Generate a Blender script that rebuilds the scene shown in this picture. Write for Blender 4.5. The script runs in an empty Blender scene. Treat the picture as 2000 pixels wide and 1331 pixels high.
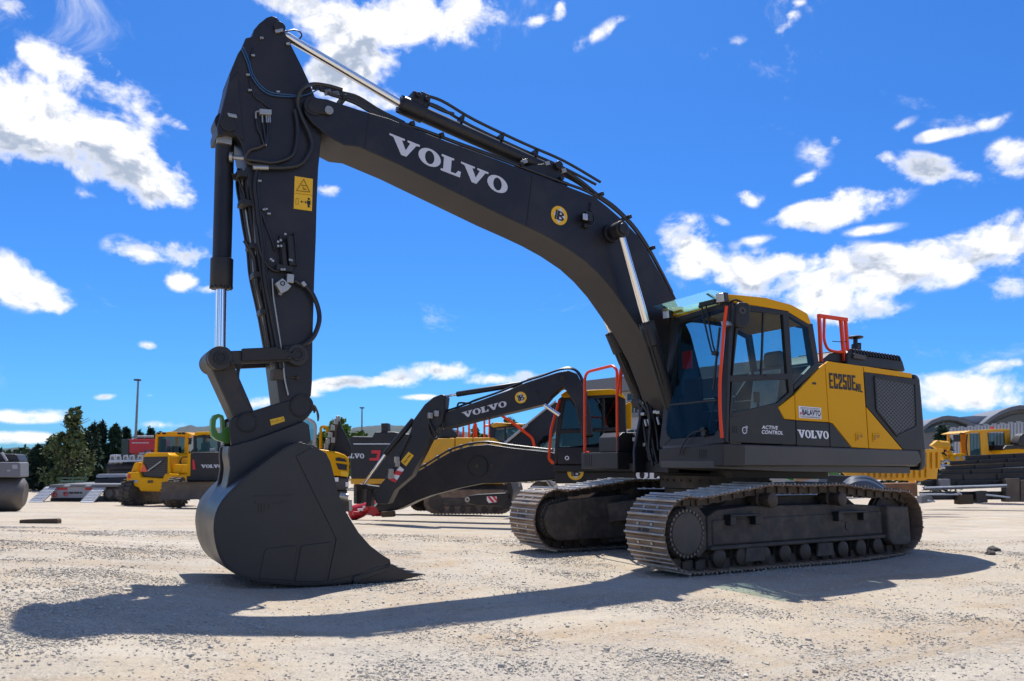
import bpy, math, random
from mathutils import Vector, Matrix, noise
random.seed(7)
R = math.radians
scene = bpy.context.scene
COL = scene.collection

# ------------------------------------------------------------------ survey camera (real pose, metres)
CAM = Vector((7.63608507, 7.57227263, 1.10531965))
YAW, PIT, ROL, F = 4.18233731, .165639279, .0134117934, 1474.06637
FW = Vector((math.cos(PIT)*math.cos(YAW), math.cos(PIT)*math.sin(YAW), math.sin(PIT)))
RT = Vector((math.sin(YAW), -math.cos(YAW), 0)); UPV = RT.cross(FW)
R2 = RT*math.cos(ROL) + UPV*math.sin(ROL); U2 = UPV*math.cos(ROL) - RT*math.sin(ROL)
FH = Vector((math.cos(YAW), math.sin(YAW), 0))
Z = Vector((0, 0, 1)); X = Vector((1, 0, 0)); Y = Vector((0, 1, 0))

def ray(px, py): return FW + R2*((px-1000)/F) - U2*((py-665.5)/F)
def at(px, py, d):                      # point at depth d along the optical axis
    return CAM + ray(px, py)*d
def on(px, py, P, n):                   # point where a sight line meets a plane
    v = ray(px, py); return CAM + v*((P-CAM).dot(n)/v.dot(n))
def sy(y, *pts): return [on(a, b, Vector((0, y, 0)), Y) for a, b in pts]
def sy1(px, py, y): return on(px, py, Vector((0, y, 0)), Y)

class VPlane:                           # a vertical plane through a surveyed point, turned by yaw degrees
    def __init__(s, px, py, d, yaw=0):
        s.O = at(px, py, d); a = R(yaw); s.d = d
        s.u = RT*math.cos(a) + FH*math.sin(a); s.n = FH*math.cos(a) - RT*math.sin(a)
    def __call__(s, px, py, off=0): return on(px, py, s.O + s.n*off, s.n)
    def poly(s, pts, off=0): return [s(a, b, off) for a, b in pts]
    def px(s, n): return n*s.d/F

# ------------------------------------------------------------------ terrain
def smst(a, b, v):
    t = max(0.0, min(1.0, (v-a)/(b-a))); return t*t*(3-2*t)
def ground_z(x, y):
    p = Vector((x, y, 0)) - Vector((CAM.x, CAM.y, 0))
    f = p.dot(FH); r = p.dot(RT)
    side = r/max(f, 6.0)
    t = min(1.0, max(0.0, (f-12.5)/23.0)); t = t*t*(3-2*t)*.5 + t*.5
    k = 1.0 if side < .1 else max(.35, 1.0-(side-.1)*1.4)
    z = -.86*t*k
    q = max(0.0, min(1.0, (13.5-f)/5.0))
    if q > 0:
        z += .24*q*smst(5.6, 8.3, x)*smst(5.4, 2.6, y)
        z += q*.11*smst(-1.3, -2.5, x)
    if f < 14:
        z += (.25+.75*q)*(.018*(noise.noise(Vector((x*.55, y*.55, 3))))+.008*noise.noise(Vector((x*1.7, y*1.7, 9))))
    return z

# ------------------------------------------------------------------ mesh builder
class MB:
    def __init__(s): s.v = []; s.f = []; s.m = []; s.g = []
    def add(s, vs, fs, m=0):
        o = len(s.v); s.v += [Vector(v) for v in vs]
        f0 = len(s.f)
        for f in fs: s.f.append([i+o for i in f]); s.m.append(m)
        s.g.append((o, len(s.v), f0, len(s.f)))
        return s
    def prism(s, pts, vec, m=0):
        n = len(pts); vec = Vector(vec); pts = [Vector(p) for p in pts]
        nr = Vector((0, 0, 0))
        for i in range(n): nr += pts[i].cross(pts[(i+1) % n])
        if nr.dot(vec) > 0: pts = pts[::-1]
        vs = pts + [p+vec for p in pts]
        fs = [list(range(n)), [2*n-1-i for i in range(n)]]
        fs += [[(i+1) % n, i, n+i, n+(i+1) % n] for i in range(n)]
        return s.add(vs, fs, m)
    def box(s, c, size, rot=None, m=0):
        a, b, d = [q/2 for q in size]; c = Vector(c)
        vs = [Vector((x, y, z)) for x in (-a, a) for y in (-b, b) for z in (-d, d)]
        if rot is not None: vs = [rot @ v for v in vs]
        return s.add([v+c for v in vs], [[0, 1, 3, 2], [4, 6, 7, 5], [0, 4, 5, 1], [2, 3, 7, 6], [0, 2, 6, 4], [1, 5, 7, 3]], m)
    def bx(s, x0, x1, y0, y1, z0, z1, m=0):
        return s.box(((x0+x1)/2, (y0+y1)/2, (z0+z1)/2), (abs(x1-x0), abs(y1-y0), abs(z1-z0)), None, m)
    def beam(s, p, q, w, h, up=Z, m=0):
        p = Vector(p); q = Vector(q); d = (q-p); L = d.length; d.normalize()
        a = d.cross(up)
        if a.length < 1e-4: a = d.cross(X)
        a.normalize(); b = a.cross(d)
        rot = Matrix((d, a, b)).transposed()
        return s.box((p+q)/2, (L, w, h), rot, m)
    def cyl(s, p, q, r, r2=None, n=20, m=0, cap=True):
        p = Vector(p); q = Vector(q); r2 = r if r2 is None else r2
        d = (q-p).normalized(); a = d.orthogonal().normalized(); b = d.cross(a)
        vs = []
        for c, rr in ((p, r), (q, r2)):
            for i in range(n):
                t = 2*math.pi*i/n; vs.append(c + a*(rr*math.cos(t)) + b*(rr*math.sin(t)))
        fs = [[i, (i+1) % n, n+(i+1) % n, n+i] for i in range(n)]
        if cap: fs += [list(range(n))[::-1], list(range(n, 2*n))]
        return s.add(vs, fs, m)
    def lathe(s, p, axis, prof, n=28, m=0):    # prof: (distance along axis, radius)
        p = Vector(p); d = Vector(axis).normalized(); a = d.orthogonal().normalized(); b = d.cross(a)
        vs = []; k = len(prof)
        for h, rr in prof:
            for i in range(n):
                t = 2*math.pi*i/n; vs.append(p + d*h + a*(rr*math.cos(t)) + b*(rr*math.sin(t)))
        fs = []
        for j in range(k-1):
            for i in range(n): fs.append([j*n+i, j*n+(i+1) % n, (j+1)*n+(i+1) % n, (j+1)*n+i])
        fs += [list(range(n))[::-1], list(range((k-1)*n, k*n))]
        return s.add(vs, fs, m)
    def tube(s, pts, r, n=8, m=0, sub=5):
        pts = [Vector(p) for p in pts]
        if len(pts) > 2 and sub > 1:
            q = []
            for i in range(len(pts)-1):
                p0 = pts[max(i-1, 0)]; p1 = pts[i]; p2 = pts[i+1]; p3 = pts[min(i+2, len(pts)-1)]
                for k in range(sub):
                    t = k/sub
                    q.append(.5*((2*p1)+(p2-p0)*t+(2*p0-5*p1+4*p2-p3)*t*t+(3*p1-p0-3*p2+p3)*t*t*t))
            q.append(pts[-1]); pts = q
        prev = None; rings = []
        for i, p in enumerate(pts):
            d = (pts[min(i+1, len(pts)-1)]-pts[max(i-1, 0)]).normalized()
            a = d.orthogonal() if prev is None else prev-d*prev.dot(d)
            if a.length < 1e-6: a = d.orthogonal()
            a.normalize(); prev = a; b = d.cross(a)
            rings.append([p+a*(r*math.cos(2*math.pi*j/n))+b*(r*math.sin(2*math.pi*j/n)) for j in range(n)])
        vs = [v for g in rings for v in g]; fs = []
        for i in range(len(rings)-1):
            for j in range(n): fs.append([i*n+j, i*n+(j+1) % n, (i+1)*n+(j+1) % n, (i+1)*n+j])
        fs += [list(range(n))[::-1], list(range((len(rings)-1)*n, len(rings)*n))]
        return s.add(vs, fs, m)
    def bend(s, pts, r, rad=.08, n=10, m=0):    # pipe with rounded corners
        pts = [Vector(p) for p in pts]; q = [pts[0]]
        for i in range(1, len(pts)-1):
            a = (pts[i-1]-pts[i]); b = (pts[i+1]-pts[i]); k = min(rad, a.length*.45, b.length*.45)
            a = pts[i]+a.normalized()*k; b = pts[i]+b.normalized()*k
            for t in (0, .25, .5, .75, 1): q.append(a*(1-t)**2+pts[i]*2*t*(1-t)+b*t*t)
        q.append(pts[-1]); return s.tube(q, r, n, m, 1)
    def ring(s, c, n, r0, r1, t, seg=32, m=0):
        c = Vector(c); n = Vector(n).normalized(); a = n.orthogonal().normalized(); b = n.cross(a); vs = []
        for r_, h in ((r0, 0), (r1, 0), (r1, t), (r0, t)):
            for i in range(seg):
                th = 2*math.pi*i/seg; vs.append(c+a*(r_*math.cos(th))+b*(r_*math.sin(th))+n*h)
        fs = []
        for k in range(4):
            for i in range(seg): fs.append([k*seg+i, k*seg+(i+1) % seg, ((k+1) % 4)*seg+(i+1) % seg, ((k+1) % 4)*seg+i])
        return s.add(vs, fs, m)

import bmesh
SPLIT = {'guide_link', 'link_pin', 'coupler_pin', 'hose_clamp', 'hose_fitting', 'pipe_clamp', 'cylinder_bracket', 'wear_plate', 'panel_latch', 'hose_clip', 'boom_bracket', 'tail_vent', 'red_stripe', 'pipe_clamp', 'step_slot', 'visor_bracket', 'control_lever', 'bucket_ear', 'engine_cover', 'window_pane', 'cab_window', 'tail_lamp', 'tail_sticker', 'fender', 'deck_plate', 'mudguard', 'handrail', 'container_leg', 'arm_bracket', 'frame_label', 'arm_pin', 'hub_pin', 'pin_cap', 'grease_block', 'hose_coupling', 'hydraulic_hose', 'hydraulic_pipe', 'hose_end', 'coupler_label', 'blade_fitting', 'speed_disc', 'wiper', 'boom_pipe', 'hydraulic_accumulator', 'chassis', 'roof_pipe', 'rear_lamp', 'sill_band', 'wall_cap', 'cab_interior', 'roof_rib', 'support_post', 'cylinder_pipe', 'side_panel', 'weld_seam', 'chain_guide', 'latch_recess', 'bolt', 'roof_lamp'}
def clusters(mb):
    gs = mb.g; bbs = []
    for v0, v1, f0, f1 in gs:
        vs = mb.v[v0:v1]; bbs.append([min(v[i] for v in vs)-.002 for i in range(3)]+[max(v[i] for v in vs)+.002 for i in range(3)])
    lab = list(range(len(gs)))
    def find(i):
        while lab[i] != i: i = lab[i]
        return i
    for i in range(len(gs)):
        for j in range(i):
            a, b = bbs[i], bbs[j]
            if all(a[k] <= b[k+3] and b[k] <= a[k+3] for k in range(3)): lab[find(i)] = find(j)
    out = {}
    for i in range(len(gs)): out.setdefault(find(i), []).append(i)
    return list(out.values())
def part(name, mb, mat, parent=None, bevel=0.0, smooth=35, seg=2):
    if name in SPLIT and parent is not None and len(mb.g) > 1:
        cl = clusters(mb)
        if 1 < len(cl) <= 40:
            first = None
            for c in cl:
                nb = MB()
                for gi in c:
                    v0, v1, f0, f1 = mb.g[gi]; nb.add(mb.v[v0:v1], [[i-v0 for i in f] for f in mb.f[f0:f1]]); nb.m[-(f1-f0):] = mb.m[f0:f1]
                o = part_one(name, nb, mat, parent, bevel, smooth, seg); first = first or o
            return first
    return part_one(name, mb, mat, parent, bevel, smooth, seg)
def part_one(name, mb, mat, parent=None, bevel=0.0, smooth=35, seg=2):
    me = bpy.data.meshes.new(name)
    me.from_pydata([tuple(v) for v in mb.v], [], mb.f)
    mats = mat if isinstance(mat, (list, tuple)) else [mat]
    for q in mats: me.materials.append(q)
    me.polygons.foreach_set('material_index', mb.m)
    bm = bmesh.new(); bm.from_mesh(me)
    bmesh.ops.recalc_face_normals(bm, faces=bm.faces)
    bm.to_mesh(me); bm.free()
    if smooth:
        me.polygons.foreach_set('use_smooth', [True]*len(me.polygons))
        me.set_sharp_from_angle(angle=R(smooth))
    o = bpy.data.objects.new(name, me); COL.objects.link(o)
    if bevel:
        md = o.modifiers.new('edge_bevel', 'BEVEL'); md.width = bevel; md.segments = seg
        md.limit_method = 'ANGLE'; md.angle_limit = R(40); md.use_clamp_overlap = True; md.harden_normals = bool(smooth)
    if parent is not None:
        o.parent = parent; o.matrix_parent_inverse = PINV[parent.name]
    PINV[o.name] = Matrix.Identity(4) if parent is None else Matrix.Identity(4)
    return o
PINV = {}
def thing(name, label, cat, loc, group=None):
    o = bpy.data.objects.new(name, None); COL.objects.link(o)
    o.location = loc; o.empty_display_size = .3
    o['label'] = label; o['category'] = cat
    if group: o['group'] = group
    PINV[o.name] = Matrix.Translation(Vector(loc)).inverted()
    return o
def tag(o, label=None, cat=None, group=None, kind=None):
    if label: o['label'] = label
    if cat: o['category'] = cat
    if group: o['group'] = group
    if kind: o['kind'] = kind
    return o

# ------------------------------------------------------------------ materials
def nodes_of(m): m.use_nodes = True; return m.node_tree.nodes, m.node_tree.links
def mat(name, col, rough=.5, metal=0.0, var=.12, vscale=6.0, bump=.0, bscale=60.0, dirt=None, dirt_amt=.35, dscale=2.2, spec=.5, coat=0.0):
    m = bpy.data.materials.new(name); N, L = nodes_of(m); b = N['Principled BSDF']
    b.inputs['Roughness'].default_value = rough; b.inputs['Metallic'].default_value = metal
    b.inputs['Specular IOR Level'].default_value = spec; b.inputs['Coat Weight'].default_value = coat
    b.inputs['Coat Roughness'].default_value = .12
    tc = N.new('ShaderNodeTexCoord')
    nz = N.new('ShaderNodeTexNoise'); nz.inputs['Scale'].default_value = vscale; nz.inputs['Detail'].default_value = 6
    L.new(tc.outputs['Object'], nz.inputs['Vector'])
    mx = N.new('ShaderNodeMix'); mx.data_type = 'RGBA'
    c = Vector(col)
    mx.inputs['A'].default_value = (*(c*(1-var)), 1); mx.inputs['B'].default_value = (*(c*(1+var)), 1)
    L.new(nz.outputs['Fac'], mx.inputs['Factor'])
    out = mx.outputs['Result']
    if dirt:
        n2 = N.new('ShaderNodeTexNoise'); n2.inputs['Scale'].default_value = dscale; n2.inputs['Detail'].default_value = 9; n2.inputs['Roughness'].default_value = .68
        L.new(tc.outputs['Object'], n2.inputs['Vector'])
        mr = N.new('ShaderNodeMapRange'); mr.inputs['From Min'].default_value = .45; mr.inputs['From Max'].default_value = .75
        mr.inputs['To Max'].default_value = dirt_amt; L.new(n2.outputs['Fac'], mr.inputs['Value'])
        m2 = N.new('ShaderNodeMix'); m2.data_type = 'RGBA'; m2.inputs['B'].default_value = (*dirt, 1)
        L.new(out, m2.inputs['A']); L.new(mr.outputs['Result'], m2.inputs['Factor']); out = m2.outputs['Result']
        m3 = N.new('ShaderNodeMapRange'); m3.inputs['To Min'].default_value = rough; m3.inputs['To Max'].default_value = min(1, rough+.35)
        L.new(mr.outputs['Result'], m3.inputs['Value']); L.new(m3.outputs['Result'], b.inputs['Roughness'])
    L.new(out, b.inputs['Base Color'])
    if bump:
        n3 = N.new('ShaderNodeTexNoise'); n3.inputs['Scale'].default_value = bscale; n3.inputs['Detail'].default_value = 4
        L.new(tc.outputs['Object'], n3.inputs['Vector'])
        bp = N.new('ShaderNodeBump'); bp.inputs['Strength'].default_value = bump; bp.inputs['Distance'].default_value = .01
        L.new(n3.outputs['Fac'], bp.inputs['Height']); L.new(bp.outputs['Normal'], b.inputs['Normal'])
    return m

def glass(name, tint=(.55, .68, .68), gloss=.06, rough=.02):
    m = bpy.data.materials.new(name); N, L = nodes_of(m)
    N.remove(N['Principled BSDF']); out = N['Material Output']
    tr = N.new('ShaderNodeBsdfTransparent'); tr.inputs['Color'].default_value = (*tint, 1)
    gl = N.new('ShaderNodeBsdfGlossy'); gl.inputs['Roughness'].default_value = rough; gl.inputs['Color'].default_value = (.62, .63, .64, 1)
    fr = N.new('ShaderNodeFresnel'); fr.inputs['IOR'].default_value = 1.5
    ad = N.new('ShaderNodeMath'); ad.operation = 'ADD'; ad.inputs[1].default_value = gloss
    sc = N.new('ShaderNodeMath'); sc.operation = 'MULTIPLY'; sc.inputs[1].default_value = .75; L.new(ad.outputs[0], sc.inputs[0])
    ge = N.new('ShaderNodeNewGeometry'); iv = N.new('ShaderNodeMath'); iv.operation = 'SUBTRACT'; iv.inputs[0].default_value = 1; L.new(ge.outputs['Backfacing'], iv.inputs[1]); ml = N.new('ShaderNodeMath'); ml.operation = 'MULTIPLY'
    mx = N.new('ShaderNodeMixShader')
    L.new(fr.outputs[0], ad.inputs[0]); L.new(sc.outputs[0], ml.inputs[0]); L.new(iv.outputs[0], ml.inputs[1]); L.new(ml.outputs[0], mx.inputs[0])
    L.new(tr.outputs[0], mx.inputs[1]); L.new(gl.outputs[0], mx.inputs[2]); L.new(mx.outputs[0], out.inputs['Surface'])
    return m

DUST = (.20, .165, .125)
M = {}
M['dark'] = mat('dark_grey_paint', (.014, .014, .0165), .44, 0, .14, 4, .02, 90, DUST, .10, 2.1, spec=.4)
M['dark_side'] = mat('dark_grey_panel_paint', (.0165, .0155, .0150), .48, 0, .1, 4, .12, 2.2, DUST, .10, 1.8, spec=.4)
M['skirt'] = mat('grey_skirt_paint', (.056, .052, .047), .5, 0, .1, 3, .02, 120, DUST, .22, 1.1)
M['boom'] = mat('boom_paint', (.0135, .0135, .019), .42, 0, .14, 3, .16, 2.6, DUST, .12, 1.4, spec=.4)
M['stickp'] = mat('stick_paint', (.0135, .0135, .0185), .42, 0, .14, 3, .16, 2.6, DUST, .10, 1.6, spec=.4)
M['bucket'] = mat('bucket_paint', (.025, .0245, .026), .36, 0, .14, 4, .16, 3.0, (.068, .062, .056), .5, 1.3, spec=.4)
M['link'] = mat('linkage_paint', (.024, .022, .021), .5, 0, .25, 6, .1, 30, (.10, .068, .042), .6, 4)
M['yellow'] = mat('yellow_paint', (.74, .35, .0015), .34, 0, .03, 2, .12, 2.0, (.52, .26, .012), .13, 1.6, spec=.12)
M['yellow2'] = mat('weathered_yellow_paint', (.74, .36, .008), .5, 0, .08, 3, .02, 80, (.30, .2, .09), .35, 1.3)
M['orange'] = mat('orange_rail_paint', (.80, .065, .008), .4, 0, .06, 6, .0, 60, (.5, .06, .02), .2, 5, spec=.3)
M['chrome'] = mat('chrome_rod', (.80, .80, .80), .12, 1, .02)
M['steel'] = mat('bare_steel', (.45, .44, .43), .38, .9, .2, 9)
M['zinc'] = mat('zinc_fitting', (.40, .39, .36), .4, .75, .15, 20)
M['black'] = mat('black_rubber', (.012, .012, .013), .5, 0, .2, 12)
M['hose'] = mat('hose_rubber', (.016, .016, .018), .38, 0, .2, 25)
M['white'] = mat('white_decal', (.80, .80, .82), .45, 0, .02)
M['decalgrey'] = mat('silver_decal', (.60, .61, .66), .45, 0, .03)
M['ydecal'] = mat('yellow_decal', (.85, .47, .01), .45, 0, .03)
M['bdecal'] = mat('black_decal', (.012, .011, .012), .5, 0, .02)
M['red'] = mat('red_paint', (.45, .012, .02), .4, 0, .1, 5)
M['redclean'] = mat('red_decal', (.62, .02, .03), .45, 0, .03)
M['blue'] = mat('blue_hose', (.02, .085, .20), .4, 0, .1)
M['green'] = mat('green_paint', (.055, .20, .015), .35, 0, .1, 8, .02, 80)
M['shoe'] = mat('track_shoe_rust', (.20, .128, .080), .75, .15, .4, 9, .35, 45, (.40, .31, .22), .75, 4)
M['grouser'] = mat('worn_grouser_steel', (.42, .40, .37), .42, .6, .25, 18, .15, 60, (.33, .22, .13), .7, 6)
M['tframe'] = mat('dusty_track_frame', (.070, .060, .050), .75, 0, .35, 7, .2, 40, (.20, .155, .11), .65, 5, spec=.3)
M['troller'] = mat('greasy_roller_steel', (.075, .058, .044), .6, .4, .3, 8, .2, 50, (.14, .10, .07), .7, 5)
M['glass'] = glass('cab_glass', (.76, .85, .85), .02)
M['wglass'] = glass('windscreen_glass', (.66, .74, .76), .0)
M['dglass'] = glass('dark_machine_glass', (.50, .58, .57), .06)
def dusty_glass(name, tint, film, k):
    m = glass(name, tint, .06); N, L = nodes_of(m); out = N['Material Output']; src = out.inputs['Surface'].links[0].from_socket
    tl = N.new('ShaderNodeBsdfTranslucent'); tl.inputs['Color'].default_value = (*film, 1); mx = N.new('ShaderNodeMixShader'); mx.inputs[0].default_value = k
    L.new(src, mx.inputs[1]); L.new(tl.outputs[0], mx.inputs[2]); L.new(mx.outputs[0], out.inputs['Surface']); return m
M['visor'] = dusty_glass('green_visor_glass', (.84, .97, .945), (.50, .78, .72), .13)
M['lamp'] = mat('lamp_lens', (.55, .56, .56), .15, .4, .1)
M['seat'] = mat('seat_fabric', (.10, .11, .12), .9, 0, .2, 30)
M['seatw'] = mat('plastic_seat_cover', (.42, .46, .48), .35, 0, .25, 14)
M['cabin'] = mat('cab_interior_plastic', (.022, .023, .025), .7)
M['rust'] = mat('rusted_plate', (.20, .10, .05), .85, .1, .35, 7, .3, 40, (.10, .06, .04), .7, 3)
M['concrete'] = mat('grey_concrete', (.33, .33, .32), .85, 0, .12, 3, .1, 40)
M['tyre'] = mat('dusty_tyre_rubber', (.05, .046, .04), .85, 0, .3, 9, .1, 50, (.20, .165, .12), .5, 4)
M['galv'] = mat('galvanised_ramp', (.52, .54, .57), .45, .5, .15, 9)
M['wood'] = mat('old_dark_timber', (.075, .055, .035), .9, 0, .4, 14, .4, 40)
M['lwood'] = mat('pale_plank', (.30, .20, .12), .85, 0, .3, 12)
M['beam'] = mat('dark_steel_beam', (.028, .029, .032), .5, .3, .3, 5, .05, 40, (.10, .075, .055), .4, 3)
M['roofmetal'] = mat('grey_roof_band', (.115, .125, .145), .5, .2, .08, .3)
M['facade'] = mat('grey_facade_panel', (.155, .16, .17), .6, 0, .08, .5)
M['facadel'] = mat('pale_facade_panel', (.34, .35, .37), .6, 0, .06, .5)
M['winblue'] = mat('office_window_glass', (.03, .045, .06), .08, 0, .3, .6)
M['palewall'] = mat('pale_corrugated_wall', (.42, .44, .46), .55, .1, .06, .4)
M['drum'] = mat('worn_drum_steel', (.13, .115, .10), .5, .5, .25, 4, .1, 30, (.22, .18, .14), .5, 3)
M['bladem'] = mat('muddy_blade', (.085, .07, .056), .7, .1, .3, 3, .2, 30, (.2, .155, .11), .6, 2)

def grille_mat():
    m = bpy.data.materials.new('expanded_metal_grille'); N, L = nodes_of(m); b = N['Principled BSDF']
    tc = N.new('ShaderNodeTexCoord'); sp = N.new('ShaderNodeSeparateXYZ'); L.new(tc.outputs['Object'], sp.inputs[0])
    def mth(op, a, b_=None):
        n = N.new('ShaderNodeMath'); n.operation = op
        for i, q in enumerate((a, b_)):
            if q is None: continue
            if isinstance(q, (int, float)): n.inputs[i].default_value = q
            else: L.new(q, n.inputs[i])
        return n.outputs[0]
    u = mth('MULTIPLY', sp.outputs['X'], math.pi/.080); v = mth('MULTIPLY', sp.outputs['Z'], math.pi/.050)
    a = mth('ABSOLUTE', mth('SINE', mth('ADD', u, v))); c = mth('ABSOLUTE', mth('SINE', mth('SUBTRACT', u, v)))
    d = mth('MINIMUM', a, c)
    mr = N.new('ShaderNodeMapRange'); mr.inputs['From Min'].default_value = .34; mr.inputs['From Max'].default_value = .46
    mr.inputs['To Min'].default_value = 1; mr.inputs['To Max'].default_value = 0; L.new(d, mr.inputs['Value'])
    mx = N.new('ShaderNodeMix'); mx.data_type = 'RGBA'; mx.inputs['A'].default_value = (.004, .004, .004, 1); mx.inputs['B'].default_value = (.10, .10, .10, 1)
    L.new(mr.outputs[0], mx.inputs['Factor']); L.new(mx.outputs['Result'], b.inputs['Base Color'])
    bp = N.new('ShaderNodeBump'); bp.inputs['Strength'].default_value = .6; bp.inputs['Distance'].default_value = .006
    L.new(mr.outputs[0], bp.inputs['Height']); L.new(bp.outputs[0], b.inputs['Normal']); b.inputs['Roughness'].default_value = .5
    return m
M['grille'] = grille_mat()

# ------------------------------------------------------------------ lettering
SERIF = {
 'V': [[(-.04, 1), (.50, 1), (.50, .90), (.40, .87), (.56, .36), (.70, .87), (.60, .90), (.60, 1), (1.04, 1), (1.04, .90), (.92, .86), (.60, 0), (.42, 0), (.10, .87), (-.04, .90)]],
 'L': [[(0, 1), (.62, 1), (.62, .89), (.50, .86), (.50, .13), (.74, .14), (.86, .36), (1, .36), (.97, 0), (0, 0), (0, .11), (.12, .14), (.12, .86), (0, .89)]],
 'E': [[(0, 1), (.92, 1), (.95, .68), (.83, .68), (.72, .86), (.50, .86), (.50, .58), (.68, .58), (.70, .68), (.78, .68), (.78, .34), (.70, .34), (.68, .45), (.50, .45), (.50, .14), (.74, .14), (.86, .34), (1, .34), (.96, 0), (0, 0), (0, .11), (.12, .14), (.12, .86), (0, .89)]],
}
SW = {'V': 1.22, 'O': 1.0, 'L': .92, 'E': .95}
def serif(mb, text, TL, TR, BL, n, t=.004, m=0):
    TL, TR, BL = Vector(TL), Vector(TR), Vector(BL); n = Vector(n).normalized()*t
    ux = TR-TL; uy = TL-BL
    tot = sum(SW[c] for c in text)*1.0 + .02*(len(text)-1); x = 0
    P = lambda a, b: BL + ux*(a/tot) + uy*b
    for c in text:
        w = SW[c]
        if c == 'O':
            k = 28; o = []; q = []
            for i in range(k):
                th = 2*math.pi*i/k
                o.append(P(x+w*(.5+.5*math.cos(th)), .5+.52*math.sin(th)))
                q.append(P(x+w*(.5+.21*math.cos(th)), .5+.40*math.sin(th)))
            vs = o+q+[v+n for v in o+q]
            fs = []
            for i in range(k):
                j = (i+1) % k
                fs += [[i, j, k+j, k+i], [2*k+i, 2*k+j, 3*k+j, 3*k+i], [i, j, 2*k+j, 2*k+i], [k+i, k+j, 3*k+j, 3*k+i]]
            mb.add(vs, fs, m)
        else:
            for pl in SERIF[c]: mb.prism([P(x+a*w, b) for a, b in pl], n, m)
        x += w+.02
    return mb
def lettering(mb, text, TL, TR, BL, n, t=.003, m=0, bold=.0, shear=0):
    cu = bpy.data.curves.new('lettering_curve', 'FONT'); cu.body = text; cu.offset = bold; cu.shear = shear; cu.resolution_u = 3
    ob = bpy.data.objects.new('lettering_tmp', cu); COL.objects.link(ob)
    dg = bpy.context.evaluated_depsgraph_get(); me = bpy.data.meshes.new_from_object(ob.evaluated_get(dg))
    vs = [v.co.copy() for v in me.vertices]; fs = [list(p.vertices) for p in me.polygons]
    bpy.data.objects.remove(ob); bpy.data.curves.remove(cu); bpy.data.meshes.remove(me)
    x0 = min(v.x for v in vs); x1 = max(v.x for v in vs); y0 = min(v.y for v in vs); y1 = max(v.y for v in vs)
    TL, TR, BL = Vector(TL), Vector(TR), Vector(BL); n = Vector(n).normalized()*t
    mb.add([BL+(TR-TL)*((v.x-x0)/(x1-x0))+(TL-BL)*((v.y-y0)/(y1-y0))+n for v in vs], fs, m)
    return mb
BLOCK = {   # condensed block capitals: rectangles (x0, y0, x1, y1)
 'E': [(0, 0, .34, 1), (.34, 0, 1, .15), (.34, .85, 1, 1), (.34, .43, .86, .57)],
 'C': [(0, .04, .36, .96), (.06, 0, .94, .17), (.06, .83, .94, 1), (.64, .66, 1, .96), (.64, .04, 1, .34)],
 '2': [(0, .64, .36, .96), (.06, .83, .94, 1), (.64, .52, 1, .96), (.0, .0, 1, .17), (.0, .10, .36, .34), (.14, .27, .5, .47), (.42, .40, .86, .60)],
 '5': [(0, .48, .36, 1), (.0, .83, 1, 1), (.0, .46, .94, .62), (.64, .04, 1, .58), (.06, 0, .94, .17), (0, .04, .36, .32)],
 '0': [(0, .04, .36, .96), (.64, .04, 1, .96), (.06, 0, .94, .17), (.06, .83, .94, 1)],
 'N': [(0, 0, .30, 1), (.70, 0, 1, 1), (.28, .52, .50, .86), (.48, .20, .72, .56)],
 'L': [(0, 0, .36, 1), (.36, 0, 1, .17)]}
def block(mb, text, TL, TR, BL, n, t=.003, gap=.24, m=0):
    TL, TR, BL = Vector(TL), Vector(TR), Vector(BL); n = Vector(n).normalized()
    k = len(text); w = 1/(k+(k-1)*gap)
    for i, c in enumerate(text):
        x0 = i*w*(1+gap)
        for j, (a, b, c2, d) in enumerate(BLOCK[c]):
            q = [BL+(TR-TL)*(x0+u*w)+(TL-BL)*v for u, v in ((a, b), (c2, b), (c2, d), (a, d))]
            mb.prism(q, n*(t+j*.0002), m)
    return mb
def bold_b(mb, TL, TR, BL, n, t=.003, m=0):       # slab B with two leading strokes, as on the round badge
    TL, TR, BL = Vector(TL), Vector(TR), Vector(BL); n = Vector(n).normalized()*t
    P = lambda a, b: BL+(TR-TL)*a+(TL-BL)*b
    for pl in ([(.0, 1), (.16, 1), (.16, 0), (.0, 0)], [(.20, 1), (.46, 1), (.46, 0), (.20, 0)]):
        mb.prism([P(*q) for q in pl], n, m)
    for yb, h, w in ((.5, .5, .46), (0, .54, .52)):
        k = 10; o = []; q = []
        for i in range(k+1):
            th = math.pi*(i/k-.5)
            o.append((.46+w*math.cos(th), yb+h/2+h/2*math.sin(th))); q.append((.46+(w-.22)*math.cos(th), yb+h/2+(h/2-.13)*math.sin(th)))
        for i in range(k): mb.prism([P(*o[i]), P(*o[i+1]), P(*q[i+1]), P(*q[i])], n, m)
    return mb
def badge(px, py, r, P, n, up, right, parent, name='round_badge', cut=None):
    c = on(px, py, P, n); n = Vector(n).normalized()
    if n.dot(CAM-c) < 0: n = -n
    def poly(pts): return [c+right*(a*r)+up*(b*r) for a, b in pts]
    mb = MB(); mb.prism(poly([(math.cos(2*math.pi*i/32), math.sin(2*math.pi*i/32)) for i in range(32)]), n*.004, 0)
    o = part(name, mb, [M['ydecal']], parent)
    mb = MB(); mb.prism([p+n*.004 for p in poly([(.05, .86), (.75, .02), (.05, -.86), (-.70, .02)])], n*.002)
    part('badge_diamond', mb, M['decalgrey'], o)
    mb = MB(); bold_b(mb, c+n*.006+right*(-.50*r)+up*(.48*r), c+n*.006+right*(.62*r)+up*(.48*r), c+n*.006+right*(-.50*r)-up*(.52*r), n, .002)
    part('badge_letter', mb, M['bdecal'], o)
    return o
SKYTINT = (.28, .735, 1.36, 1); EXPOSURE = .38; CLOUD = 10.2
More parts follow.
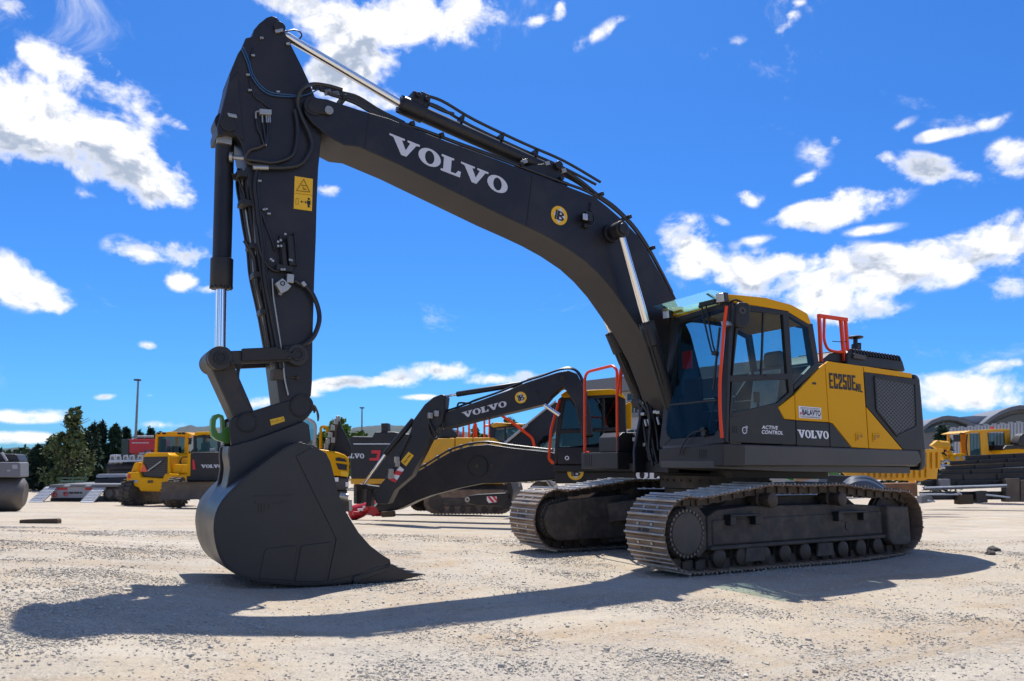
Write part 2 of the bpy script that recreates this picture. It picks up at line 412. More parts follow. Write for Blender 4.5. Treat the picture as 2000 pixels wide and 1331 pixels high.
# ================================================================== the main excavator (axes: x forward, y to the cab side)
EX = thing('excavator', 'large dark grey and yellow tracked excavator in the foreground, bucket resting on gravel', 'excavator', (0, 0, 0), 'tracked excavators')
SIDE = 1.43; YB = .27; YS = .20; YK = .53
# ---------------------------------------------------------------- undercarriage
PH = .0245
RZ = Matrix.Rotation(PH, 3, 'Z')
def tw(p): return RZ @ Vector(p)
def carc(c, r, a0, a1, n): return [(c[0]+r*math.cos(R(a0+(a1-a0)*i/n)), c[1]+r*math.sin(R(a0+(a1-a0)*i/n))) for i in range(n+1)]
SP = (1.93, .435); ID = (-1.96, .475)
BR = .385
def belt_path():
    pts = [(x, .045+max(0, -1.0-x)*.03) for x in [-1.9+.1*i for i in range(38)]]
    pts += carc(SP, BR, -82, 80, 22)
    top = [(1.75, .79), (1.4, .835), (1.0, .885), (.63, .93), (.3, .925), (0, .92), (-.3, .925), (-.65, .935), (-1.0, .90), (-1.4, .865), (-1.8, .85)]
    pts += top + carc(ID, BR-.01, 95, 262, 22)
    return pts
def resample(pts, n):
    P = [Vector((a, 0, b)) for a, b in pts]; P.append(P[0].copy())
    Ls = [0]
    for i in range(len(P)-1): Ls.append(Ls[-1]+(P[i+1]-P[i]).length)
    tot = Ls[-1]; out = []; j = 0
    for k in range(n):
        s = tot*k/n
        while Ls[j+1] < s: j += 1
        f = (s-Ls[j])/max(1e-9, Ls[j+1]-Ls[j]); out.append(P[j].lerp(P[j+1], f))
    return out, tot/n
BP, PITCH = resample(belt_path(), 53)
def track(y0, outer):
    root_y = y0; w = .30
    mb = MB()
    n = len(BP)
    for i in range(n):
        a = BP[i]; b = BP[(i+1) % n]; t = (b-a).normalized(); nr = Vector((t.z, 0, -t.x)); c = (a+b)/2
        jit = random.uniform(-.004, .004)
        rot = RZ @ Matrix((t, Y, nr)).transposed()
        def bx(u0, u1, v0, v1, h0, h1, m):
            vs = [tw(c+Vector((0, root_y+jit, 0))+t*u+Y*v+nr*h) for u in (u0, u1) for v in (v0, v1) for h in (h0, h1)]
            mb.add(vs, [[0, 1, 3, 2], [4, 6, 7, 5], [0, 4, 5, 1], [2, 3, 7, 6], [0, 2, 6, 4], [1, 5, 7, 3]], m)
        bx(-.096, .088, -w, w, 0, .014, 0)
        bx(.076, .104, -w, w, -.012, .004, 0)
        for g, h in ((-.082, .036), (-.018, .026), (.046, .026)):
            vs = [tw(c+Vector((0, root_y+jit, 0))+t*(g+uu)+Y*vv+nr*hh) for vv in (-w, w) for uu, hh in ((-.012, .014), (.012, .014), (.007, h), (-.007, h))]
            mb.add(vs, [[0, 1, 2, 3], [7, 6, 5, 4], [0, 4, 5, 1], [1, 5, 6, 2], [2, 6, 7, 3], [3, 7, 4, 0]], 1)
        for v in (-.105, .105):                                  # chain links
            bx(-.085, .02, v-.026, v+.026, -.100, 0, 2); bx(-.02, .085, v*1.25-.022, v*1.25+.022, -.088, -.002, 2)
        for v in (-.075, -.005, .05): bx(-.062, -.030, v-.024, v+.024, .014, .018, 3)
        for v in (-.11, .10): bx(.0, .03, v-.016, v+.016, .014, .024, 1)
    o = part('track', mb, [M['shoe'], M['grouser'], M['troller'], M['bdecal']], EX, .004, seg=1)
    s = 1 if outer else -1
    # frame
    yo = y0+.17; yi = y0-.17
    def P(x, z, y): return tw((x, y, z))
    fb = MB()
    prof = [(1.56, .27), (1.56, .60), (1.40, .665), (.9, .70), (-.9, .70), (-1.35, .68), (-1.65, .66), (-1.65, .29)]
    fb.prism([P(x, z, yo) for x, z in prof], RZ @ Vector((0, yi-yo, 0)))
    fb.prism([P(x, z, yo+.055) for x, z in [(1.57, .24), (1.57, .285), (-1.64, .305), (-1.64, .26)]], RZ @ Vector((0, -.40, 0)))
    fb.prism([P(x, z, yo+.02) for x, z in [(1.50, .29), (1.50, .56), (-1.60, .60), (-1.60, .31)]], RZ @ Vector((0, -.05, 0)))
    for x in (.63, -.65): fb.prism([P(x+a, z, yo-.08) for a, z in [(-.09, .68), (.09, .68), (.05, .80), (-.05, .80)]], RZ @ Vector((0, -.08, 0)))
    fb.prism([P(x, z, yi+.10) for x, z in [(1.2, .64), (.9, .80), (-1.2, .80), (-1.5, .64)]], RZ @ Vector((0, -.08, 0)))
    part('track_frame', fb, M['tframe'], o, .02)
    # sprocket, hub with bolts, side plates
    sb = MB()
    k = 42; vs = []
    pts = []
    for i in range(k*2):
        rr = .33 if (i % 4) < 2 else .275
        pts.append((SP[0]+rr*math.cos(2*math.pi*i/(2*k)), SP[1]+rr*math.sin(2*math.pi*i/(2*k))))
    sb.prism([P(x, z, y0+.045) for x, z in pts], RZ @ Vector((0, -.09, 0)))
    sb.lathe(P(SP[0], SP[1], y0-.15), RZ @ Y, [(0, .27), (.2, .27), (.30, .262), (.345, .255), (.372, .235), (.378, .10)], 40)
    so = part('sprocket', sb, M['tframe'], o, .006)
    hb = MB(); hb.lathe(P(SP[0], SP[1], y0+.222), RZ @ Y, [(0, .215), (.012, .212), (.016, .19)], 40)
    part('hub_cover', hb, mat('worn_hub_cover', (.085, .072, .06), .6, .2, .3, 6, .1, 40, (.17, .135, .1), .6, 5), so)
    tb = MB()
    for i in range(28):
        th = 2*math.pi*i/28; c = P(SP[0]+.238*math.cos(th), SP[1]+.238*math.sin(th), y0+.20)
        tb.cyl(c, c+RZ @ Vector((0, .034, 0)), .0155, n=6)
    part('hub_bolts', tb, mat('worn_bolt_heads', (.16, .14, .12), .5, .6, .2, 20), so)
    gb = MB()                                                   # plate beside the sprocket that carries the final drive
    gb.prism([P(x, z, yo-.01) for x, z in [(1.57, .25), (1.57, .60), (1.68, .70), (1.86, .72), (1.92, .62), (1.78, .50), (1.73, .36), (1.78, .24), (1.70, .17)]], RZ @ Vector((0, -.06, 0)))
    part('drive_bracket', gb, M['tframe'], o, .012)
    ib = MB(); ib.lathe(P(ID[0], ID[1], y0-.09), RZ @ Y, [(0, .29), (.03, .335), (.06, .335), (.065, .36), (.115, .36), (.12, .335), (.15, .335), (.18, .29)], 36)
    part('idler', ib, M['troller'], o)
    for i in range(9):
        x = 1.42-i*.36; zz = .158+max(0, -1.0-x)*.03
        rb = MB(); rb.lathe(P(x, zz, y0-.17), RZ @ Y, [(0, .06), (.02, .085), (.05, .085), (.055, .105), (.10, .105), (.105, .085), (.235, .085), (.24, .105), (.285, .105), (.29, .085), (.33, .08), (.335, .10), (.37, .10), (.385, .07), (.395, .03)], 24)
        part('track_roller', rb, M['troller'], o)
    kb = MB()
    for x in (.9, -.35): kb.prism([P(x+a, z, yo+.07) for a, z in [(-.16, .10), (.16, .10), (.13, .25), (-.13, .25)]], RZ @ Vector((0, -.03, 0)))
    part('chain_guide', kb, M['tframe'], o, .006)
    for x in (.63, -.65):
        cb = MB(); cb.lathe(P(x, .765, y0-.02), RZ @ Y, [(0, .075), (.10, .075), (.11, .098), (.15, .098), (.16, .075), (.24, .075), (.25, .085), (.31, .085), (.325, .06), (.33, .02)], 24)
        part('carrier_roller', cb, M['troller'], o)
    for xa, xb in ((1.27, .87), (-.62, -1.12)):
        st = MB()
        for x in (xa, xb): st.prism([P(x-.045, .50, yo), P(x+.045, .50, yo), P(x+.04, .61, yo), P(x-.04, .61, yo)], RZ @ Vector((0, .105, 0)))
        st.prism([P(xa+.05, .595, yo+.06), P(xb-.05, .595, yo+.06), P(xb-.05, .620, yo+.06), P(xa+.05, .620, yo+.06)], RZ @ Vector((0, .055, 0)))
        part('step', st, M['black'], o, .008)
    hb = MB(); c = P(-.86, .43, yo+.012); hb.cyl(c, c+RZ @ Vector((0, .018, 0)), .052, n=20)
    part('frame_hole', hb, M['bdecal'], o)
    ig = MB(); ig.prism([P(x, z, yo+.10) for x, z in [(-1.60, .67), (-2.08, .655), (-2.10, .20), (-2.02, .16), (-1.70, .17), (-1.60, .25)]], RZ @ Vector((0, -.13, 0)))
    part('idler_guard', ig, M['tframe'], o, .03)
    return o
track(1.195, True); track(-1.195, False)
# inner side of the far track and the X frame between the tracks
cf = MB()
cf.prism([tw((x, .98, z)) for x, z in [(.62, .42), (.62, .70), (-.62, .70), (-.62, .42)]], RZ @ Vector((0, -1.96, 0)))
for s in (1, -1):
    for q in (1, -1): cf.beam(tw((s*.45, q*.4, .62)), tw((s*1.0, q*1.0, .50)), .34, .26)
cf.cyl(tw((0, 0, .6)), tw((0, 0, .86)), .66, n=40)
XF = part('car_body', cf, M['tframe'], EX, .02)
sr = MB(); sr.cyl((0, 0, .86), (0, 0, 1.02), .72, n=48)
for i in range(36):
    th = 2*math.pi*i/36; sr.cyl((.70*math.cos(th), .70*math.sin(th), .955), (.745*math.cos(th), .745*math.sin(th), .955), .016, n=6)
part('swing_ring', sr, M['tframe'], XF)
fp = MB()                                                        # inner plates of the far track frame, as seen between the tracks
fp.prism([tw((x, -.905, z)) for x, z in [(2.10, .26), (2.16, .44), (2.08, .62), (1.74, .68), (.9, .74), (-1.5, .74), (-1.5, .22), (1.60, .16), (1.95, .16)]], RZ @ Vector((0, -.09, 0)))
fp.prism([tw((x, -.885, z)) for x, z in [(1.60, .18), (1.60, .69), (1.56, .70), (1.56, .18)]], RZ @ Vector((0, -.03, 0)))
fp.prism([tw((x, -.885, z)) for x, z in [(1.5, .40), (1.5, .42), (.3, .52), (.3, .50)]], RZ @ Vector((0, -.04, 0)))
part('inner_guard', fp, M['tframe'], XF, .02)

# ---------------------------------------------------------------- upper frame and body
def slab(mb, y, pts, t=.03, m=0): return mb.prism(sy(y, *pts), (0, -t, 0), m)
FN = Vector((1, 0, .062)).normalized(); FP = Vector((1.285, 0, 1.17))
def fr(*pts): return [on(a, b, FP, FN) for a, b in pts]
def fslab(mb, pts, t=.03, m=0): return mb.prism(fr(*pts), FN*-t, m)
P0 = sy1(1413, 866, SIDE)
zseam = P0.z
UF = MB()
UF.prism(sy(SIDE+.005, (1413, 866), (1795, 879.5), (1801, 902), (1790, 911), (1413, 911)), (0, -1.02, 0))
uf = part('upper_frame', UF, M['skirt'], EX, .025)
ufd = MB(); ufd.prism([Vector(p) for p in [(1.30, .405, 1.115), (1.30, 1.30, 1.115), (.2, 1.36, 1.09), (-2.3, 1.36, 1.085), (-2.3, -1.36, 1.085), (1.0, -1.36, 1.085), (1.0, -.45, 1.085), (.6, -.4, 1.085), (.6, .4, 1.085)]], (0, 0, .09))
ufd.prism([Vector(p) for p in [(.4, .7, 1.0), (-1.2, .9, 1.0), (-1.2, -.9, 1.0), (.4, -.7, 1.0)]], (0, 0, .1))
part('belly_plate', ufd, M['skirt'], uf, .01)
fs = MB(); fs.prism([on(a, b, Vector((1.292, 0, 0)), X) for a, b in ((1286.5, 877), (1413, 866.5), (1413, 911), (1286.5, 914))], (-.35, 0, 0))
part('front_skirt', fs, M['dark_side'], uf, .015)
vm = MB()
for i in range(4):
    vm.prism([on(a, b, Vector((1.293, 0, 0)), X) for a, b in ((1364+i*4.2, 879), (1366.4+i*4.2, 879), (1366.4+i*4.2, 897-abs(i-1.5)*2), (1364+i*4.2, 897-abs(i-1.5)*2))], (.004, 0, 0))
part('vent_slots', vm, M['bdecal'], uf)
# engine housing block (dark core behind the panels)
EH = MB()
EH.bx(-2.62, -.58, -1.40, SIDE-.03, 1.18, 2.40)
EH.bx(-.62, .25, .40, SIDE-.05, 1.18, 1.60)
EH.bx(-.60, .5, -1.38, -.50, 1.18, 1.58)
EH.bx(-.62, -.2, -1.38, .40, 1.18, 2.1)
eh = part('engine_housing', EH, M['black'], EX, .02)
g = .004
def panel(name, pts, m, parent=eh, y=SIDE, t=.035, bevel=.006, off=0):
    mb = MB(); mb.prism(sy(y+off, *pts), (0, -t, 0)); return part(name, mb, m, parent, bevel)
panel('side_panel', [(1520, 796), (1552, 771), (1553.5, 820.5), (1532.5, 819)], M['yellow'])
panel('side_panel', [(1553, 770), (1602, 717.5), (1611, 711), (1618.6, 825), (1555, 821)], M['yellow'])
panel('side_panel', [(1612, 710.5), (1618, 706), (1685.5, 715.5), (1696.2, 875.8), (1664.5, 874), (1626.5, 827), (1619.8, 825.3)], M['yellow'])
panel('side_panel', [(1692.5, 795.5), (1763, 878.6), (1697.8, 876)], M['yellow'])
panel('side_panel', [(1687, 715.8), (1781, 729.6), (1781.6, 739), (1688, 726.5)], M['yellow'])
panel('side_panel', [(1555.2, 822.2), (1618.8, 826.6), (1621, 872.6), (1556.5, 869.8)], M['dark_side'])
panel('side_panel', [(1620, 827), (1626, 828.4), (1663, 874.2), (1622.4, 872.6)], M['dark_side'])
gp = panel('grille_panel', [(1688, 728), (1782, 740), (1796, 743), (1807, 879.5), (1765, 878.6), (1692, 793)], M['dark_side'])
gb = MB(); gb.prism(sy(SIDE+.003, (1708, 736), (1713, 735), (1783, 747.5), (1787, 752), (1790, 834), (1754, 851.5), (1750, 850), (1713, 802)), (0, -.02, 0))
part('grille_mesh', gb, M['grille'], gp)
gr = MB()
rim = [(1708, 736), (1787, 750), (1790, 834), (1752, 852), (1712, 801)]
for i in range(5): gr.beam(sy1(*rim[i], SIDE+.004), sy1(*rim[(i+1) % 5], SIDE+.004), .03, .022, Y)
part('grille_rim', gr, M['dark_side'], gp, .008)
# counterweight: rounded tail wrapped around the rear
cw = MB(); top = []; 
zt0, zt1 = 1.14, 2.43
def cwp(off=0):
    pts = [(-2.44, SIDE-.005)]
    for i in range(9):
        a = R(90-90*i/8); pts.append((-2.52+.20*-1*math.cos(a)*1.0-.0, SIDE-.205+.20*math.sin(a)))
    pts += [(-2.93, .75), (-3.02, 0), (-2.93, -.75)]
    for i in range(9):
        a = R(-90*i/8); pts.append((-2.52-.20*math.cos(a), -(SIDE-.205)+.20*math.sin(a)))
    pts += [(-2.44, -SIDE+.005)]
    return pts
prof = cwp()
levels = [(1.13, .90), (1.20, .965), (1.32, 1.0), (1.75, 1.0), (2.30, .985), (2.40, .97), (2.45, .93)]
vs = []; n = len(prof)
for z, k in levels:
    for x, y in prof: vs.append(Vector((-2.0+(x+2.0)*(1 if x > -2.45 else k), y*(.985 if k < .95 else 1), z)))
fsx = [[j*n+i, j*n+(i+1) % n, (j+1)*n+(i+1) % n, (j+1)*n+i] for j in range(len(levels)-1) for i in range(n)]
fsx += [list(range(n))[::-1], list(range((len(levels)-1)*n, len(levels)*n))]
cw.add(vs, fsx)
part('counterweight', cw, M['dark_side'], EX, .02)
# hood on top: sloping deck, ribbed vent hump, exhaust, rear light box
hd = MB(); hd.prism([Vector((x, SIDE-.06, z)) for x, z in [(-.58, 2.36), (-.58, 2.455), (-2.44, 2.41), (-2.44, 2.33)]], (0, -2.7, 0))
part('hood_deck', hd, M['dark'], eh, .01)
hv = MB()
hp = sy(1.16, (1655, 716), (1655, 690), (1661, 684), (1756, 698), (1764, 704), (1770, 726))
hv.prism(hp, (0, -.95, 0))
hvo = part('hood_vent', hv, M['dark'], eh, .03)
rb = MB()
for i in range(16):
    t = i/15
    a = sy1(1668+t*88, 686+t*12.6, 1.16)
    rb.beam(a+Vector((0, -.02, .012)), a+Vector((0, -.90, .012)), .032, .05)
    rb.beam(a+Vector((0, -.01, .02)), a+Vector((0, .018, -.05)), .03, .03, X)
part('vent_rib', rb, M['black'], hvo, .006)
ls = MB(); ls.prism(sy(1.19, (1669, 690), (1693, 695), (1691, 704), (1668, 700)), (0, -.04, 0)); part('latch_cover', ls, M['skirt'], hvo, .008)
ex = MB(); a = sy1(1670, 690, .6); b = sy1(1671, 661, .6)
ex.cyl(a, a.lerp(b, .55), .055, n=16); ex.cyl(a.lerp(b, .5), b, .032, n=14); ex.lathe(b, Z, [(-.01, .07), (0, .105), (.018, .112), (.03, .09), (.035, .02)], 20)
ex.cyl(a+Vector((-.09, 0, 0)), a.lerp(b, .7)+Vector((-.09, 0, 0)), .03, n=12)
part('exhaust_pipe', ex, M['black'], eh)
# panel furniture: catches and small marks
lt = MB()
for cx, cy in ((1679, 854), (1712, 854.5)):
    lt.prism(sy(SIDE+.012, (cx-7, cy-8), (cx+8, cy-7.4), (cx+8.5, cy+9), (cx-6.5, cy+8.6)), (0, -.012, 0))
part('panel_latch', lt, M['yellow'], eh, .006)
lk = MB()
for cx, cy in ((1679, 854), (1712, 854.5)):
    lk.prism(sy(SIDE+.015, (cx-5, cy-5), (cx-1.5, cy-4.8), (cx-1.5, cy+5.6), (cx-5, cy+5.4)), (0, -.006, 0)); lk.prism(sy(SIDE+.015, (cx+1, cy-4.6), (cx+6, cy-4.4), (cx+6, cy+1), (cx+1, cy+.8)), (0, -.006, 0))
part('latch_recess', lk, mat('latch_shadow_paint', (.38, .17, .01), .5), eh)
sm = MB(); sm.prism(sy(SIDE+.004, (1587, 747), (1594, 747.4), (1594, 751.5), (1587, 751.2)), (0, -.004, 0)); part('keyhole_cap', sm, M['bdecal'], eh)
# lettering on the body
mb = MB(); block(mb, 'EC250E', sy1(1618.7, 728.5, SIDE+.002), sy1(1670, 734, SIDE+.002), sy1(1620.5, 758.8, SIDE+.002), Y, .003)
block(mb, 'NL', sy1(1671.5, 749, SIDE+.002), sy1(1684, 751.2, SIDE+.002), sy1(1672.2, 765, SIDE+.002), Y, .003)
part('model_lettering', mb, M['bdecal'], eh)
mb = MB(); serif(mb, 'VOLVO', sy1(1557.5, 839.5, SIDE+.002), sy1(1617.5, 843, SIDE+.002), sy1(1559, 855, SIDE+.002), Y, .003); part('maker_lettering', mb, M['white'], eh)
sg = MB(); sg.prism(sy(SIDE+.006, (1559.5, 793), (1603.5, 797), (1604.5, 819), (1561, 816.5)), (0, -.005, 0))
sgo = part('dealer_plate', sg, M['white'], eh)
mb = MB(); lettering(mb, 'BALAVTO', sy1(1566.5, 799.5, SIDE+.008), sy1(1602.5, 802.6, SIDE+.008), sy1(1567.5, 810.8, SIDE+.008), Y, .001, bold=.035)
lettering(mb, 'DEALER AND SERVICE', sy1(1563, 795.0, SIDE+.008), sy1(1600, 798.0, SIDE+.008), sy1(1563.1, 797.0, SIDE+.008), Y, .001) if False else None
for a, b in (((1562, 798.2), (1603, 801.5)), ((1562.5, 812.3), (1604, 815.2))):
    mb.beam(sy1(*a, SIDE+.008), sy1(*b, SIDE+.008), .002, .006, Y)
for i in range(13):
    u = 1564+i*2.9; mb.prism(sy(SIDE+.008, (u, 795.6+i*.23), (u+2, 795.8+i*.23), (u+2, 796.9+i*.23), (u, 796.7+i*.23)), (0, .001, 0)); mb.prism(sy(SIDE+.008, (u+.6, 813.9+i*.2), (u+2.6, 814+i*.2), (u+2.6, 815.2+i*.2), (u+.6, 815.1+i*.2)), (0, .001, 0))
part('dealer_lettering', mb, mat('navy_decal', (.012, .012, .04), .5), sgo)
mb = MB(); mb.prism(sy(SIDE+.008, (1562.5, 806), (1565.8, 805), (1565.8, 810), (1562.8, 810)), (0, .001, 0)); part('dealer_mark', mb, M['redclean'], sgo)

# ---------------------------------------------------------------- cab
CB = MB()
def cs(pts, t=.06): CB.prism(sy(SIDE, *pts), (0, -t, 0))
cs([(1417, 863.5), (1425.5, 590), (1438, 593), (1427, 735), (1424, 814), (1424, 864)])
cs([(1425.5, 588), (1488, 596), (1538, 605), (1583, 630), (1578, 640), (1536, 615), (1486, 606), (1436, 601)])
cs([(1577, 632), (1588, 632), (1601.5, 717), (1551, 763), (1550, 752), (1590, 710)])
fpost = [(1316, 621), (1327, 621), (1301, 838), (1304, 850), (1311, 857), (1290, 877), (1287.5, 868)]
CB.prism(fr(*fpost), FN*-.07)
CB.prism(fr((1290, 877), (1311, 857), (1394, 850), (1402, 838), (1417, 862.5), (1413, 866)), FN*-.07)
CB.prism(fr((1316, 621), (1422, 588), (1424, 603), (1326, 634)), FN*-.07)
CB.prism(fr((1402, 838), (1406, 770), (1420.5, 603), (1425, 590), (1417, 863)), FN*-.05)
prf = sy(.43, )
def mirror(pts, y): return [Vector((p.x, y, p.z)) for p in pts]
for pl in ([(1417, 863.5), (1425.5, 590), (1438, 593), (1427, 735), (1424, 864)], [(1425.5, 588), (1488, 596), (1538, 605), (1583, 630), (1578, 640), (1536, 615), (1486, 606), (1436, 601)], [(1577, 632), (1588, 632), (1601.5, 717), (1610, 860), (1560, 860), (1560, 760), (1590, 710)], [(1424, 864), (1424, 800), (1570, 790), (1570, 868)]):
    CB.prism(mirror(sy(SIDE, *pl), .45), (0, -.05, 0))
pr_ = sy(SIDE, (1588, 632), (1601.5, 717))
CB.prism([pr_[0]+Vector((0, -.06, 0)), pr_[0]+Vector((0, -.12, 0)), pr_[1]+Vector((0, -.12, 0)), pr_[1]+Vector((0, -.06, 0))], (.08, 0, 0))
CB.bx(-.56, .0, .41, 1.40, 1.20, 2.0)
CB.bx(-.5, 1.22, .42, 1.40, 1.19, 1.26)
cab = part('cab', CB, M['dark'], EX, .012)
# door
DR = MB()
def ds(pts, off=.012, t=.05): DR.prism(sy(SIDE+off, *pts), (0, -t, 0))
ds([(1425.5, 864), (1425, 816), (1431, 814.5), (1519, 795), (1531.5, 820), (1553.5, 821.8), (1555, 869)])
ds([(1425, 816), (1440, 600), (1446, 600), (1432, 735), (1430, 815)])
ds([(1529, 610.5), (1540.5, 607.5), (1550, 768), (1543, 775), (1538, 735)])
ds([(1426, 733.5), (1539, 729.5), (1541, 741), (1426, 746)])
ds([(1440, 600), (1486, 604), (1540.5, 609), (1529, 615), (1488, 610), (1446, 606)])
ds([(1425, 816.5), (1428, 808), (1519, 787), (1543, 765), (1545, 772), (1519, 796)])
door = part('cab_door', DR, M['dark_side'], cab, .006)
mb = MB(); mb.prism(sy(SIDE-.01, (1441, 601), (1530, 611), (1539, 733), (1430, 737)), (0, -.006, 0)); part('window_pane', mb, M['glass'], cab)
mb = MB(); mb.prism(sy(SIDE-.01, (1430, 743), (1540, 738), (1544, 768), (1519, 791), (1427, 813)), (0, -.006, 0)); part('window_pane', mb, M['glass'], cab)
mb = MB(); mb.prism(sy(SIDE-.01, (1541, 609), (1572, 620), (1581, 636), (1595, 716), (1549, 758)), (0, -.006, 0)); part('window_pane', mb, M['glass'], cab)
mb = MB(); mb.prism(mirror(sy(SIDE, (1430, 600), (1488, 603), (1540, 612), (1580, 636), (1592, 716), (1560, 800), (1424, 800)), .42), (0, .006, 0)); part('window_pane', mb, M['glass'], cab)
a, b = sy(SIDE, (1584, 634), (1598, 717)); mb = MB(); mb.prism([Vector((a.x, .45, a.z)), Vector((a.x, 1.37, a.z)), Vector((b.x, 1.37, b.z)), Vector((b.x, .45, b.z))], (.008, 0, 0)); part('window_pane', mb, M['glass'], cab)
mb = MB(); mb.beam(sy1(1491, 606, SIDE-.004), sy1(1486.5, 733, SIDE-.004), .02, .02, Y); mb.beam(sy1(1495, 733.5, SIDE+.018), sy1(1510, 733, SIDE+.018), .02, .016, Y); part('window_divider', mb, M['black'], door)
mb = MB(); mb.prism(fr((1321, 629), (1423, 599), (1405, 800), (1399, 847), (1309, 857), (1300, 838)), FN*-.008)
ws = part('windscreen', mb, M['wglass'], cab)
mb = MB(); mb.beam(fr((1301, 792))[0], fr((1401, 782))[0], .02, .018); part('windscreen_divider', mb, M['black'], ws)
# roof
rp = [(1411, 579), (1414, 573.5), (1424, 574), (1496, 581), (1547, 595), (1578, 612), (1586, 631.5), (1582, 634), (1538, 607.5), (1488, 599), (1424, 590)]
mb = MB(); mb.prism(sy(SIDE+.015, *rp), (0, -.13, 0)); mb.prism([v-Y*.92 for v in sy(SIDE+.015, *rp)], (0, -.14, 0))
rear_ = [(1452, 577), (1496, 581), (1547, 595), (1578, 612), (1586, 631.5), (1582, 634), (1538, 607.5), (1488, 599), (1454, 594)]
mb.prism([v-Y*.12 for v in sy(SIDE+.015, *rear_)], (0, -.82, 0)); roof = part('cab_roof', mb, M['yellow'], cab, .025, seg=3)
# interior
it = MB()
it.box((.20, .92, 1.62), (.55, .50, .16)); it.box((-.10, .92, 2.02), (.16, .48, .80), Matrix.Rotation(R(-12), 3, 'Y')); it.box((-.21, .92, 2.52), (.12, .30, .22))
part('seat', it, M['seat'], cab, .06, seg=3)
sc_ = MB(); sc_.box((.20, .92, 1.71), (.50, .46, .03)); sc_.box((-.01, .92, 2.05), (.03, .42, .66), Matrix.Rotation(R(-12), 3, 'Y')); part('seat_cover', sc_, M['seatw'], cab, .015)
it = MB()
for yy in (.60, 1.24):
    it.box((.18, yy, 1.62), (.62, .14, .20)); it.tube([(.46, yy, 1.70), (.48, yy, 1.84), (.50, yy+.01, 1.95)], .018); it.box((.50, yy, 1.97), (.06, .05, .13))
it.box((.95, .62, 1.65), (.12, .20, .80)); it.box((.92, .60, 2.12), (.05, .26, .20))
for yy in (.86, 1.02): it.box((.98, yy, 1.42), (.22, .09, .03), Matrix.Rotation(R(-30), 3, 'Y')); it.tube([(.96, yy, 1.45), (.88, yy, 1.72), (.80, yy, 1.95)], .011)
it.box((-.40, .92, 1.75), (.22, .9, 1.1)); it.bx(-.3, 1.2, .44, .50, 1.22, 1.60)
part('control_console', it, M['cabin'], cab, .01)
mb = MB(); mb.box((1.02, .62, 2.45), (.02, .16, .22)); part('warning_tag', mb, M['redclean'], cab)
mb = MB(); mb.box((.98, 1.22, 1.40), (.20, .25, .26)); part('document_bag', mb, M['seatw'], cab, .04)
# visor
XV = Vector((1.17, 0, 0))
vs_ = [Vector((1.37, .40, 3.125)), Vector((1.37, 1.40, 3.145)), on(1412, 572, Vector((1.20, 0, 0)), X), on(1410, 590, XV, X), on(1322, 615, XV, X)]
mb = MB(); mb.prism(vs_, (0, 0, .008)); part('sun_visor', mb, M['visor'], cab)
mb = MB(); mb.prism([Vector((1.16, .52, 3.085)), Vector((1.16, 1.32, 3.10)), Vector((.80, 1.32, 3.115)), Vector((.80, .52, 3.10))], (0, 0, .008)); part('roof_hatch', mb, M['visor'], cab)
mb = MB()
for yy in (.55, 1.30): mb.beam((1.16, yy, 3.085), (1.33, yy, 3.13), .03, .012)
part('visor_bracket', mb, M['black'], cab)
# work lamps at roof corners
def lampbox(c, d, s, parent):
    d = Vector(d).normalized(); mb = MB()
    up = Z; side = d.cross(up).normalized(); u = side.cross(d)
    mb.prism([c+side*a*s+u*b*s for a, b in ((-.5, -.5), (.5, -.5), (.5, .5), (-.5, .5))], d*-s*.8); o = part('work_lamp', mb, M['black'], parent, .01)
    mb = MB(); mb.prism([c+d*.002+side*a*s+u*b*s for a, b in ((-.42, -.42), (.42, -.42), (.42, .42), (-.42, .42))], d*.006); part('lamp_lens', mb, M['lamp'], o, .004)
    return o
FA = Vector((1.31, 0, 0))
lampbox(on(1407, 582, FA, X), (1, .25, -.12), .115, cab)
lampbox(on(1301, 615, FA, X), (1, .25, -.12), .105, cab)
lampbox(Vector((-.46, 1.22, 2.98)), (-1, .2, -.1), .12, cab)
mb = MB(); mb.prism(fr((1310, 606), (1335, 600), (1336, 607), (1312, 614)), FN*.05); part('lamp_bracket', mb, M['yellow'], cab, .006)
# wiper gear
mb = MB()
FX = FP + X*.06
def fo(a, b, o=.05): return on(a, b, FP+FN*o, FN)
mb.tube([fo(1371, 598), fo(1374, 620), fo(1388, 680), fo(1394, 693)], .010); mb.tube([fo(1379, 598), fo(1383, 620), fo(1392, 672), fo(1398, 690)], .010)
mb.beam(fo(1406, 640), fo(1393, 762), .022, .016, FN); mb.beam(fo(1393, 690), fo(1401, 692), .05, .05, FN)
mb.tube([fo(1366, 600), fo(1376, 594), fo(1392, 590), fo(1402, 592)], .020); mb.beam(fo(1368, 596), fo(1398, 589), .05, .05, FN)
part('windscreen_wiper', mb, M['black'], cab)
mb = MB(); mb.tube([fo(1327, 889, .04), fo(1331, 874, .05), fo(1345, 852, .05), fo(1360, 843, .04), fo(1380, 842, .03)], .009); mb.beam(fo(1372, 836, .02), fo(1376, 852, .02), .06, .03, FN); part('lower_wiper', mb, M['black'], cab)
# handrail on the front pillar
mb = MB(); ho = lambda a, b: on(a, b, FP+FN*.085, FN)
mb.bend([ho(1419, 598), ho(1414, 640), ho(1406, 745), ho(1406, 800), ho(1410, 856)], .019, .1)
hr = part('handrail', mb, M['orange'], cab)
mb = MB(); mb.prism([ho(1407, 628), ho(1421, 627), ho(1424, 634), ho(1410, 640)], FN*-.05); part('rail_clamp', mb, M['steel'], hr, .004)
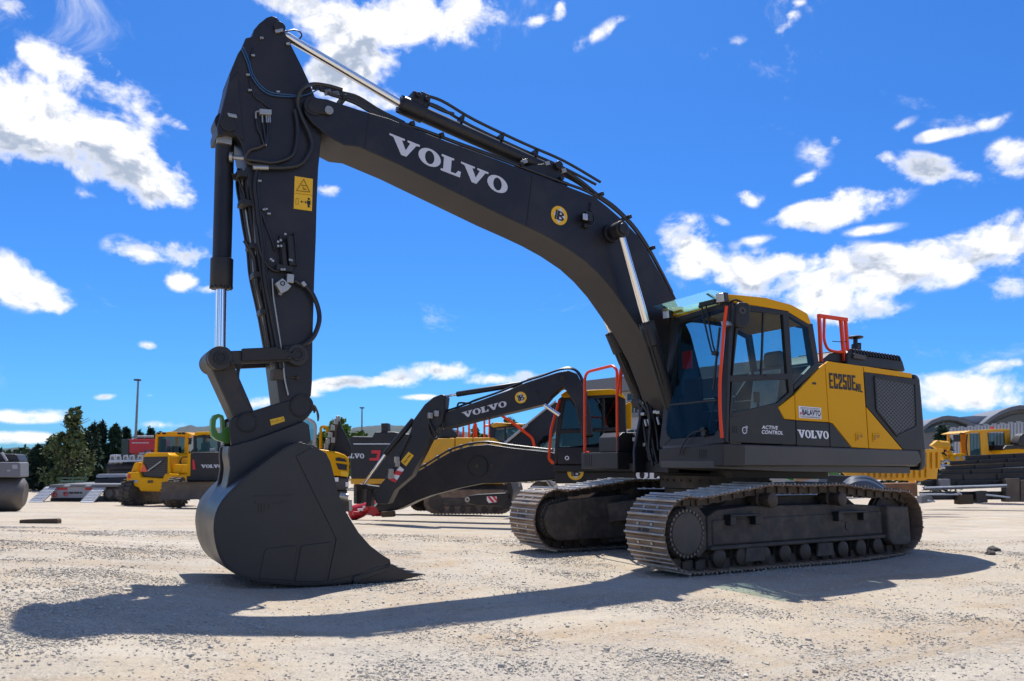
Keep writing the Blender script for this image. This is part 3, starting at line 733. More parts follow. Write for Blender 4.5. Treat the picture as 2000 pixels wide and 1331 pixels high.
# mirror
mp = Vector((1.15, SIDE+.17, 0))
mb = MB(); mb.prism([on(a, b, mp, Vector((.35, 1, 0)).normalized()) for a, b in ((1440, 593), (1445, 590), (1461, 591), (1466, 597), (1466, 628), (1461, 638), (1452, 641), (1442, 640), (1437, 632))], Vector((-.02, -.07, 0)))
mo = part('mirror', mb, M['black'], cab, .02)
mb = MB(); mb.tube([sy1(1426, 592, SIDE+.02), sy1(1436, 586, SIDE+.10), sy1(1450, 592, SIDE+.13)], .014); part('mirror_arm', mb, M['black'], mo)
mb = MB(); c = on(1450, 607, mp+Y*.004, Vector((.35, 1, 0)).normalized()); mb.ring(c, (.35, 1, 0), .02, .042, .004); part('mirror_mark', mb, M['skirt'], mo)
# marks on the cab door
c = sy1(1454, 841, SIDE+.013); mb = MB(); mb.ring(c, Y, .030, .041, .003)
mb.beam(c+Vector((.045, .001, 0)), c+Vector((-.045, .001, 0)), .002, .017, Y); mb.prism([c+Vector((-.022, 0, .026)), c+Vector((-.050, 0, .050)), c+Vector((-.026, 0, .052))], (0, .003, 0)); mb.prism([c+Vector((-.050, 0, .052)), c+Vector((-.050, 0, .02)), c+Vector((-.043, 0, .02)), c+Vector((-.043, 0, .052))], (0, .003, 0))
part('round_emblem', mb, M['decalgrey'], door)
mb = MB(); lettering(mb, 'ACTIVE', sy1(1488.5, 831, SIDE+.013), sy1(1519.5, 832.6, SIDE+.013), sy1(1487.5, 838.2, SIDE+.013), Y, .002, bold=.02)
lettering(mb, 'CONTROL', sy1(1488, 840.2, SIDE+.013), sy1(1530, 842.4, SIDE+.013), sy1(1487, 847.6, SIDE+.013), Y, .002, bold=.02)
part('door_lettering', mb, M['white'], door)
mb = MB()
for i in range(3): mb.prism(sy(SIDE+.013, (1431+i*4, 833), (1433.6+i*4, 833), (1433.6+i*4, 846), (1431+i*4, 846)), (0, .003, 0))
part('door_vent', mb, M['bdecal'], door)

# ---------------------------------------------------------------- right-hand platform, tool box and rails
mb = MB(); mb.bx(.55, 1.20, -1.40, -.56, 1.09, 1.315); mb.bx(.2, .56, -1.40, -.5, 1.09, 1.315); tb_ = part('step_box', mb, M['dark_side'], EX, .012)
mb = MB()
for i in range(4): mb.bx(1.199, 1.204, -1.33+i*.05, -1.30+i*.05, 1.13, 1.28)
part('step_slots', mb, M['bdecal'], tb_)
mb = MB(); mb.prism([Vector(p) for p in [(1.14, -1.06, 1.318), (1.14, -.64, 1.318), (1.14, -.64, 1.53), (1.08, -.64, 1.60), (1.08, -1.06, 1.60), (1.14, -1.06, 1.53)][:0]] or [Vector((1.14, -.62, 1.318)), Vector((1.14, -.62, 1.52)), Vector((1.06, -.62, 1.59)), Vector((.35, -.62, 1.61)), Vector((.35, -.62, 1.318))], (0, -.44, 0))
mb.bx(.0, .9, -.615, -.44, 1.318, 1.575)
part('tool_box', mb, M['dark_side'], EX, .015)
XQ = Vector((1.12, 0, 0))
q = lambda a, b, x=1.12: on(a, b, Vector((x, 0, 0)), X)
mb = MB(); mb.bend([q(1152, 884), q(1142, 886), q(1142, 728), q(1196, 714.5), q(1205, 722), q(1206, 886)], .021, .14)
mb.bend([q(1205, 778), q(1209, 745), q(1212, 722), q(1214, 716)], .018, .1)
mb.tube([on(1212, 770, XQ-X*.3, X), on(1216, 722, XQ-X*.3, X), on(1240, 680, XQ-X*.9, X)], .016, sub=3)
part('handrail', mb, M['orange'], EX)
# rail behind the cab
mb = MB(); h = lambda a, b, y=1.10: sy1(a, b, y)
mb.beam(h(1599.5, 616), h(1604, 708), .04, .04, Y); mb.beam(h(1598, 617), h(1654, 625), .05, .045, Y); mb.beam(h(1651, 624), h(1656, 690), .04, .04, Y)
mb.bend([h(1610, 620), h(1609, 664), h(1616, 683), h(1629, 687), h(1652, 689)], .019, .1); mb.beam(h(1642, 624), h(1649, 706), .045, .04, Y); mb.beam(h(1649, 688), h(1650, 707), .06, .05, Y)
part('handrail', mb, M['orange'], EX, .006)
mb = MB(); mb.prism(sy(1.08, (1601, 717), (1601, 706), (1622, 690), (1655, 684), (1655, 712), (1620, 706)), (0, -.9, 0)); part('hood_step', mb, M['black'], eh, .02)
mb = MB(); mb.tube([h(1626, 667), h(1645, 668), h(1655, 666)], .006); part('aerial', mb, M['black'], eh)
# ================================================================== boom
top = [(594, 206), (596, 198), (602, 192), (612, 190), (640, 194), (700, 214), (758.6, 231), (864, 272.6), (934.5, 298), (997, 321.5), (1040, 339), (1098.6, 360.6), (1141.6, 377), (1161, 384), (1188.5, 405.5), (1219.7, 433), (1247, 462), (1266.6, 493.4), (1286, 528.6), (1305.7, 563.8), (1321, 591), (1350, 655), (1372, 740), (1376, 800), (1366, 818), (1345, 824), (1322, 815)]
bot = [(1300, 752), (1279, 698), (1250, 644), (1219.7, 600), (1196, 565.7), (1169, 534.5), (1141.6, 509), (1102.5, 482), (1063.4, 460), (1024, 441), (973.5, 418), (895, 379), (817, 340.5), (778, 321), (700, 287), (672, 283.5), (654, 274), (632, 259), (610, 240), (596, 222)]
BPROF = sy(YB, *(top+bot))
mb = MB(); mb.prism(BPROF, (0, -2*YB, 0))
boom = part('boom', mb, M['boom'], EX, .012)
# weld seams and hem strip along the side plate
mb = MB(); mb.beam(sy1(1040, 340, YB+.002), sy1(1028, 443, YB+.002), .006, .006, Y); mb.beam(sy1(722, 222, YB+.002), sy1(712, 291, YB+.002), .006, .006, Y); part('weld_seam', mb, M['dark'], boom)
# boss plates at the tip
mb = MB(); mb.prism(sy(YB+.03, (601, 203), (607, 194), (618, 193), (646, 201), (655, 210), (650, 220), (640, 224), (614, 219), (604, 213)), (0, -.035, 0))
c = sy1(612, 208, 0); part('pin_keeper', mb, M['dark_side'], boom, .008)
mb = MB(); c = sy1(642, 216.5, YB+.03); mb.cyl(c, c+Y*.02, .045, n=20); mb.ring(c+Y*.02, Y, .02, .035, .01); part('keeper_bolt', mb, M['zinc'], boom, .003)
c = sy1(612, 208, YB); mb = MB(); mb.cyl((c.x, -YB-.04, c.z), (c.x, YB+.02, c.z), .10, n=28); part('boom_pin', mb, M['dark'], boom, .01)
mb = MB(); serif(mb, 'VOLVO', sy1(763, 261.5, YB+.002), sy1(992, 352.5, YB+.002), sy1(760, 294, YB+.002), Y, .004); part('boom_lettering', mb, M['decalgrey'], boom)
bdir = (sy1(1100, 424, YB)-sy1(1084, 417, YB)).normalized(); bup = Y.cross(bdir); bup = bup if bup.z > 0 else -bup
badge(1092, 421.5, .119, Vector((0, YB+.002, 0)), Y, bup, bdir, boom, 'boom_badge')
# boom work lamp
mb = MB(); c = sy1(1147, 425, YB+.06); mb.box(c, (.10, .09, .12)); mb.tube([sy1(1152, 408, YB+.02), sy1(1158, 418, YB+.04), sy1(1160, 432, YB+.05), sy1(1154, 441, YB+.06), sy1(1147, 440, YB+.05)], .012); mb.beam(sy1(1155, 395, YB+.02), sy1(1153, 420, YB+.03), .015, .015, Y); mb.box(sy1(1144, 442, YB+.03), (.07, .05, .05))
wl = part('work_lamp', mb, M['black'], boom, .012)
mb = MB(); mb.box(sy1(1143, 424, YB+.11), (.07, .02, .08)); part('lamp_lens', mb, M['lamp'], wl, .008)
# stick cylinder bracket on the boom
mb = MB()
for yy in (.13, -.09): mb.prism(sy(yy, (1012, 330), (1040, 322), (1082, 318), (1094, 330), (1098, 350), (1112, 362), (1100, 370), (1030, 345)), (0, -.04, 0))
c = sy1(1077, 332, 0); mb.cyl(c-Y*.17, c+Y*.19, .055)
part('cylinder_bracket', mb, M['dark'], boom, .01)

def cylinder(name, a, b, r, rod_to, rr, parent=EX, gland=True, m=None):
    m = m or M['dark']; a = Vector(a); b = Vector(b); rod_to = Vector(rod_to)
    d = (b-a).normalized(); L = (b-a).length
    mb = MB(); mb.lathe(a, d, [(-.02, r*.7), (.0, r), (L-.32, r), (L-.31, r*1.04), (L-.30, r*1.20), (L-.04, r*1.20), (L-.015, r*1.05), (L, r*.9)] if gland else [(0, r*.8), (.02, r), (L-.02, r), (L, r*.8)], 30)
    o = part(name, mb, m, parent)
    if gland:
        bb = MB()
        e = d.orthogonal().normalized(); f = d.cross(e)
        for i in range(12):
            th = 2*math.pi*i/12; p = b-d*.035+(e*math.cos(th)+f*math.sin(th))*r*1.08; bb.cyl(p, p+d*.03, .012, n=6)
        part('gland_bolts', bb, M['dark'], o)
    mb = MB(); mb.cyl(b-d*.05, rod_to, rr, n=24); part('piston_rod', mb, M['chrome'], o)
    return o
# boom cylinders
for s, head, mid, foot in ((1, (1212, 448), (1261, 629), None), (-1, (1165, 572), (1194, 646), None)):
    yy = s*(YB+.20)
    if s == 1: hd_ = sy1(1210, 450, yy); md_ = sy1(1262, 629, yy); base = hd_+(md_-hd_).normalized()*2.85
    else: hd_ = Vector((hd_.x, -(YB+.20), hd_.z)); md_ = sy1(1194.5, 648, yy); base = sy1(1252, 785, yy)
    d = (hd_-base).normalized()
    bc = cylinder('boom_cylinder', base, md_, .083, hd_, .047)
    mb = MB(); mb.cyl(hd_-Y*.07, hd_+Y*.07, .105, n=28); mb.cyl(hd_-Y*.10, hd_+Y*.10, .07, n=24); part('rod_eye', mb, M['dark'], bc, .012)
    mb = MB(); mb.cyl(base-Y*.08, base+Y*.08, .11, n=24); part('cylinder_eye', mb, M['dark'], bc, .012)
    mb = MB()
    off = Vector((.10, 0, .04)); p = md_-d*.15
    mb.tube([p+off*.9, p+off*1.25-d*.06, p+off*1.1-d*.3, p+off*.95-d*.9, p+off*.9-d*1.3], .020); mb.tube([p+off*.85+Y*.05, p+off*1.1+Y*.05-d*.1, p+off*.92+Y*.05-d*.7], .014)
    part('cylinder_pipe', mb, M['black'], bc)
mb = MB(); c = sy1(1210, 450, YB+.20); mb.cyl((c.x, -YB-.30, c.z), (c.x, YB+.28, c.z), .062, n=24); mb.cyl((c.x, -YB-.06, c.z), (c.x, YB+.07, c.z), .12, n=28); part('boom_cylinder_pin', mb, M['dark'], boom, .01)
# stick cylinder
ra = sy1(551, 66, 0); ga = sy1(779, 203, 0); ea = sy1(1077, 336, 0)
scy = cylinder('stick_cylinder', ea, ga, .088, ra, .048)
d = (ga-ea).normalized(); upn = Y.cross(d); upn = upn if upn.z > 0 else -upn
mb = MB(); p = ga-d*.22; mb.box(p+upn*.13, (.22, .16, .13), Matrix((d, Y, upn)).transposed()); mb.box(p+upn*.20-d*.05, (.12, .12, .08), Matrix((d, Y, upn)).transposed())
for k in (-.06, .05): mb.cyl(p+d*k+upn*.15+Y*.08, p+d*k+upn*.15+Y*.12, .03, n=12)
part('port_block', mb, M['black'], scy, .012)
mb = MB()
for yy, h0 in ((.06, .19), (-.04, .16)):
    mb.tube([p+upn*h0+Y*yy, p-d*.25+upn*(h0+.04)+Y*yy, p-d*.7+upn*(h0-.01)+Y*yy, p-d*1.4+upn*(h0-.02)+Y*yy, p-d*2.0+upn*(h0-.01)+Y*yy, p-d*2.6+upn*(.12)+Y*yy], .018)
mb.tube([p-d*.1+upn*.10+Y*.09, p-d*.3+upn*.10+Y*.09, p-d*.42+upn*.13+Y*.07], .02)
part('hydraulic_pipe', mb, M['hose'], scy)
mb = MB()
for k in (.55, 1.1, 1.6): mb.box(p-d*k+upn*.13, (.03, .16, .11), Matrix((d, Y, upn)).transposed())
part('pipe_clamp', mb, M['black'], scy, .005)
# hoses and pipes on top of the boom
def hose(parent, pts, y, r, m=None, name='hydraulic_hose', n=8):
    mb = MB(); mb.tube([sy1(a, b, (y if not isinstance(y, (list, tuple)) else y[i])) for i, (a, b) in enumerate(pts)], r, n); return part(name, mb, m or M['hose'], parent)
hose(boom, [(640, 183), (690, 200), (730, 222), (770, 238), (830, 256), (900, 283), (960, 305), (1030, 331), (1100, 357), (1150, 376), (1195, 405), (1232, 440), (1262, 482), (1290, 530), (1318, 585)], .20, .019)
hose(boom, [(625, 176), (680, 190), (720, 212), (760, 232), (820, 252), (890, 278), (960, 303), (1040, 334), (1110, 360)], .12, .019)
hose(boom, [(610, 172), (650, 178), (700, 196), (735, 218), (780, 240), (860, 268)], .04, .022)
hose(boom, [(632, 172), (668, 181), (700, 190), (742, 216), (790, 240)], -.05, .017)
hose(boom, [(1060, 318), (1090, 328), (1130, 352), (1165, 380), (1200, 405), (1235, 440), (1260, 475), (1285, 520), (1312, 572)], .05, .026)
hose(boom, [(1075, 330), (1120, 352), (1160, 378), (1190, 398)], -.02, .024)
mb = MB()
for a, b in ((668, 196), (800, 247), (857, 269), (1012, 326), (1090, 352), (1168, 383), (1222, 427), (1268, 487)):
    mb.box(sy1(a, b, .14), (.05, .20, .05), Matrix.Rotation(R(20), 3, 'Y'))
part('hose_clamp', mb, M['black'], boom, .006)
mb = MB()
for a, b in ((1088, 322), (1068, 320), (1100, 334), (1024, 316), (640, 181), (655, 184)): mb.box(sy1(a, b, .12), (.07, .05, .05), Matrix.Rotation(R(22), 3, 'Y'))
part('hose_fitting', mb, M['zinc'], boom, .006)

# ================================================================== stick
sp = [(506, 46), (521, 34), (530, 31), (540, 33), (550, 45), (555, 60), (570, 90), (590, 130), (604, 160), (622, 205), (629, 250), (625, 300), (622, 330), (619, 400), (617.6, 463), (614.5, 542), (613, 600), (611, 665), (610, 747), (608, 772), (603, 783), (590, 800), (560, 800), (547, 790), (541, 744), (532, 678), (519, 602), (510, 551), (502, 495), (494, 400), (486, 360), (480, 315), (474, 287), (465, 268), (449, 260), (425, 263), (424, 249), (433, 215), (447, 158), (449, 145), (465, 104), (474, 91), (480, 74), (493, 71), (496, 58)]
mb = MB(); mb.prism(sy(YS, *sp), (0, -2*YS, 0))
stick = part('stick', mb, M['stickp'], EX, .012)
mb = MB(); mb.prism(sy(YS+.012, (494, 73), (507, 49), (521, 37), (531, 34), (539, 36), (548, 47), (553, 62), (567, 92), (586, 131), (598, 158), (604, 184), (600, 200), (560, 196), (530, 180), (500, 150)), (0, -.014, 0)) if False else None
mb.prism(sy(YS+.014, (426, 249), (434, 217), (448, 160), (465, 139), (468, 190), (473, 240), (478, 275), (466, 266), (449, 259), (426, 262)), (0, -.016, 0))
part('cylinder_ear', mb, M['stickp'], stick, .006)
for a, b, r, hh in ((446, 244, .075, .02), (546, 54, .06, .015)):
    mb = MB(); c = sy1(a, b, YS+.014); mb.cyl(c, c+Y*hh, r, n=28); part('pin_cap', mb, M['dark_side'], stick, .006)
mb = MB(); mb.prism(sy(YS+.03, (444, 220), (462, 224), (464, 231), (447, 228)), (0, -.02, 0)); mb.prism(sy(YS+.03, (537, 58), (553, 55), (554, 62), (539, 64)), (0, -.03, 0)); part('grease_block', mb, M['zinc'], stick, .005)
mb = MB(); mb.prism(sy(YS+.06, (507, 212), (531, 214), (531, 224), (507, 223)), (0, -.06, 0))
vb = part('grease_distributor', mb, M['zinc'], stick, .006)
mb = MB()
for a in (512, 520, 523.5, 527): mb.cyl(sy1(a, 224, YS+.03), sy1(a+.8, 240, YS+.03), .008, n=8)
mb.tube([sy1(507, 218, YS+.03), sy1(500, 219, YS+.03), sy1(500, 232, YS+.03)], .009, sub=2)
part('grease_fitting', mb, M['zinc'], vb)
for pts in ([(500, 230), (503, 250), (509, 262), (514, 278), (517, 284)], [(513, 240), (517, 262), (519, 284)], [(523, 240), (522, 262), (520, 284)], [(527, 238), (526, 258), (521, 283)]): hose(stick, pts, YS+.025, .010)
hose(stick, [(518, 283), (505, 289), (490, 293), (481, 303), (480, 312), (487, 320), (500, 322), (540, 325)], YS+.03, .013, M['troller'])
hose(stick, [(495, 92), (490, 112), (488, 140), (489, 165), (497, 188), (515, 202), (528, 212)], YS+.015, .007)
hose(stick, [(475, 92), (486, 118), (494, 145), (510, 168), (530, 181), (560, 185), (590, 187), (610, 181), (622, 174)], YS+.02, .007, M['blue'])
hose(stick, [(472, 96), (483, 122), (491, 148), (507, 171), (528, 185), (560, 189), (590, 189)], YS+.02, .007, M['blue'])
hose(stick, [(545, 68), (560, 62), (575, 59), (587, 64), (588, 73), (572, 83), (560, 85)], (.1, .1, .05, 0, 0, .02, .08), .008)
hose(stick, [(480, 312), (505, 315), (530, 318), (556, 312), (573, 300), (580, 270), (580, 240), (576, 215)], YS+.04, .020, M['hose'], 'corrugated_hose')
hose(stick, [(524, 328), (555, 328), (585, 322), (602, 303), (609, 282), (603, 258), (590, 230), (582, 205), (583, 188), (592, 172), (612, 165), (640, 168), (668, 176)], [YS+.05]*8+[YS+.08, YS+.1, .24, .22, .2], .022)
mb = MB(); mb.cyl(sy1(494, 327.5, YS+.05), sy1(524, 328.5, YS+.05), .023, n=14); mb.cyl(sy1(449, 307, .12), sy1(478, 310, YS), .022, n=14); mb.cyl(sy1(449, 307, .12), sy1(455, 307.5, .13), .05, n=14); part('hose_coupling', mb, M['zinc'], stick, .003)
mb = MB()
for a, b in ((511, 75), (494, 109), (484, 147), (488, 177), (517, 284), (543, 180), (507, 354), (519, 409), (525, 418), (516, 410), (562, 87)): mb.box(sy1(a, b, YS+.02), (.036, .03, .020), Matrix.Rotation(R(12), 3, 'Y'))
part('hose_clip', mb, M['zinc'], stick, .004)
# pipe bundle running down the front edge
pp = [(486, 330), (482, 360), (487, 400), (492, 440), (500, 490), (504, 540), (516, 600), (528, 660), (538, 720)]
for k, (dx, yy, r, mm) in enumerate(((0, .10, .020, 'black'), (8, .16, .017, 'hose'), (16, YS+.03, .017, 'black'), (-6, .02, .018, 'hose'), (5, -.06, .018, 'black'), (12, .13, .014, 'dark'), (2, .07, .013, 'hose'), (22, YS+.02, .012, 'hose'), (-2, -.12, .016, 'dark'), (-13, -.02, .017, 'hose'), (-20, -.10, .016, 'black'), (-9, .05, .012, 'zinc'), (-16, -.16, .014, 'hose'))):
    hose(stick, [(a+dx*(1-.35*i/8), b) for i, (a, b) in enumerate(pp)], yy, r, M[mm], 'hydraulic_pipe')
hose(stick, [(452, 340), (462, 345), (470, 362), (478, 385), (480, 410)], .08, .014)
hose(stick, [(478, 470), (495, 500), (501, 540), (503, 560), (515, 610), (523, 660), (531, 690)], .14, .022)
mb = MB()
for a, b in ((477, 400), (493, 485), (486, 340), (470, 345), (502, 540), (515, 612)): mb.box(sy1(a+4, b, .10), (.14, .18, .055))
part('pipe_clamp', mb, M['black'], stick, .008)
mb = MB(); mb.beam(sy1(453, 346, .06), sy1(475, 346, .06), .05, .05); part('pipe_stay', mb, M['dark'], stick, .005)
hose(stick, [(505, 405), (513, 420), (520, 440), (530, 465), (538, 490)], YS+.02, .009)
hose(stick, [(500, 440), (508, 490), (520, 515), (532, 527), (545, 530)], YS+.03, .012)
# accumulators / valve on the stick side
mb = MB(); mb.cyl(sy1(566, 462, YS+.06), sy1(571, 520, YS+.06), .035, n=16); mb.cyl(sy1(553, 475, YS+.05), sy1(557, 520, YS+.05), .028, n=14); mb.beam(sy1(548, 460, YS+.02), sy1(552, 525, YS+.02), .03, .03, Y); mb.beam(sy1(574, 455, YS+.02), sy1(579, 520, YS+.02), .02, .05, Y)
mb.box(sy1(555, 525, YS+.04), (.16, .07, .06))
part('hydraulic_accumulator', mb, M['black'], stick, .006)
mb = MB()
for a, b in ((543, 473), (548, 470), (543, 481), (549, 481), (566, 508), (569, 509), (550, 527), (555, 527), (529, 507), (533, 510), (557, 458)): mb.box(sy1(a, b, YS+.085), (.02, .02, .02))
part('valve_bolts', mb, M['zinc'], stick)
mb = MB(); mb.prism(sy(YS+.09, (538, 553), (552, 543), (570, 559), (563, 567), (550, 574)), (0, -.08, 0)); mb.box(sy1(566, 545, YS+.05), (.07, .06, .09)); mb.cyl(sy1(549, 571, YS+.05), sy1(546, 577, YS+.05), .02, n=10)
vv = part('control_valve', mb, M['zinc'], stick, .008)
mb = MB(); mb.ring(sy1(552, 554, YS+.09), Y, .014, .024, .006); part('valve_face', mb, M['bdecal'], vv)
hose(stick, [(575, 548), (588, 556), (600, 562), (612, 578), (622, 605), (623, 630), (612, 658), (594, 673), (575, 679), (553, 680)], [YS+.05, YS+.05, YS+.05, YS+.06, YS+.07, YS+.08, YS+.07, YS+.05, YS+.04, YS+.03], .024)
mb = MB(); mb.beam(sy1(589, 558, YS+.05), sy1(595, 554, YS+.05), .05, .07, Y); part('hose_clip', mb, M['zinc'], stick, .004)
hose(stick, [(532, 545), (534, 580), (540, 620), (546, 660), (552, 700), (556, 740), (563, 772)], YS+.02, .009, M['zinc'], 'grease_line')
mb = MB(); mb.cyl(sy1(560, 737, YS+.02), sy1(582, 738, YS+.02), .006, n=8); mb.cyl(sy1(580, 738, YS+.015), sy1(583.5, 738, YS+.03), .02, n=10); mb.box(sy1(541, 733, .15), (.10, .14, .10)); part('pipe_end_fitting', mb, M['troller'], stick, .006)
# warning sticker
mb = MB(); SY = YS+.003
mb.prism(sy(SY, (575.5, 344.5), (611, 350), (609, 413), (573.5, 408)), (0, .003, 0)); ws_ = part('warning_sticker', mb, M['ydecal'], stick)
mb = MB(); S2 = SY+.003
def line(a, b, w): mb.beam(sy1(*a, S2), sy1(*b, S2), .002, w, Y)
for a, b in (((593, 351), (605, 376)), ((605, 376), (579, 373)), ((579, 373), (593, 351))): line(a, b, .016)
line((575.5, 378), (609.5, 382), .006)
for a, b in (((588, 362), (594, 364)), ((593, 364), (598, 363)), ((591, 366), (594, 371)), ((594, 369), (598, 372))): line(a, b, .017)
line((578, 388), (583, 388.6), .005); line((583, 388.6), (582.5, 400), .005); line((582.5, 400), (577.6, 399.4), .005); line((577.6, 399.4), (578, 388), .005)
line((588, 394.5), (598, 395.5), .012)
mb.prism(sy(S2, (587, 394.5), (590, 391.5), (590, 397.5)), (0, .002, 0)); mb.prism(sy(S2, (599, 395.5), (596, 392.5), (596, 398.5)), (0, .002, 0))
c = sy1(603, 389, S2); mb.cyl(c, c+Y*.002, .012, n=14)
mb.prism(sy(S2, (599.5, 392), (606.5, 392.8), (606.4, 400), (605, 400), (604.8, 406), (601, 405.5), (600.8, 399.5), (599.3, 399)), (0, .002, 0))
part('warning_symbols', mb, M['bdecal'], ws_)
# bucket cylinder
ta = sy1(440, 250, 0); tg = sy1(432, 566, 0); tp = sy1(430, 700, 0)
bcy = cylinder('bucket_cylinder', ta, tg, .088, tp, .052)
mb = MB(); mb.cyl(ta-Y*.12, ta+Y*.12, .12, n=24); part('cylinder_eye', mb, M['dark'], bcy, .01)
mb = MB(); mb.box(sy1(438, 274, .09), (.14, .05, .08)); part('cylinder_port', mb, M['zinc'], bcy, .005)
# bucket linkage
LK = sy1(430, 700, .24); LA = sy1(580, 694, .24)
mb = MB()
for s in (1, -1):
    y = s*.24
    a = Vector((LK.x, y, LK.z)); b = Vector((LA.x, y, LA.z))
    mb.beam(a, b, .05, .125); mb.cyl(a-Y*.03, a+Y*.035, .112, n=30); mb.cyl(b-Y*.03, b+Y*.035, .105, n=30)
lk = part('guide_link', mb, M['link'], EX, .012)
mb = MB(); mb.prism(sy(.30, (473, 681), (540, 678), (572, 690), (572, 703), (545, 703), (473, 705)), (0, -.05, 0)); part('link_cover', mb, M['dark_side'], lk, .008)
mb = MB()
for P_ in (LK, LA):
    mb.cyl((P_.x, -.28, P_.z), (P_.x, .285, P_.z), .062, n=24); mb.ring((P_.x, .285, P_.z), Y, .035, .062, .012)
mb.cyl(sy1(455, 709, .25), sy1(455, 709, .31), .02, n=8); mb.cyl(sy1(565, 700, .25), sy1(565, 700, .31), .02, n=8)
part('link_pin', mb, M['dark'], lk, .006)
QP = sy1(483, 826, .20); QP0 = Vector((QP.x, 0, QP.z))
mb = MB()
a = Vector((LK.x, 0, LK.z)); d = (QP0-a).normalized(); e = Y.cross(d)
for s in (1, -1): pass
mb.prism([a+d*.05+e*.105+Y*.17, a+d*.05-e*.095+Y*.17, QP0-e*.085-d*.02+Y*.17, QP0+e*.105-d*.0+Y*.17], (0, -.34, 0))
mb.cyl(a-Y*.19, a+Y*.19, .115, n=30); mb.cyl(QP0-Y*.16, QP0+Y*.16, .105, n=28)
part('bucket_link', mb, M['link'], EX, .02)
hose(lk, [(478, 705), (468, 718), (465, 738), (470, 765), (480, 785), (492, 802)], .16, .012); hose(lk, [(474, 706), (464, 722), (462, 745), (470, 775), (484, 798), (490, 803)], .10, .012)
# quick coupler
YQ = .21
mb = MB(); qc_p = [(449, 822), (456, 815), (482, 807), (546, 787), (575, 779), (590, 775), (601, 781), (608, 794), (605, 812), (592, 824), (545, 842), (487, 864), (452, 872), (449, 850)]
for s in (1, -1):
    pl = [Vector((p.x, s*YQ if s > 0 else -YQ+.05, p.z)) for p in sy(YQ, *qc_p)]; mb.prism(pl, (0, -.05, 0))
pl = [Vector((p.x, YQ-.05, p.z)) for p in sy(YQ, (455, 822), (500, 808), (540, 800), (560, 812), (545, 838), (487, 858), (455, 866))]; mb.prism(pl, (0, -2*YQ+.10, 0))
qc = part('quick_coupler', mb, M['dark'], EX, .012)
mb = MB()
for a, b, r in ((483, 825.5, .095), (589, 793, .115)):
    c = sy1(a, b, YQ); mb.cyl((c.x, -YQ-.012, c.z), (c.x, YQ+.012, c.z), r, n=32); mb.ring((c.x, YQ+.012, c.z), Y, r*.78, r*.92, .008)
part('coupler_pin', mb, M['dark'], qc, .006)
mb = MB(); mb.prism(sy(YQ+.002, (527, 820), (554, 813.5), (556.5, 823), (529.5, 831.5)), (0, .003, 0)); cs_ = part('coupler_sticker', mb, M['ydecal'], qc)
mb = MB()
for i in range(5):
    u = 530+i*5; v = 824-i*1.4; mb.beam(sy1(u, v+2, YQ+.006), sy1(u+3, v-2+i % 2*3, YQ+.006), .001, .012, Y)
part('sticker_marks', mb, M['bdecal'], cs_)
# green lifting eye at the coupler
hk_o = [(412, 838), (413, 820), (418, 811), (427, 808.5), (436, 812), (439, 822), (440, 838), (447.5, 833), (448, 867), (424, 860), (414, 852)]
hk_i = [(421, 836), (422, 822), (427, 815), (432.5, 817), (433, 826), (434, 842), (431, 847), (425, 845)]
mb = MB(); yo_ = .06; O = sy(yo_, *hk_o); I_ = sy(yo_, *hk_i)
pairs = [(O[0], I_[0]), (O[1], I_[1]), (O[2], I_[2]), (O[3], I_[2]), (O[4], I_[3]), (O[5], I_[4]), (O[6], I_[5]), (O[8], I_[6]), (O[9], I_[7]), (O[10], I_[7])]
for i in range(len(pairs)):
    a1, b1 = pairs[i]; a2, b2 = pairs[(i+1) % len(pairs)]
    q_ = [a1, a2, b2, b1]; q2 = []
    for v in q_:
        if not q2 or (v-q2[-1]).length > 1e-4: q2.append(v)
    if len(q2) >= 3: mb.prism(q2, (0, -.10, 0))
mb.prism([O[6], O[7], O[8]], (0, -.10, 0))
part('lifting_eye', mb, M['green'], qc, .0)
# ================================================================== bucket
edge = [(764, 1105), (738, 1113), (694, 1127), (688, 1136), (644, 1140), (593.5, 1142), (533.5, 1138.6), (495.6, 1132), (464, 1121), (442, 1104), (428, 1078.6), (421.5, 1050), (420, 1028), (424, 1003), (437, 977.7), (464, 949), (502, 917.7), (546, 886), (574.5, 869), (592, 866)]
mouth = [(612, 870), (637.6, 886), (645.5, 902), (653, 930), (660, 962), (672, 993.5), (685, 1015.6), (701, 1041), (723, 1066), (748, 1085), (762, 1093)]
E3 = sy(YK, *edge); MO = sy(YK, *mouth)
zmin = min(p.z for p in E3)
mb = MB(); mb.prism(E3+MO, (0, -.035, 0))
mb.prism([Vector((p.x, -YK+.035, p.z)) for p in E3+MO], (0, -.035, 0))
th = .03; inner = []
cx = sum(p.x for p in E3+MO)/len(E3+MO); cz = sum(p.z for p in E3+MO)/len(E3+MO)
def smooth_path(P, k=4):
    q = []
    for i in range(len(P)-1):
        p0 = P[max(i-1, 0)]; p1 = P[i]; p2 = P[i+1]; p3 = P[min(i+2, len(P)-1)]
        for j in range(k):
            t = j/k; q.append(.5*((2*p1)+(p2-p0)*t+(2*p0-5*p1+4*p2-p3)*t*t+(3*p1-p0-3*p2+p3)*t*t*t))
    q.append(P[-1]); return q
SH = smooth_path(E3[3:], 3)
vs = []; n = len(SH)
for i, p in enumerate(SH):
    d = (SH[min(i+1, n-1)]-SH[max(i-1, 0)]); nn = Vector((d.z, 0, -d.x)).normalized()
    if nn.dot(Vector((cx, YK, cz))-p) < 0: nn = -nn
    o_ = p-nn*.012; in_ = p+nn*th
    vs += [Vector((o_.x, YK-.004, o_.z)), Vector((o_.x, -YK+.004, o_.z)), Vector((in_.x, -YK+.004, in_.z)), Vector((in_.x, YK-.004, in_.z))]
fs_ = []
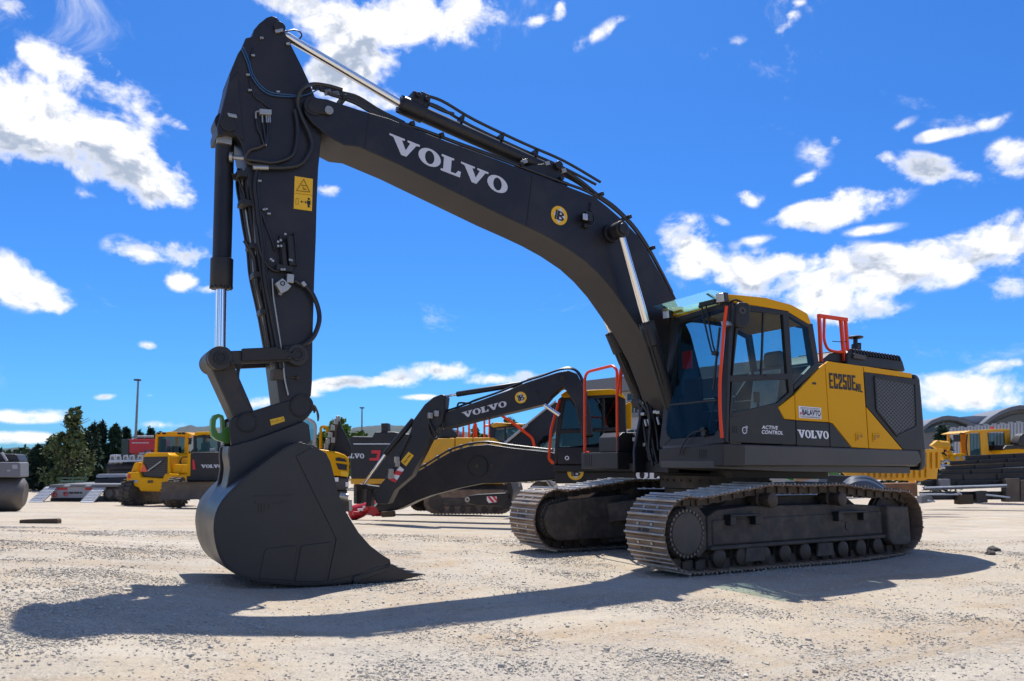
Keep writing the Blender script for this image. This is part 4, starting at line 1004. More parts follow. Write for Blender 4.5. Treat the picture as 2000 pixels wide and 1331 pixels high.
for i in range(n-1):
    for k in range(4): fs_.append([i*4+k, i*4+(k+1) % 4, (i+1)*4+(k+1) % 4, (i+1)*4+k])
fs_ += [[0, 1, 2, 3], [(n-1)*4+3, (n-1)*4+2, (n-1)*4+1, (n-1)*4]]
mb.add(vs, fs_)
bk = part('bucket', mb, M['bucket'], EX, .006)
# ears that carry the coupler
mb = MB(); ep = [(449, 872), (500, 858), (560, 836), (593, 823), (604, 830), (608, 862), (590, 880), (560, 890), (505, 925), (470, 955), (441, 985), (436, 975), (444, 945), (449, 915), (447, 890)]
for yy in (.27, -.22): mb.prism([Vector((p.x, yy, p.z)) for p in sy(.27, *ep)], (0, -.05, 0))
rimp = smooth_path(sy(.27, (448, 871), (446, 890), (449.5, 915), (446, 942), (437, 968), (426, 992)), 5); vs = []; n = len(rimp)
for i, p in enumerate(rimp):
    d = (rimp[min(i+1, n-1)]-rimp[max(i-1, 0)]); nn = Vector((-d.z, 0, d.x)).normalized()
    nn = nn if nn.x < 0 else -nn
    q = p+nn*.03
    vs += [Vector((p.x, .255, p.z)), Vector((p.x, -.06, p.z)), Vector((q.x, -.06, q.z)), Vector((q.x, .255, q.z))]
mb.add(vs, [[i*4+k, i*4+(k+1) % 4, (i+1)*4+(k+1) % 4, (i+1)*4+k] for i in range(n-1) for k in range(4)]+[[0, 1, 2, 3], [n*4-1, n*4-2, n*4-3, n*4-4]])
part('bucket_ear', mb, M['bucket'], bk, .01)
# wear plates and folds on the side
mb = MB()
def plate(pts, off=.010, t=.012): mb.prism(sy(YK+off, *pts), (0, -t, 0))
plate([(577, 890), (583, 889), (610, 873), (637, 888), (645, 903), (653, 930), (660, 962), (672, 993.5), (685, 1015.6), (701, 1041), (723, 1066), (748, 1085), (760, 1093), (762, 1102), (694, 1124), (640, 1136), (657, 1053)])
plate([(517, 1077), (522, 1072), (572, 1066), (580, 1068), (573, 1135), (506, 1131)]); plate([(588, 1068), (594, 1065), (640, 1060), (646, 1058), (634, 1137), (576, 1137)])
part('wear_plate', mb, M['bucket'], bk, .006)
mb = MB()
for a, b in (((494, 970), (572, 967)), ((498, 978), (498, 983)), ((500, 985), (522, 984)), ((532, 984), (560, 980))): mb.beam(sy1(*a, YK+.001), sy1(*b, YK+.001), .006, .012, Y)
for u in (505, 511, 517, 526): mb.beam(sy1(u, 985, YK+.001), sy1(u, 1002-(u-505)*.3, YK+.001), .006, .012, Y)
part('weld_relief', mb, M['bucket'], bk)
# cutting edge and teeth
LP = sy1(764, 1105, YK); TI = sy1(834, 1124, YK)
mb = MB(); mb.prism([Vector((p.x, YK+.02, p.z)) for p in (sy1(690, 1127, YK), sy1(766, 1104, YK), sy1(768, 1112, YK), sy1(690, 1138, YK))], (0, -2*YK-.04, 0)); part('cutting_edge', mb, M['bucket'], bk, .006)
d = (TI-LP); d.y = 0
for i in range(5):
    yy = YK-.06-i*(2*YK-.12)/4
    o_ = Vector((0, yy-YK, 0)); mb = MB()
    a = [sy1(*q_, YK)+o_ for q_ in ((686, 1128), (730, 1108), (766, 1102), (780, 1110), (806, 1120), (834, 1123), (800, 1131), (760, 1138), (690, 1140))]
    w0 = [.07, .075, .075, .065, .05, .03, .05, .07, .07]
    n_ = len(a)
    vs = [p+Y*w for p, w in zip(a, w0)]+[p-Y*w for p, w in zip(a, w0)]
    fs_ = [list(range(n_)), list(range(n_, 2*n_))[::-1]]+[[(k+1) % n_, k, n_+k, n_+(k+1) % n_] for k in range(n_)]
    mb.add(vs, fs_); part('tooth', mb, M['bucket'], bk, .008)
# hose nest in front of the boom foot
nest = MB()
for (pts, x, r) in (([(1248, 783), (1262, 800), (1272, 830), (1276, 870), (1284, 905)], 1.0, .022), ([(1256, 778), (1272, 800), (1282, 840), (1286, 880)], .95, .022), ([(1232, 740), (1245, 775), (1256, 820), (1262, 860), (1270, 900)], .95, .03), ([(1262, 786), (1268, 806), (1270, 840), (1268, 875), (1276, 910)], 1.05, .02), ([(1272, 780), (1276, 796), (1282, 820)], .9, .02), ([(1283, 770), (1284, 790), (1288, 815)], .9, .02), ([(1250, 800), (1252, 840), (1262, 880), (1274, 912)], .9, .022)):
    nest.tube([on(a, b, Vector((x, 0, 0)), X) for a, b in pts], r)
for a, b in ((1264, 868), (1250, 862), (1276, 888), (1272, 850)): nest.box(on(a, b, Vector((.9, 0, 0)), X), (.10, .10, .16))
part('hose_bundle', nest, M['hose'], EX)
mb = MB()
for a, b in ((1257, 809), (1281, 805), (1287, 806)): mb.box(on(a, b, Vector((1.02, 0, 0)), X), (.05, .07, .04))
for a, b, c_, d_ in ((1260, 820, 1263, 833), (1266, 819, 1270, 832), (1284, 815, 1288, 830)): mb.cyl(on(a, b, Vector((1.02, 0, 0)), X), on(c_, d_, Vector((1.02, 0, 0)), X), .02, n=12)
for a, b in ((1260, 869), (1246, 884), (1245, 852), (1240, 859)): mb.box(on(a, b, Vector((.98, 0, 0)), X), (.05, .05, .05))
part('hose_fitting', mb, M['zinc'], EX, .006)
mb = MB()
for yy in (.34, -.30): mb.prism([Vector((x, yy, z)) for x, z in [(1.12, 1.05), (1.12, 1.35), (.95, 2.0), (.70, 2.08), (.45, 2.0), (.2, 1.6), (.0, 1.05)]], (0, -.05, 0))
mb.bx(.3, .95, -.30, .34, 1.05, 1.2)
part('boom_bracket', mb, M['dark'], EX, .015)
# ================================================================== machines and stock standing behind
def prs(name, P, polys, t, m, parent, bevel=.015, off=0):
    mb = MB()
    for pl in polys: mb.prism(P.poly(pl, off), P.n*t)
    return part(name, mb, m, parent, bevel)
def gbase(px, d):
    p = at(px, 950, d); return Vector((p.x, p.y, ground_z(p.x, p.y)))
def frames(name, P, polys, depth, m, parent, bevel=.02, off=0, solid=()):
    mb = MB()
    for pl in polys:
        mb.prism(P.poly(pl, off), P.n*.12); a = P.poly(pl, off); mb.prism([p+P.n*(depth-.12) for p in a], P.n*.12)
    for pl in solid: mb.prism(P.poly(pl, off), P.n*depth)
    return part(name, mb, m, parent, bevel)
def rct(a, b, c, d): return [(a, b), (c, b), (c, d), (a, d)]
def tubes(name, P, lines, r, m, parent, off=0, rad=.1):
    mb = MB()
    for ln in lines: mb.bend(P.poly(ln, off), r, rad, 8)
    return part(name, mb, m, parent)
def small_track(P, x0, x1, y0, y1, parent, depth=.55, off=0):   # crawler seen side-on: belt, wheels
    mb = MB(); k = 40; h = (y1-y0)/2; cy = (y0+y1)/2
    pts = [(x0+h+h*math.cos(R(90+180*i/12)), cy-h*math.sin(R(90+180*i/12))) for i in range(13)]
    pts += [(x1-h+h*math.cos(R(270+180*i/12)), cy-h*math.sin(R(270+180*i/12))) for i in range(13)]
    mb.prism(P.poly(pts, off), P.n*depth)
    n = len(pts)
    for i in range(n):
        a = P(*pts[i], off); b = P(*pts[(i+1) % n], off); L = (b-a).length; q = max(1, int(L/.11))
        for j in range(q): mb.box(a.lerp(b, (j+.5)/q)+P.n*depth/2, (.03, .03, .03)) if False else mb.cyl(a.lerp(b, (j+.5)/q)-P.n*.01, a.lerp(b, (j+.5)/q)+P.n*(depth+.01), .022, n=5)
    o = part('track', mb, M['shoe'], parent)
    wb = MB(); r = P.px(h*.62)
    for x in (x0+h, x1-h): wb.cyl(P(x, cy, off-.06), P(x, cy, off+.05), r, n=24)
    for i in range(6):
        x = x0+h+(x1-x0-2*h)*(i+.5)/6; wb.cyl(P(x, cy+h*.62, off-.05), P(x, cy+h*.62, off+.02), r*.42, n=14)
    part('track_roller', wb, M['troller'], o)
    fb = MB(); fb.prism(P.poly([(x0+h*1.6, cy-h*.35), (x1-h*1.6, cy-h*.35), (x1-h*1.6, cy+h*.35), (x0+h*1.6, cy+h*.35)], off-.04), P.n*.05); part('track_frame', fb, M['tframe'], o, .02)
    return o

# ---------------------------------------------------------------- second excavator
P = VPlane(1020, 820, 15.5, -8)
S = thing('excavator', 'dark excavator with yellow cab roof and folded boom right behind the foreground machine', 'excavator', gbase(1150, 15.5), 'tracked excavators')
bm_ = [(864, 807), (919, 789), (991, 763), (1028, 747), (1090, 727), (1110, 723.5), (1127, 730), (1137, 749.6), (1150, 790), (1158, 850), (1136, 850), (1122, 790), (1102, 757), (1097, 757), (1077.5, 774), (1065, 789), (1003, 804), (929, 821.5), (884, 834), (862, 837.6), (857, 822)]
b2 = prs('boom', P, [bm_], .5, M['boom'], S, .03)
mb = MB(); serif(mb, 'VOLVO', P(902.5, 806, -.01), P(988, 782.8, -.01), P(905, 817, -.01), -P.n, .006); part('boom_lettering', mb, M['decalgrey'], b2)
badge(1017, 777, P.px(11.5), P.O-P.n*.012, P.n, (P(1007, 770)-P(1010, 780)).normalized(), (P(1027, 774)-P(1017, 777)).normalized(), b2, 'boom_badge')
mb = MB(); mb.cyl(P(1098, 738, -.03), P(1098, 738, .1), P.px(5)); mb.cyl(P(1047, 768, -.03), P(1047, 768, .1), P.px(3)); part('pin_cap', mb, M['dark_side'], b2)
for k, pts in enumerate(([(862, 806), (890, 797), (930, 782), (980, 764), (1020, 747), (1060, 734), (1095, 722), (1120, 722), (1134, 738), (1141, 765)], [(1030, 742), (1070, 730), (1105, 719), (1126, 724), (1138, 742), (1146, 775)], [(893, 797), (895, 789), (901, 787), (918, 788), (925, 783), (970, 768)])):
    mb = MB(); mb.tube(P.poly(pts, .1+.1*k), .022); part('hydraulic_hose', mb, M['hose'], b2)
sc2 = cylinder('stick_cylinder', P(1020, 750, .25), P(891.5, 770.6, .25), P.px(5.5), P(869, 774.5, .25), P.px(2.6), S, False, M['dark'])
mb = MB(); mb.cyl(P(1063, 791, -.05), P(1093, 811, -.05), P.px(4)); part('boom_cylinder', mb, M['chrome'], S)
st_ = [(862, 770), (871, 773), (868, 800), (864, 825), (841.6, 855), (825, 888), (803, 930), (770, 958), (757, 985), (735, 985), (728, 968), (740, 950), (760, 925), (779, 880), (800, 845), (808, 819), (829, 790), (846, 776)]
s2 = prs('stick', P, [st_], .4, M['stickp'], S, .03, -.12)
P2o = -.13
o = prs('warning_sticker', P, [[(782, 902), (798, 883), (808, 890), (793, 911)]], .01, M['ydecal'], s2, 0, -.135)
mb = MB(); mb.beam(P(789, 905, -.14), P(795, 898, -.14), .006, .05, P.n); mb.beam(P(795, 896, -.14), P(802, 889, -.14), .006, .04, P.n); part('warning_symbols', mb, M['bdecal'], o)
o = prs('striped_marker', P, [[(759, 937), (781, 911), (789, 917.5), (772, 943)]], .01, M['white'], s2, 0, -.135)
prs('red_stripe', P, [[(759, 937), (764, 931), (775, 938), (772, 943)], [(768, 926.5), (774, 919), (786, 922), (781, 929.5)]], .006, M['redclean'], o, 0, -.141)
mb = MB()
for pts in ([(840, 806), (838, 822), (846, 838), (855, 850), (862, 842), (866, 826)], [(842, 808), (836, 830), (842, 850), (850, 858), (860, 850)], [(800, 850), (790, 870), (778, 895), (770, 910)]): mb.tube(P.poly(pts, -.17), .02)
part('hydraulic_hose', mb, M['hose'], s2)
mb = MB()
for a, b in ((775, 898), (776, 906), (764, 922), (763, 930), (840, 812), (852, 808)): mb.box(P(a, b, -.17), (.09, .09, .12))
part('hose_fitting', mb, M['zinc'], s2, .01)
bc2 = cylinder('bucket_cylinder', P(808, 820, .05), P(752, 888, .05), P.px(6), P(710, 947, .05), P.px(3), S, False, M['dark'])
prs('bucket_link', P, [[(694, 949), (700, 945), (744, 951), (746, 957), (697, 956)], rct(696, 955, 704, 985), [(716, 956), (726, 956), (724, 990), (714, 990)]], .25, M['link'], S, .02, .0)
C2 = VPlane(1150, 840, 15.9, -6)
cb = prs('cab', C2, [[(1090.5, 779), (1098, 774), (1106, 779), (1096, 842), (1091, 868), (1088, 908), (1082, 908), (1085, 850)], rct(1088, 873, 1222, 908), [(1175, 777), (1182, 777), (1182, 873), (1175, 873)], [(1208, 772), (1222, 780), (1226, 908), (1208, 908)], [(1092, 838), (1208, 834), (1208, 842), (1091, 848)], [(1096, 774), (1210, 766), (1214, 776), (1104, 783)]], 1.0, M['dark'], S, .03)
prs('cab_window', C2, [[(1100, 780), (1177, 774), (1177, 838), (1094, 842)], rct(1181, 772, 1210, 838), [(1092, 846), (1172, 842), (1172, 866), (1090, 876)]], .02, M['dglass'], cb, 0, .02)
prs('cab_interior', C2, [[(1120, 800), (1140, 795), (1150, 850), (1150, 890), (1112, 890)], [(1150, 800), (1168, 800), (1172, 890), (1146, 890)]], .3, M['cabin'], cb, .03, .35)
mb = MB(); mb.prism(C2.poly([(1104, 778), (1206, 772), (1208, 872), (1096, 872)], .93), C2.n*.05); part('cab_backdrop', mb, M['cabin'], cb)  # dark sheet added behind the glass so the panes read dark
prs('cab_roof', C2, [[(1094, 771.5), (1105, 764), (1194, 760), (1213, 765), (1223, 780), (1201, 771), (1150, 773), (1100, 777)]], 1.04, M['yellow'], cb, .03, -.03)
prs('lower_body', C2, [[(1082, 908), (1250, 909), (1250, 922), (1080, 922)]], 2.3, M['dark_side'], S, .03, -.02); prs('lower_frame', C2, [rct(1084, 921, 1300, 945)], 2.2, M['dark_side'], S, .03, .08)
tubes('handrail', C2, [[(1093, 781), (1076, 840), (1072, 897), (1081, 906)]], .03, M['orange'], S, -.1)
mb = MB(); c = C2(1107.5, 895, -.035); mb.ring(c, -C2.n, .028, .045, .006); mb.beam(c-C2.u*.04, c+C2.u*.04, .004, .015, C2.n); part('round_emblem', mb, M['white'], cb)
prs('engine_cover', C2, [[(1218, 794), (1230, 784), (1234, 790), (1234, 838), (1212, 838), (1219, 826)], [(1246, 766), (1257.5, 753), (1292, 752), (1300, 800), (1250, 800)]], .8, M['yellow'], S, .03, .3)
lb = badge(1124, 922, C2.px(16), C2.O+C2.n*.06, C2.n, Z, C2.u, S, 'round_badge')
mb = MB(); serif(mb, 'OL', C2(1242, 918, .07), C2(1288, 918, .07), C2(1242, 937.5, .07), -C2.n, .006); part('body_lettering', mb, M['white'], S)
small_track(VPlane(1150, 950, 16.2, -6), 1000, 1320, 958, 1030, S, .6)
prs('stored_bracket', C2, [[(1148, 925), (1212, 914), (1214, 917), (1150, 931)]], .1, M['yellow'], S, .01, -1.2) if False else None

# ---------------------------------------------------------------- long detached boom lying in front of the machines
P = VPlane(900, 930, 17.2, -10)
T = thing('demolition_boom', 'huge dark boom section with round hub lying low, red coupler at its tip', 'excavator boom', gbase(900, 17.2))
tp_ = [(744, 972), (772.6, 949), (800, 930), (829.6, 913), (855, 897), (879, 883), (900, 876), (919, 871), (953.5, 868), (998, 874.5), (1077.5, 883.4), (1100, 890)]
bt_ = [(1100, 936), (1077, 938), (991, 944), (941, 945), (891.6, 955), (842, 968), (812, 979), (790, 990), (772.6, 997.4), (740, 1001), (732, 989)]
bb = prs('boom_body', P, [tp_+bt_], .55, M['boom'], T, .04)
mb = MB(); c = P(932.5, 911, -.02); mb.cyl(c, c+P.n*.1, P.px(21), n=32); mb.ring(c-P.n*.0, -P.n, P.px(18.5), P.px(21), .02)
part('hub_disc', mb, M['dark'], bb, .01)
mb = MB(); c = P(932.5, 911, -.05); mb.cyl(c, c+P.n*.1, P.px(4), n=18); mb.cyl(P(962, 910, -.03), P(962, 910, .1), P.px(4)); mb.cyl(P(932.5, 911, -.07), P(932.5, 911, 0), P.px(1.6)); mb.cyl(P(962, 925, -.02), P(962, 925, .1), P.px(1.6)); part('hub_pin', mb, M['tframe'], bb, .01)
for k, o_ in enumerate((.02, .16, .3)):
    mb = MB(); mb.tube([p+Z*.05 for p in P.poly(tp_[1:-1], o_)], .024); part('hydraulic_pipe', mb, M['hose'] if k != 1 else M['steel'], bb)
mb = MB()
for i in range(2, 11): mb.box(P(*tp_[i], .15)+Z*.04, (.07, .07, .09))
part('pipe_clamp', mb, M['zinc'], bb, .01)
mb = MB(); mb.tube([P(732, 989, -.05), P(745, 975, -.06), P(768, 955, -.06), P(790, 940, -.05)], .03, sub=2); part('grease_line', mb, M['steel'], bb)
rc = MB(); a = P(686, 1004, .2); b = P(727, 989, .2)
rc.lathe(a, b-a, [(-.03, .10), (.0, .165), (.12, .175), (.28, .165), (.40, .135), ((b-a).length-.06, .15), ((b-a).length, .12)], 20)
rc.prism(P.poly([(722, 984), (729, 978), (736, 990), (742, 1003), (728, 1010), (718, 1003)], .08), P.n*.3); rc.box(P(698, 1003, .02), (.22, .12, .09)); rc.box(P(739, 1005, .2), (.2, .2, .08))
part('red_coupler', rc, M['red'], T, .02)
mb = MB(); mb.box(P(704, 996, .0), (.12, .05, .05)); mb.box(P(711, 991, .01), (.05, .03, .05)); part('coupler_label', mb, M['white'], T)
# timber block by the coupler
P = VPlane(757, 1006, 17.0, 0)
mb = MB(); mb.prism(P.poly([(744, 1000), (769, 999), (770, 1010), (745, 1011)]), P.n*.25); o = part('timber_block', mb, M['wood'], None, .015)
tag(o, 'short black timber block lying on the gravel just right of the red coupler', 'timber block')

# ---------------------------------------------------------------- third excavator (counterweight towards us, cab to the right)
P = VPlane(830, 880, 24.5, -6)
T = thing('excavator', 'yellow excavator whose dark tail bears a red mark, seen across the lying boom', 'excavator', gbase(830, 24.5), 'tracked excavators')
prs('counterweight', P, [[(681, 858), (686, 852), (728, 853), (730, 844), (766.5, 843), (783, 846), (800, 848), (820, 856), (820, 936), (684, 936)]], 1.2, M['dark'], T, .08)
prs('silver_trim', P, [[(690, 866.5), (762, 866.5), (764, 868.5), (690, 868.5)]], .02, M['decalgrey'], T, 0, -.012)
prs('exhaust_box', P, [[(744, 827), (757, 826.5), (758, 845), (744.5, 845)]], .35, M['black'], T, .02, .1)
mb = MB(); serif(mb, 'VOLVO', P(664, 886, -.02), P(711.5, 886.4, -.02), P(664, 895.2, -.02), -P.n, .01); part('maker_lettering', mb, M['decalgrey'], T)
prs('red_mark', P, [[(726, 880), (744, 880), (740, 900), (722, 900), (722, 895), (735, 895), (737, 886), (725, 886)]], .01, M['redclean'], T, 0, -.02)
prs('lower_frame', P, [[(684, 934), (990, 930), (990, 946), (684, 946)]], 2.0, M['yellow2'], T, .04, .05); prs('chassis', P, [[(690, 946), (1010, 940), (1010, 975), (800, 978), (690, 985)]], 1.6, M['tframe'], T, .04, .3)
prs('side_panel', P, [[(816, 916), (848, 857), (888, 856), (888, 936), (812, 936)], [(889, 855), (923, 855), (923, 936), (889, 936)], [(924, 855), (963, 855), (981, 866), (985, 936), (924, 936)]], 2.2, M['yellow2'], T, .03, .02)
prs('engine_cover', P, [[(852, 856), (856, 838), (880, 836), (892, 846), (893, 856)]], 1.5, M['dark'], T, .05, .2)
mb = MB(); lettering(mb, 'EL', P(822.5, 880.5, -.0), P(829, 880.5, 0), P(822.5, 889.5, 0), -P.n, .01, bold=.03); part('panel_lettering', mb, M['white'], T)
cb = frames('cab', P, [[(956, 830), (962, 826), (1026, 828), (1034, 868), (1028, 868), (1022, 836), (1000, 835), (968, 836), (964, 868), (957, 868)], [(984, 833), (988, 833), (990, 868), (986, 868)], rct(957, 862, 1032, 872)], 1.6, M['dark'], T, .03, .1, [rct(957, 868, 1032, 872)])
prs('cab_window', P, [[(964, 834), (1022, 834), (1029, 866), (962, 866)]], .03, M['dglass'], cb, 0, .14)
prs('cab_interior', P, [[(966, 842), (980, 840), (982, 868), (966, 868)]], .5, M['cabin'], cb, .03, .6)
prs('cab_roof', P, [[(957, 830), (968, 825), (1024, 828), (1026, 834), (1000, 831), (962, 836)]], 1.66, M['yellow2'], cb, .05, .07)
tubes('handrail', P, [[(894, 855), (894, 826)], [(905, 855), (905, 834)], [(916, 855), (916, 826), (930, 826), (930, 855)], [(926, 855), (926, 829)], [(946, 855), (946, 819)], [(956, 855), (956, 817)], [(946, 832), (956, 832)]], .035, M['orange'], T, .5)
tubes('handrail', P, [[(978, 811), (1004, 828), (1040, 856), (1044, 875)]], .045, M['orange'], T, -.3)
prs('boom', P, [[(983, 870), (1010, 846), (1038, 821), (1085, 784), (1096, 796), (1088, 840), (1060, 876), (1000, 880)]], .7, M['boom'], T, .05, -.1)
mb = MB(); mb.cyl(P(984, 868, -.2), P(1030, 830, -.2), .035); mb.tube([P(985, 866, -.2), P(1030, 828, -.15), P(1086, 783, -.1)], .03, sub=2); part('boom_pipe', mb, M['steel'], T)
prs('cab_window', P, [[(1050, 868), (1062, 852), (1090, 848), (1084, 876), (1050, 876)]], .03, M['dglass'], T, 0, -.15)
PT = VPlane(900, 985, 23.8, -6)
small_track(PT, 828, 1000, 958, 1004, T, .6, -.3)
pt2 = VPlane(815, 985, 25.5, -6)
small_track(pt2, 800, 940, 962, 998, T, .6, .6)
PD = VPlane(980, 965, 20.5, -8)
o = prs('blade_arm', PD, [[(906, 976), (914, 969), (930, 966), (1000, 962), (1000, 990), (930, 988), (912, 984)]], .25, M['dark'], T, .04)
prs('striped_marker', PD, [[(950.5, 970), (970, 970), (970.5, 981), (955, 983), (951, 978)]], .01, M['white'], o, 0, -.012)
prs('red_stripe', PD, [[(952, 971), (956, 970), (966, 981), (961, 982)], [(961, 970), (966, 970), (971, 977), (970, 981)]], .01, M['redclean'], o, 0, -.02)
mb = MB(); mb.ring(PD(913, 976, -.01), -PD.n, PD.px(2), PD.px(5), .03); part('blade_pin', mb, M['zinc'], o)
mb = MB()
prof_ = [(984, 938), (990, 946), (992, 958), (990, 972), (984, 985), (980, 994), (994, 995), (1000, 978), (1002, 958), (998, 944), (988, 936)]
mb.prism(PD.poly(prof_), PD.n*2.2); part('dozer_blade', mb, M['dark_side'], T, .02)
mb = MB()
for a, b in ((985, 937), (1014, 941), (1012, 933)): mb.cyl(PD(a, b+10, .1), PD(a, b, .1), .03); mb.box(PD(a, b, .1), (.1, .1, .08))
for pts in ([(1014, 935), (1040, 931), (1054, 934)], [(1063, 930), (1072, 946), (1084, 958)], [(1068, 929), (1078, 944), (1090, 957)]): mb.tube(PD.poly(pts, .2), .035)
mb.box(PD(1062, 937, .2), (.25, .15, .12)); mb.box(PD(1041, 932, .2), (.3, .1, .07))
part('blade_fitting', mb, M['zinc'], T, .01)
mb = MB(); mb.lathe(PD(1062, 972, .25), PD.n, [(0, .28), (.05, .47), (.3, .49), (.35, .3)], 28); part('blade_wheel', mb, M['tyre'], T)
o = T
# ---------------------------------------------------------------- mini excavator behind the bucket
P = VPlane(650, 900, 15.0, 12)
T = thing('mini_excavator', 'compact yellow excavator with rounded slotted tail, half hidden behind the foreground bucket', 'mini excavator', gbase(655, 15.2))
bod = prs('tail_cover', P, [[(596, 876), (622, 877), (640.7, 879.5), (660, 883.5), (673, 888.5), (680, 895), (682, 905), (681.5, 932), (653, 930), (600, 930)]], 1.2, M['yellow'], T, .05)
prs('tail_vent', P, [[(655, 896), (660, 893.5), (674, 897), (677.5, 903), (656, 900.5)], [(656, 905), (678, 908), (677, 919), (661, 917.5)]], .02, M['bdecal'], bod, 0, -.012)
prs('tail_trim', P, [[(666, 920), (680, 922), (680, 932), (665, 930)]], .02, M['ydecal'], bod, 0, -.012)
lo = prs('lower_tail', P, [[(600, 931), (653, 931), (681, 933), (680.5, 956), (668, 958), (600, 956)]], 1.2, M['skirt'], T, .05, .03)
prs('tail_sticker', P, [rct(653, 933, 661, 941), rct(675, 942, 680, 951)], .02, M['white'], lo, 0, -.01)
prs('chassis', P, [rct(600, 958, 678, 966), [(620, 966), (672, 966), (684, 985), (684, 1000), (612, 1000)]], .9, M['tframe'], T, .03, .15)
prs('cab_window', P, [[(596, 816), (614, 826), (614, 868), (606, 872), (590, 872), (590, 820)]], .05, M['dglass'], T, 0, .3)
tubes('cab_frame', P, [[(594, 812), (599, 817), (616, 827), (615.5, 850), (613, 872)]], .035, M['facadel'], T, .28)
tubes('handrail', P, [[(626.5, 876), (626.5, 833.5), (638.5, 833.5), (639, 845)]], .03, M['yellow'], T, .5, .12)
bo = prs('boom', P, [[(655, 820), (662, 818), (668, 836), (677, 851), (686, 872), (686, 892), (630, 892), (634, 878), (641, 847)]], .3, M['dark'], T, .03, .5)
mb = MB()
for k in range(9):
    dx = k*2.1; pts = [(635+dx*.8, 880), (640+dx*.9, 860), (647+dx*.6, 840), (653+dx*.45, 822+abs(k-4)), (657+dx*.3, 816+abs(k-4)*1.5), (661+dx*.2, 822)]
    mb.tube(P.poly(pts, .40+.02*(k % 3)), .016, 6)
part('hydraulic_hose', mb, M['troller'], bo)
mb = MB()
for a, b in ((640, 862), (645, 850), (650, 836), (656, 824), (660, 818), (637, 872), (650, 860)): mb.box(P(a, b, .38), (.08, .05, .11))
part('hose_fitting', mb, M['zinc'], bo, .005)
mb = MB()
for k in range(5): mb.tube(P.poly([(607+k*1.5, 795+k*3), (613+k*1.2, 792+k*2), (618+k, 800+k*3), (621, 815+k*2)], .2+.05*k), .018, 6)
part('hose_loop', mb, M['troller'], T)
mb = MB(); mb.cyl(P(663, 968, -.1), P(680, 972, -.1), .07, n=14); mb.cyl(P(684, 976, -.1), P(685, 998, -.1), .03); part('hose_end', mb, M['zinc'], T, .01)

# ---------------------------------------------------------------- wheel loader, rear towards us
P = VPlane(305, 930, 33.5, -18)
T = thing('wheel_loader', 'yellow wheel loader seen from behind, red triangle on its black radiator grille', 'wheel loader', gbase(300, 33.5))
hd2 = prs('engine_hood', P, [[(279, 893), (282, 887), (290, 884.5), (326, 884.5), (332, 890), (334, 934), (274, 930), (272, 915)]], 2.2, M['yellow'], T, .06)
g2 = prs('radiator_grille', P, [[(280, 893), (327, 892), (326, 933), (276, 931)]], .03, M['bdecal'], hd2, .02, -.02)
mb = MB()
for i in range(9): mb.beam(P(280, 898+i*4, -.03), P(326, 897.5+i*4, -.03), .02, .025)
part('grille_slat', mb, M['skirt'], g2)
mb = MB(); mb.beam(P(289, 920, -.08), P(315, 901, -.08), .03, .05); part('rear_wiper', mb, M['facadel'], g2)
prs('warning_triangle', P, [[(273.6, 921.7), (280.5, 906), (288, 921.7)]], .02, mat('orange_red_triangle', (.75, .09, .03), .4), T, 0, -.06)
bp = prs('rear_bumper', P, [[(247.6, 923), (272, 922), (275, 932), (317, 934.6), (322, 925), (348, 926), (348, 942), (317, 961), (273.6, 960), (270, 953), (246, 944)]], .8, M['yellow'], T, .06, -.15)
prs('tail_lamp', P, [rct(249, 927, 254, 935), rct(336, 932, 342, 939)], .03, M['redclean'], bp, 0, -.17)
prs('number_plate', P, [rct(255, 938, 269, 943)], .02, M['facadel'], bp, 0, -.165)
mb = MB(); lettering(mb, '60', P(288, 938, -.165), P(299, 938, -.165), P(288, 944, -.165), -P.n, .01, bold=.05); part('bumper_lettering', mb, M['bdecal'], bp)
prs('fender', P, [[(255, 922), (262, 904), (271, 903), (271, 923)], [(333, 925), (340, 907), (360, 908), (352, 926)]], 1.0, M['yellow'], T, .05, .1)
cb = frames('cab', P, [[(303, 850), (308, 849), (307, 885), (301, 885)], [(361, 850), (368, 850), (364, 905), (358, 905)], rct(306, 848, 366, 853)], 1.4, M['yellow'], T, .03, 1.2, [[(344, 892), (366, 892), (364, 910), (344, 908)]])
prs('cab_window', P, [[(307, 852), (362, 852), (359, 884), (306, 884)]], .03, M['dglass'], cb, 0, 1.25)
prs('cab_interior', P, [[(310, 856), (316, 856), (316, 884), (310, 884)], [(326, 872), (345, 872), (347, 884), (324, 884)]], .3, M['cabin'], cb, .03, 1.5)
prs('cab_roof', P, [[(304, 846), (330, 843.5), (363, 844.5), (377, 850), (366, 853), (303, 850)]], 1.7, M['yellow'], cb, .04, 1.1)
def wheel(P, cx, cy, rp, w, off, parent, m=None, rim=None):
    r = P.px(rp); c = P(cx, cy, off); mb = MB(); ax = P.u
    mb.lathe(c, ax, [(0, r*.72), (.04, r*.92), (.10, r), (w-.10, r), (w-.04, r*.92), (w, r*.72)], 30)
    for i in range(22):
        th = 2*math.pi*i/22
        for sgn in (0, 1):
            e = (Z*math.cos(th+sgn*.14)+P.n*math.sin(th+sgn*.14)); p = c+ax*(.06+sgn*(w/2-.02))+e*r
            mb.beam(p-e*.02, p+ax*(w/2-.06)+(Z*math.cos(th+.2)+P.n*math.sin(th+.2))*.16-e*.16, .07, .13, e)
    o = part('wheel', mb, m or M['tyre'], parent)
    mb = MB(); mb.lathe(c+ax*-.01, ax, [(0, r*.55), (.06, r*.5), (.06, .1)], 24); part('rim', mb, rim or M['yellow2'], o)
    return o
mb = MB(); mb.cyl(P(337, 893, 1.0), P(337, 876, 1.0), .07); mb.cyl(P(337, 876, 1.0), P(338.5, 872, 1.0), .06); part('exhaust_pipe', mb, M['black'], T)
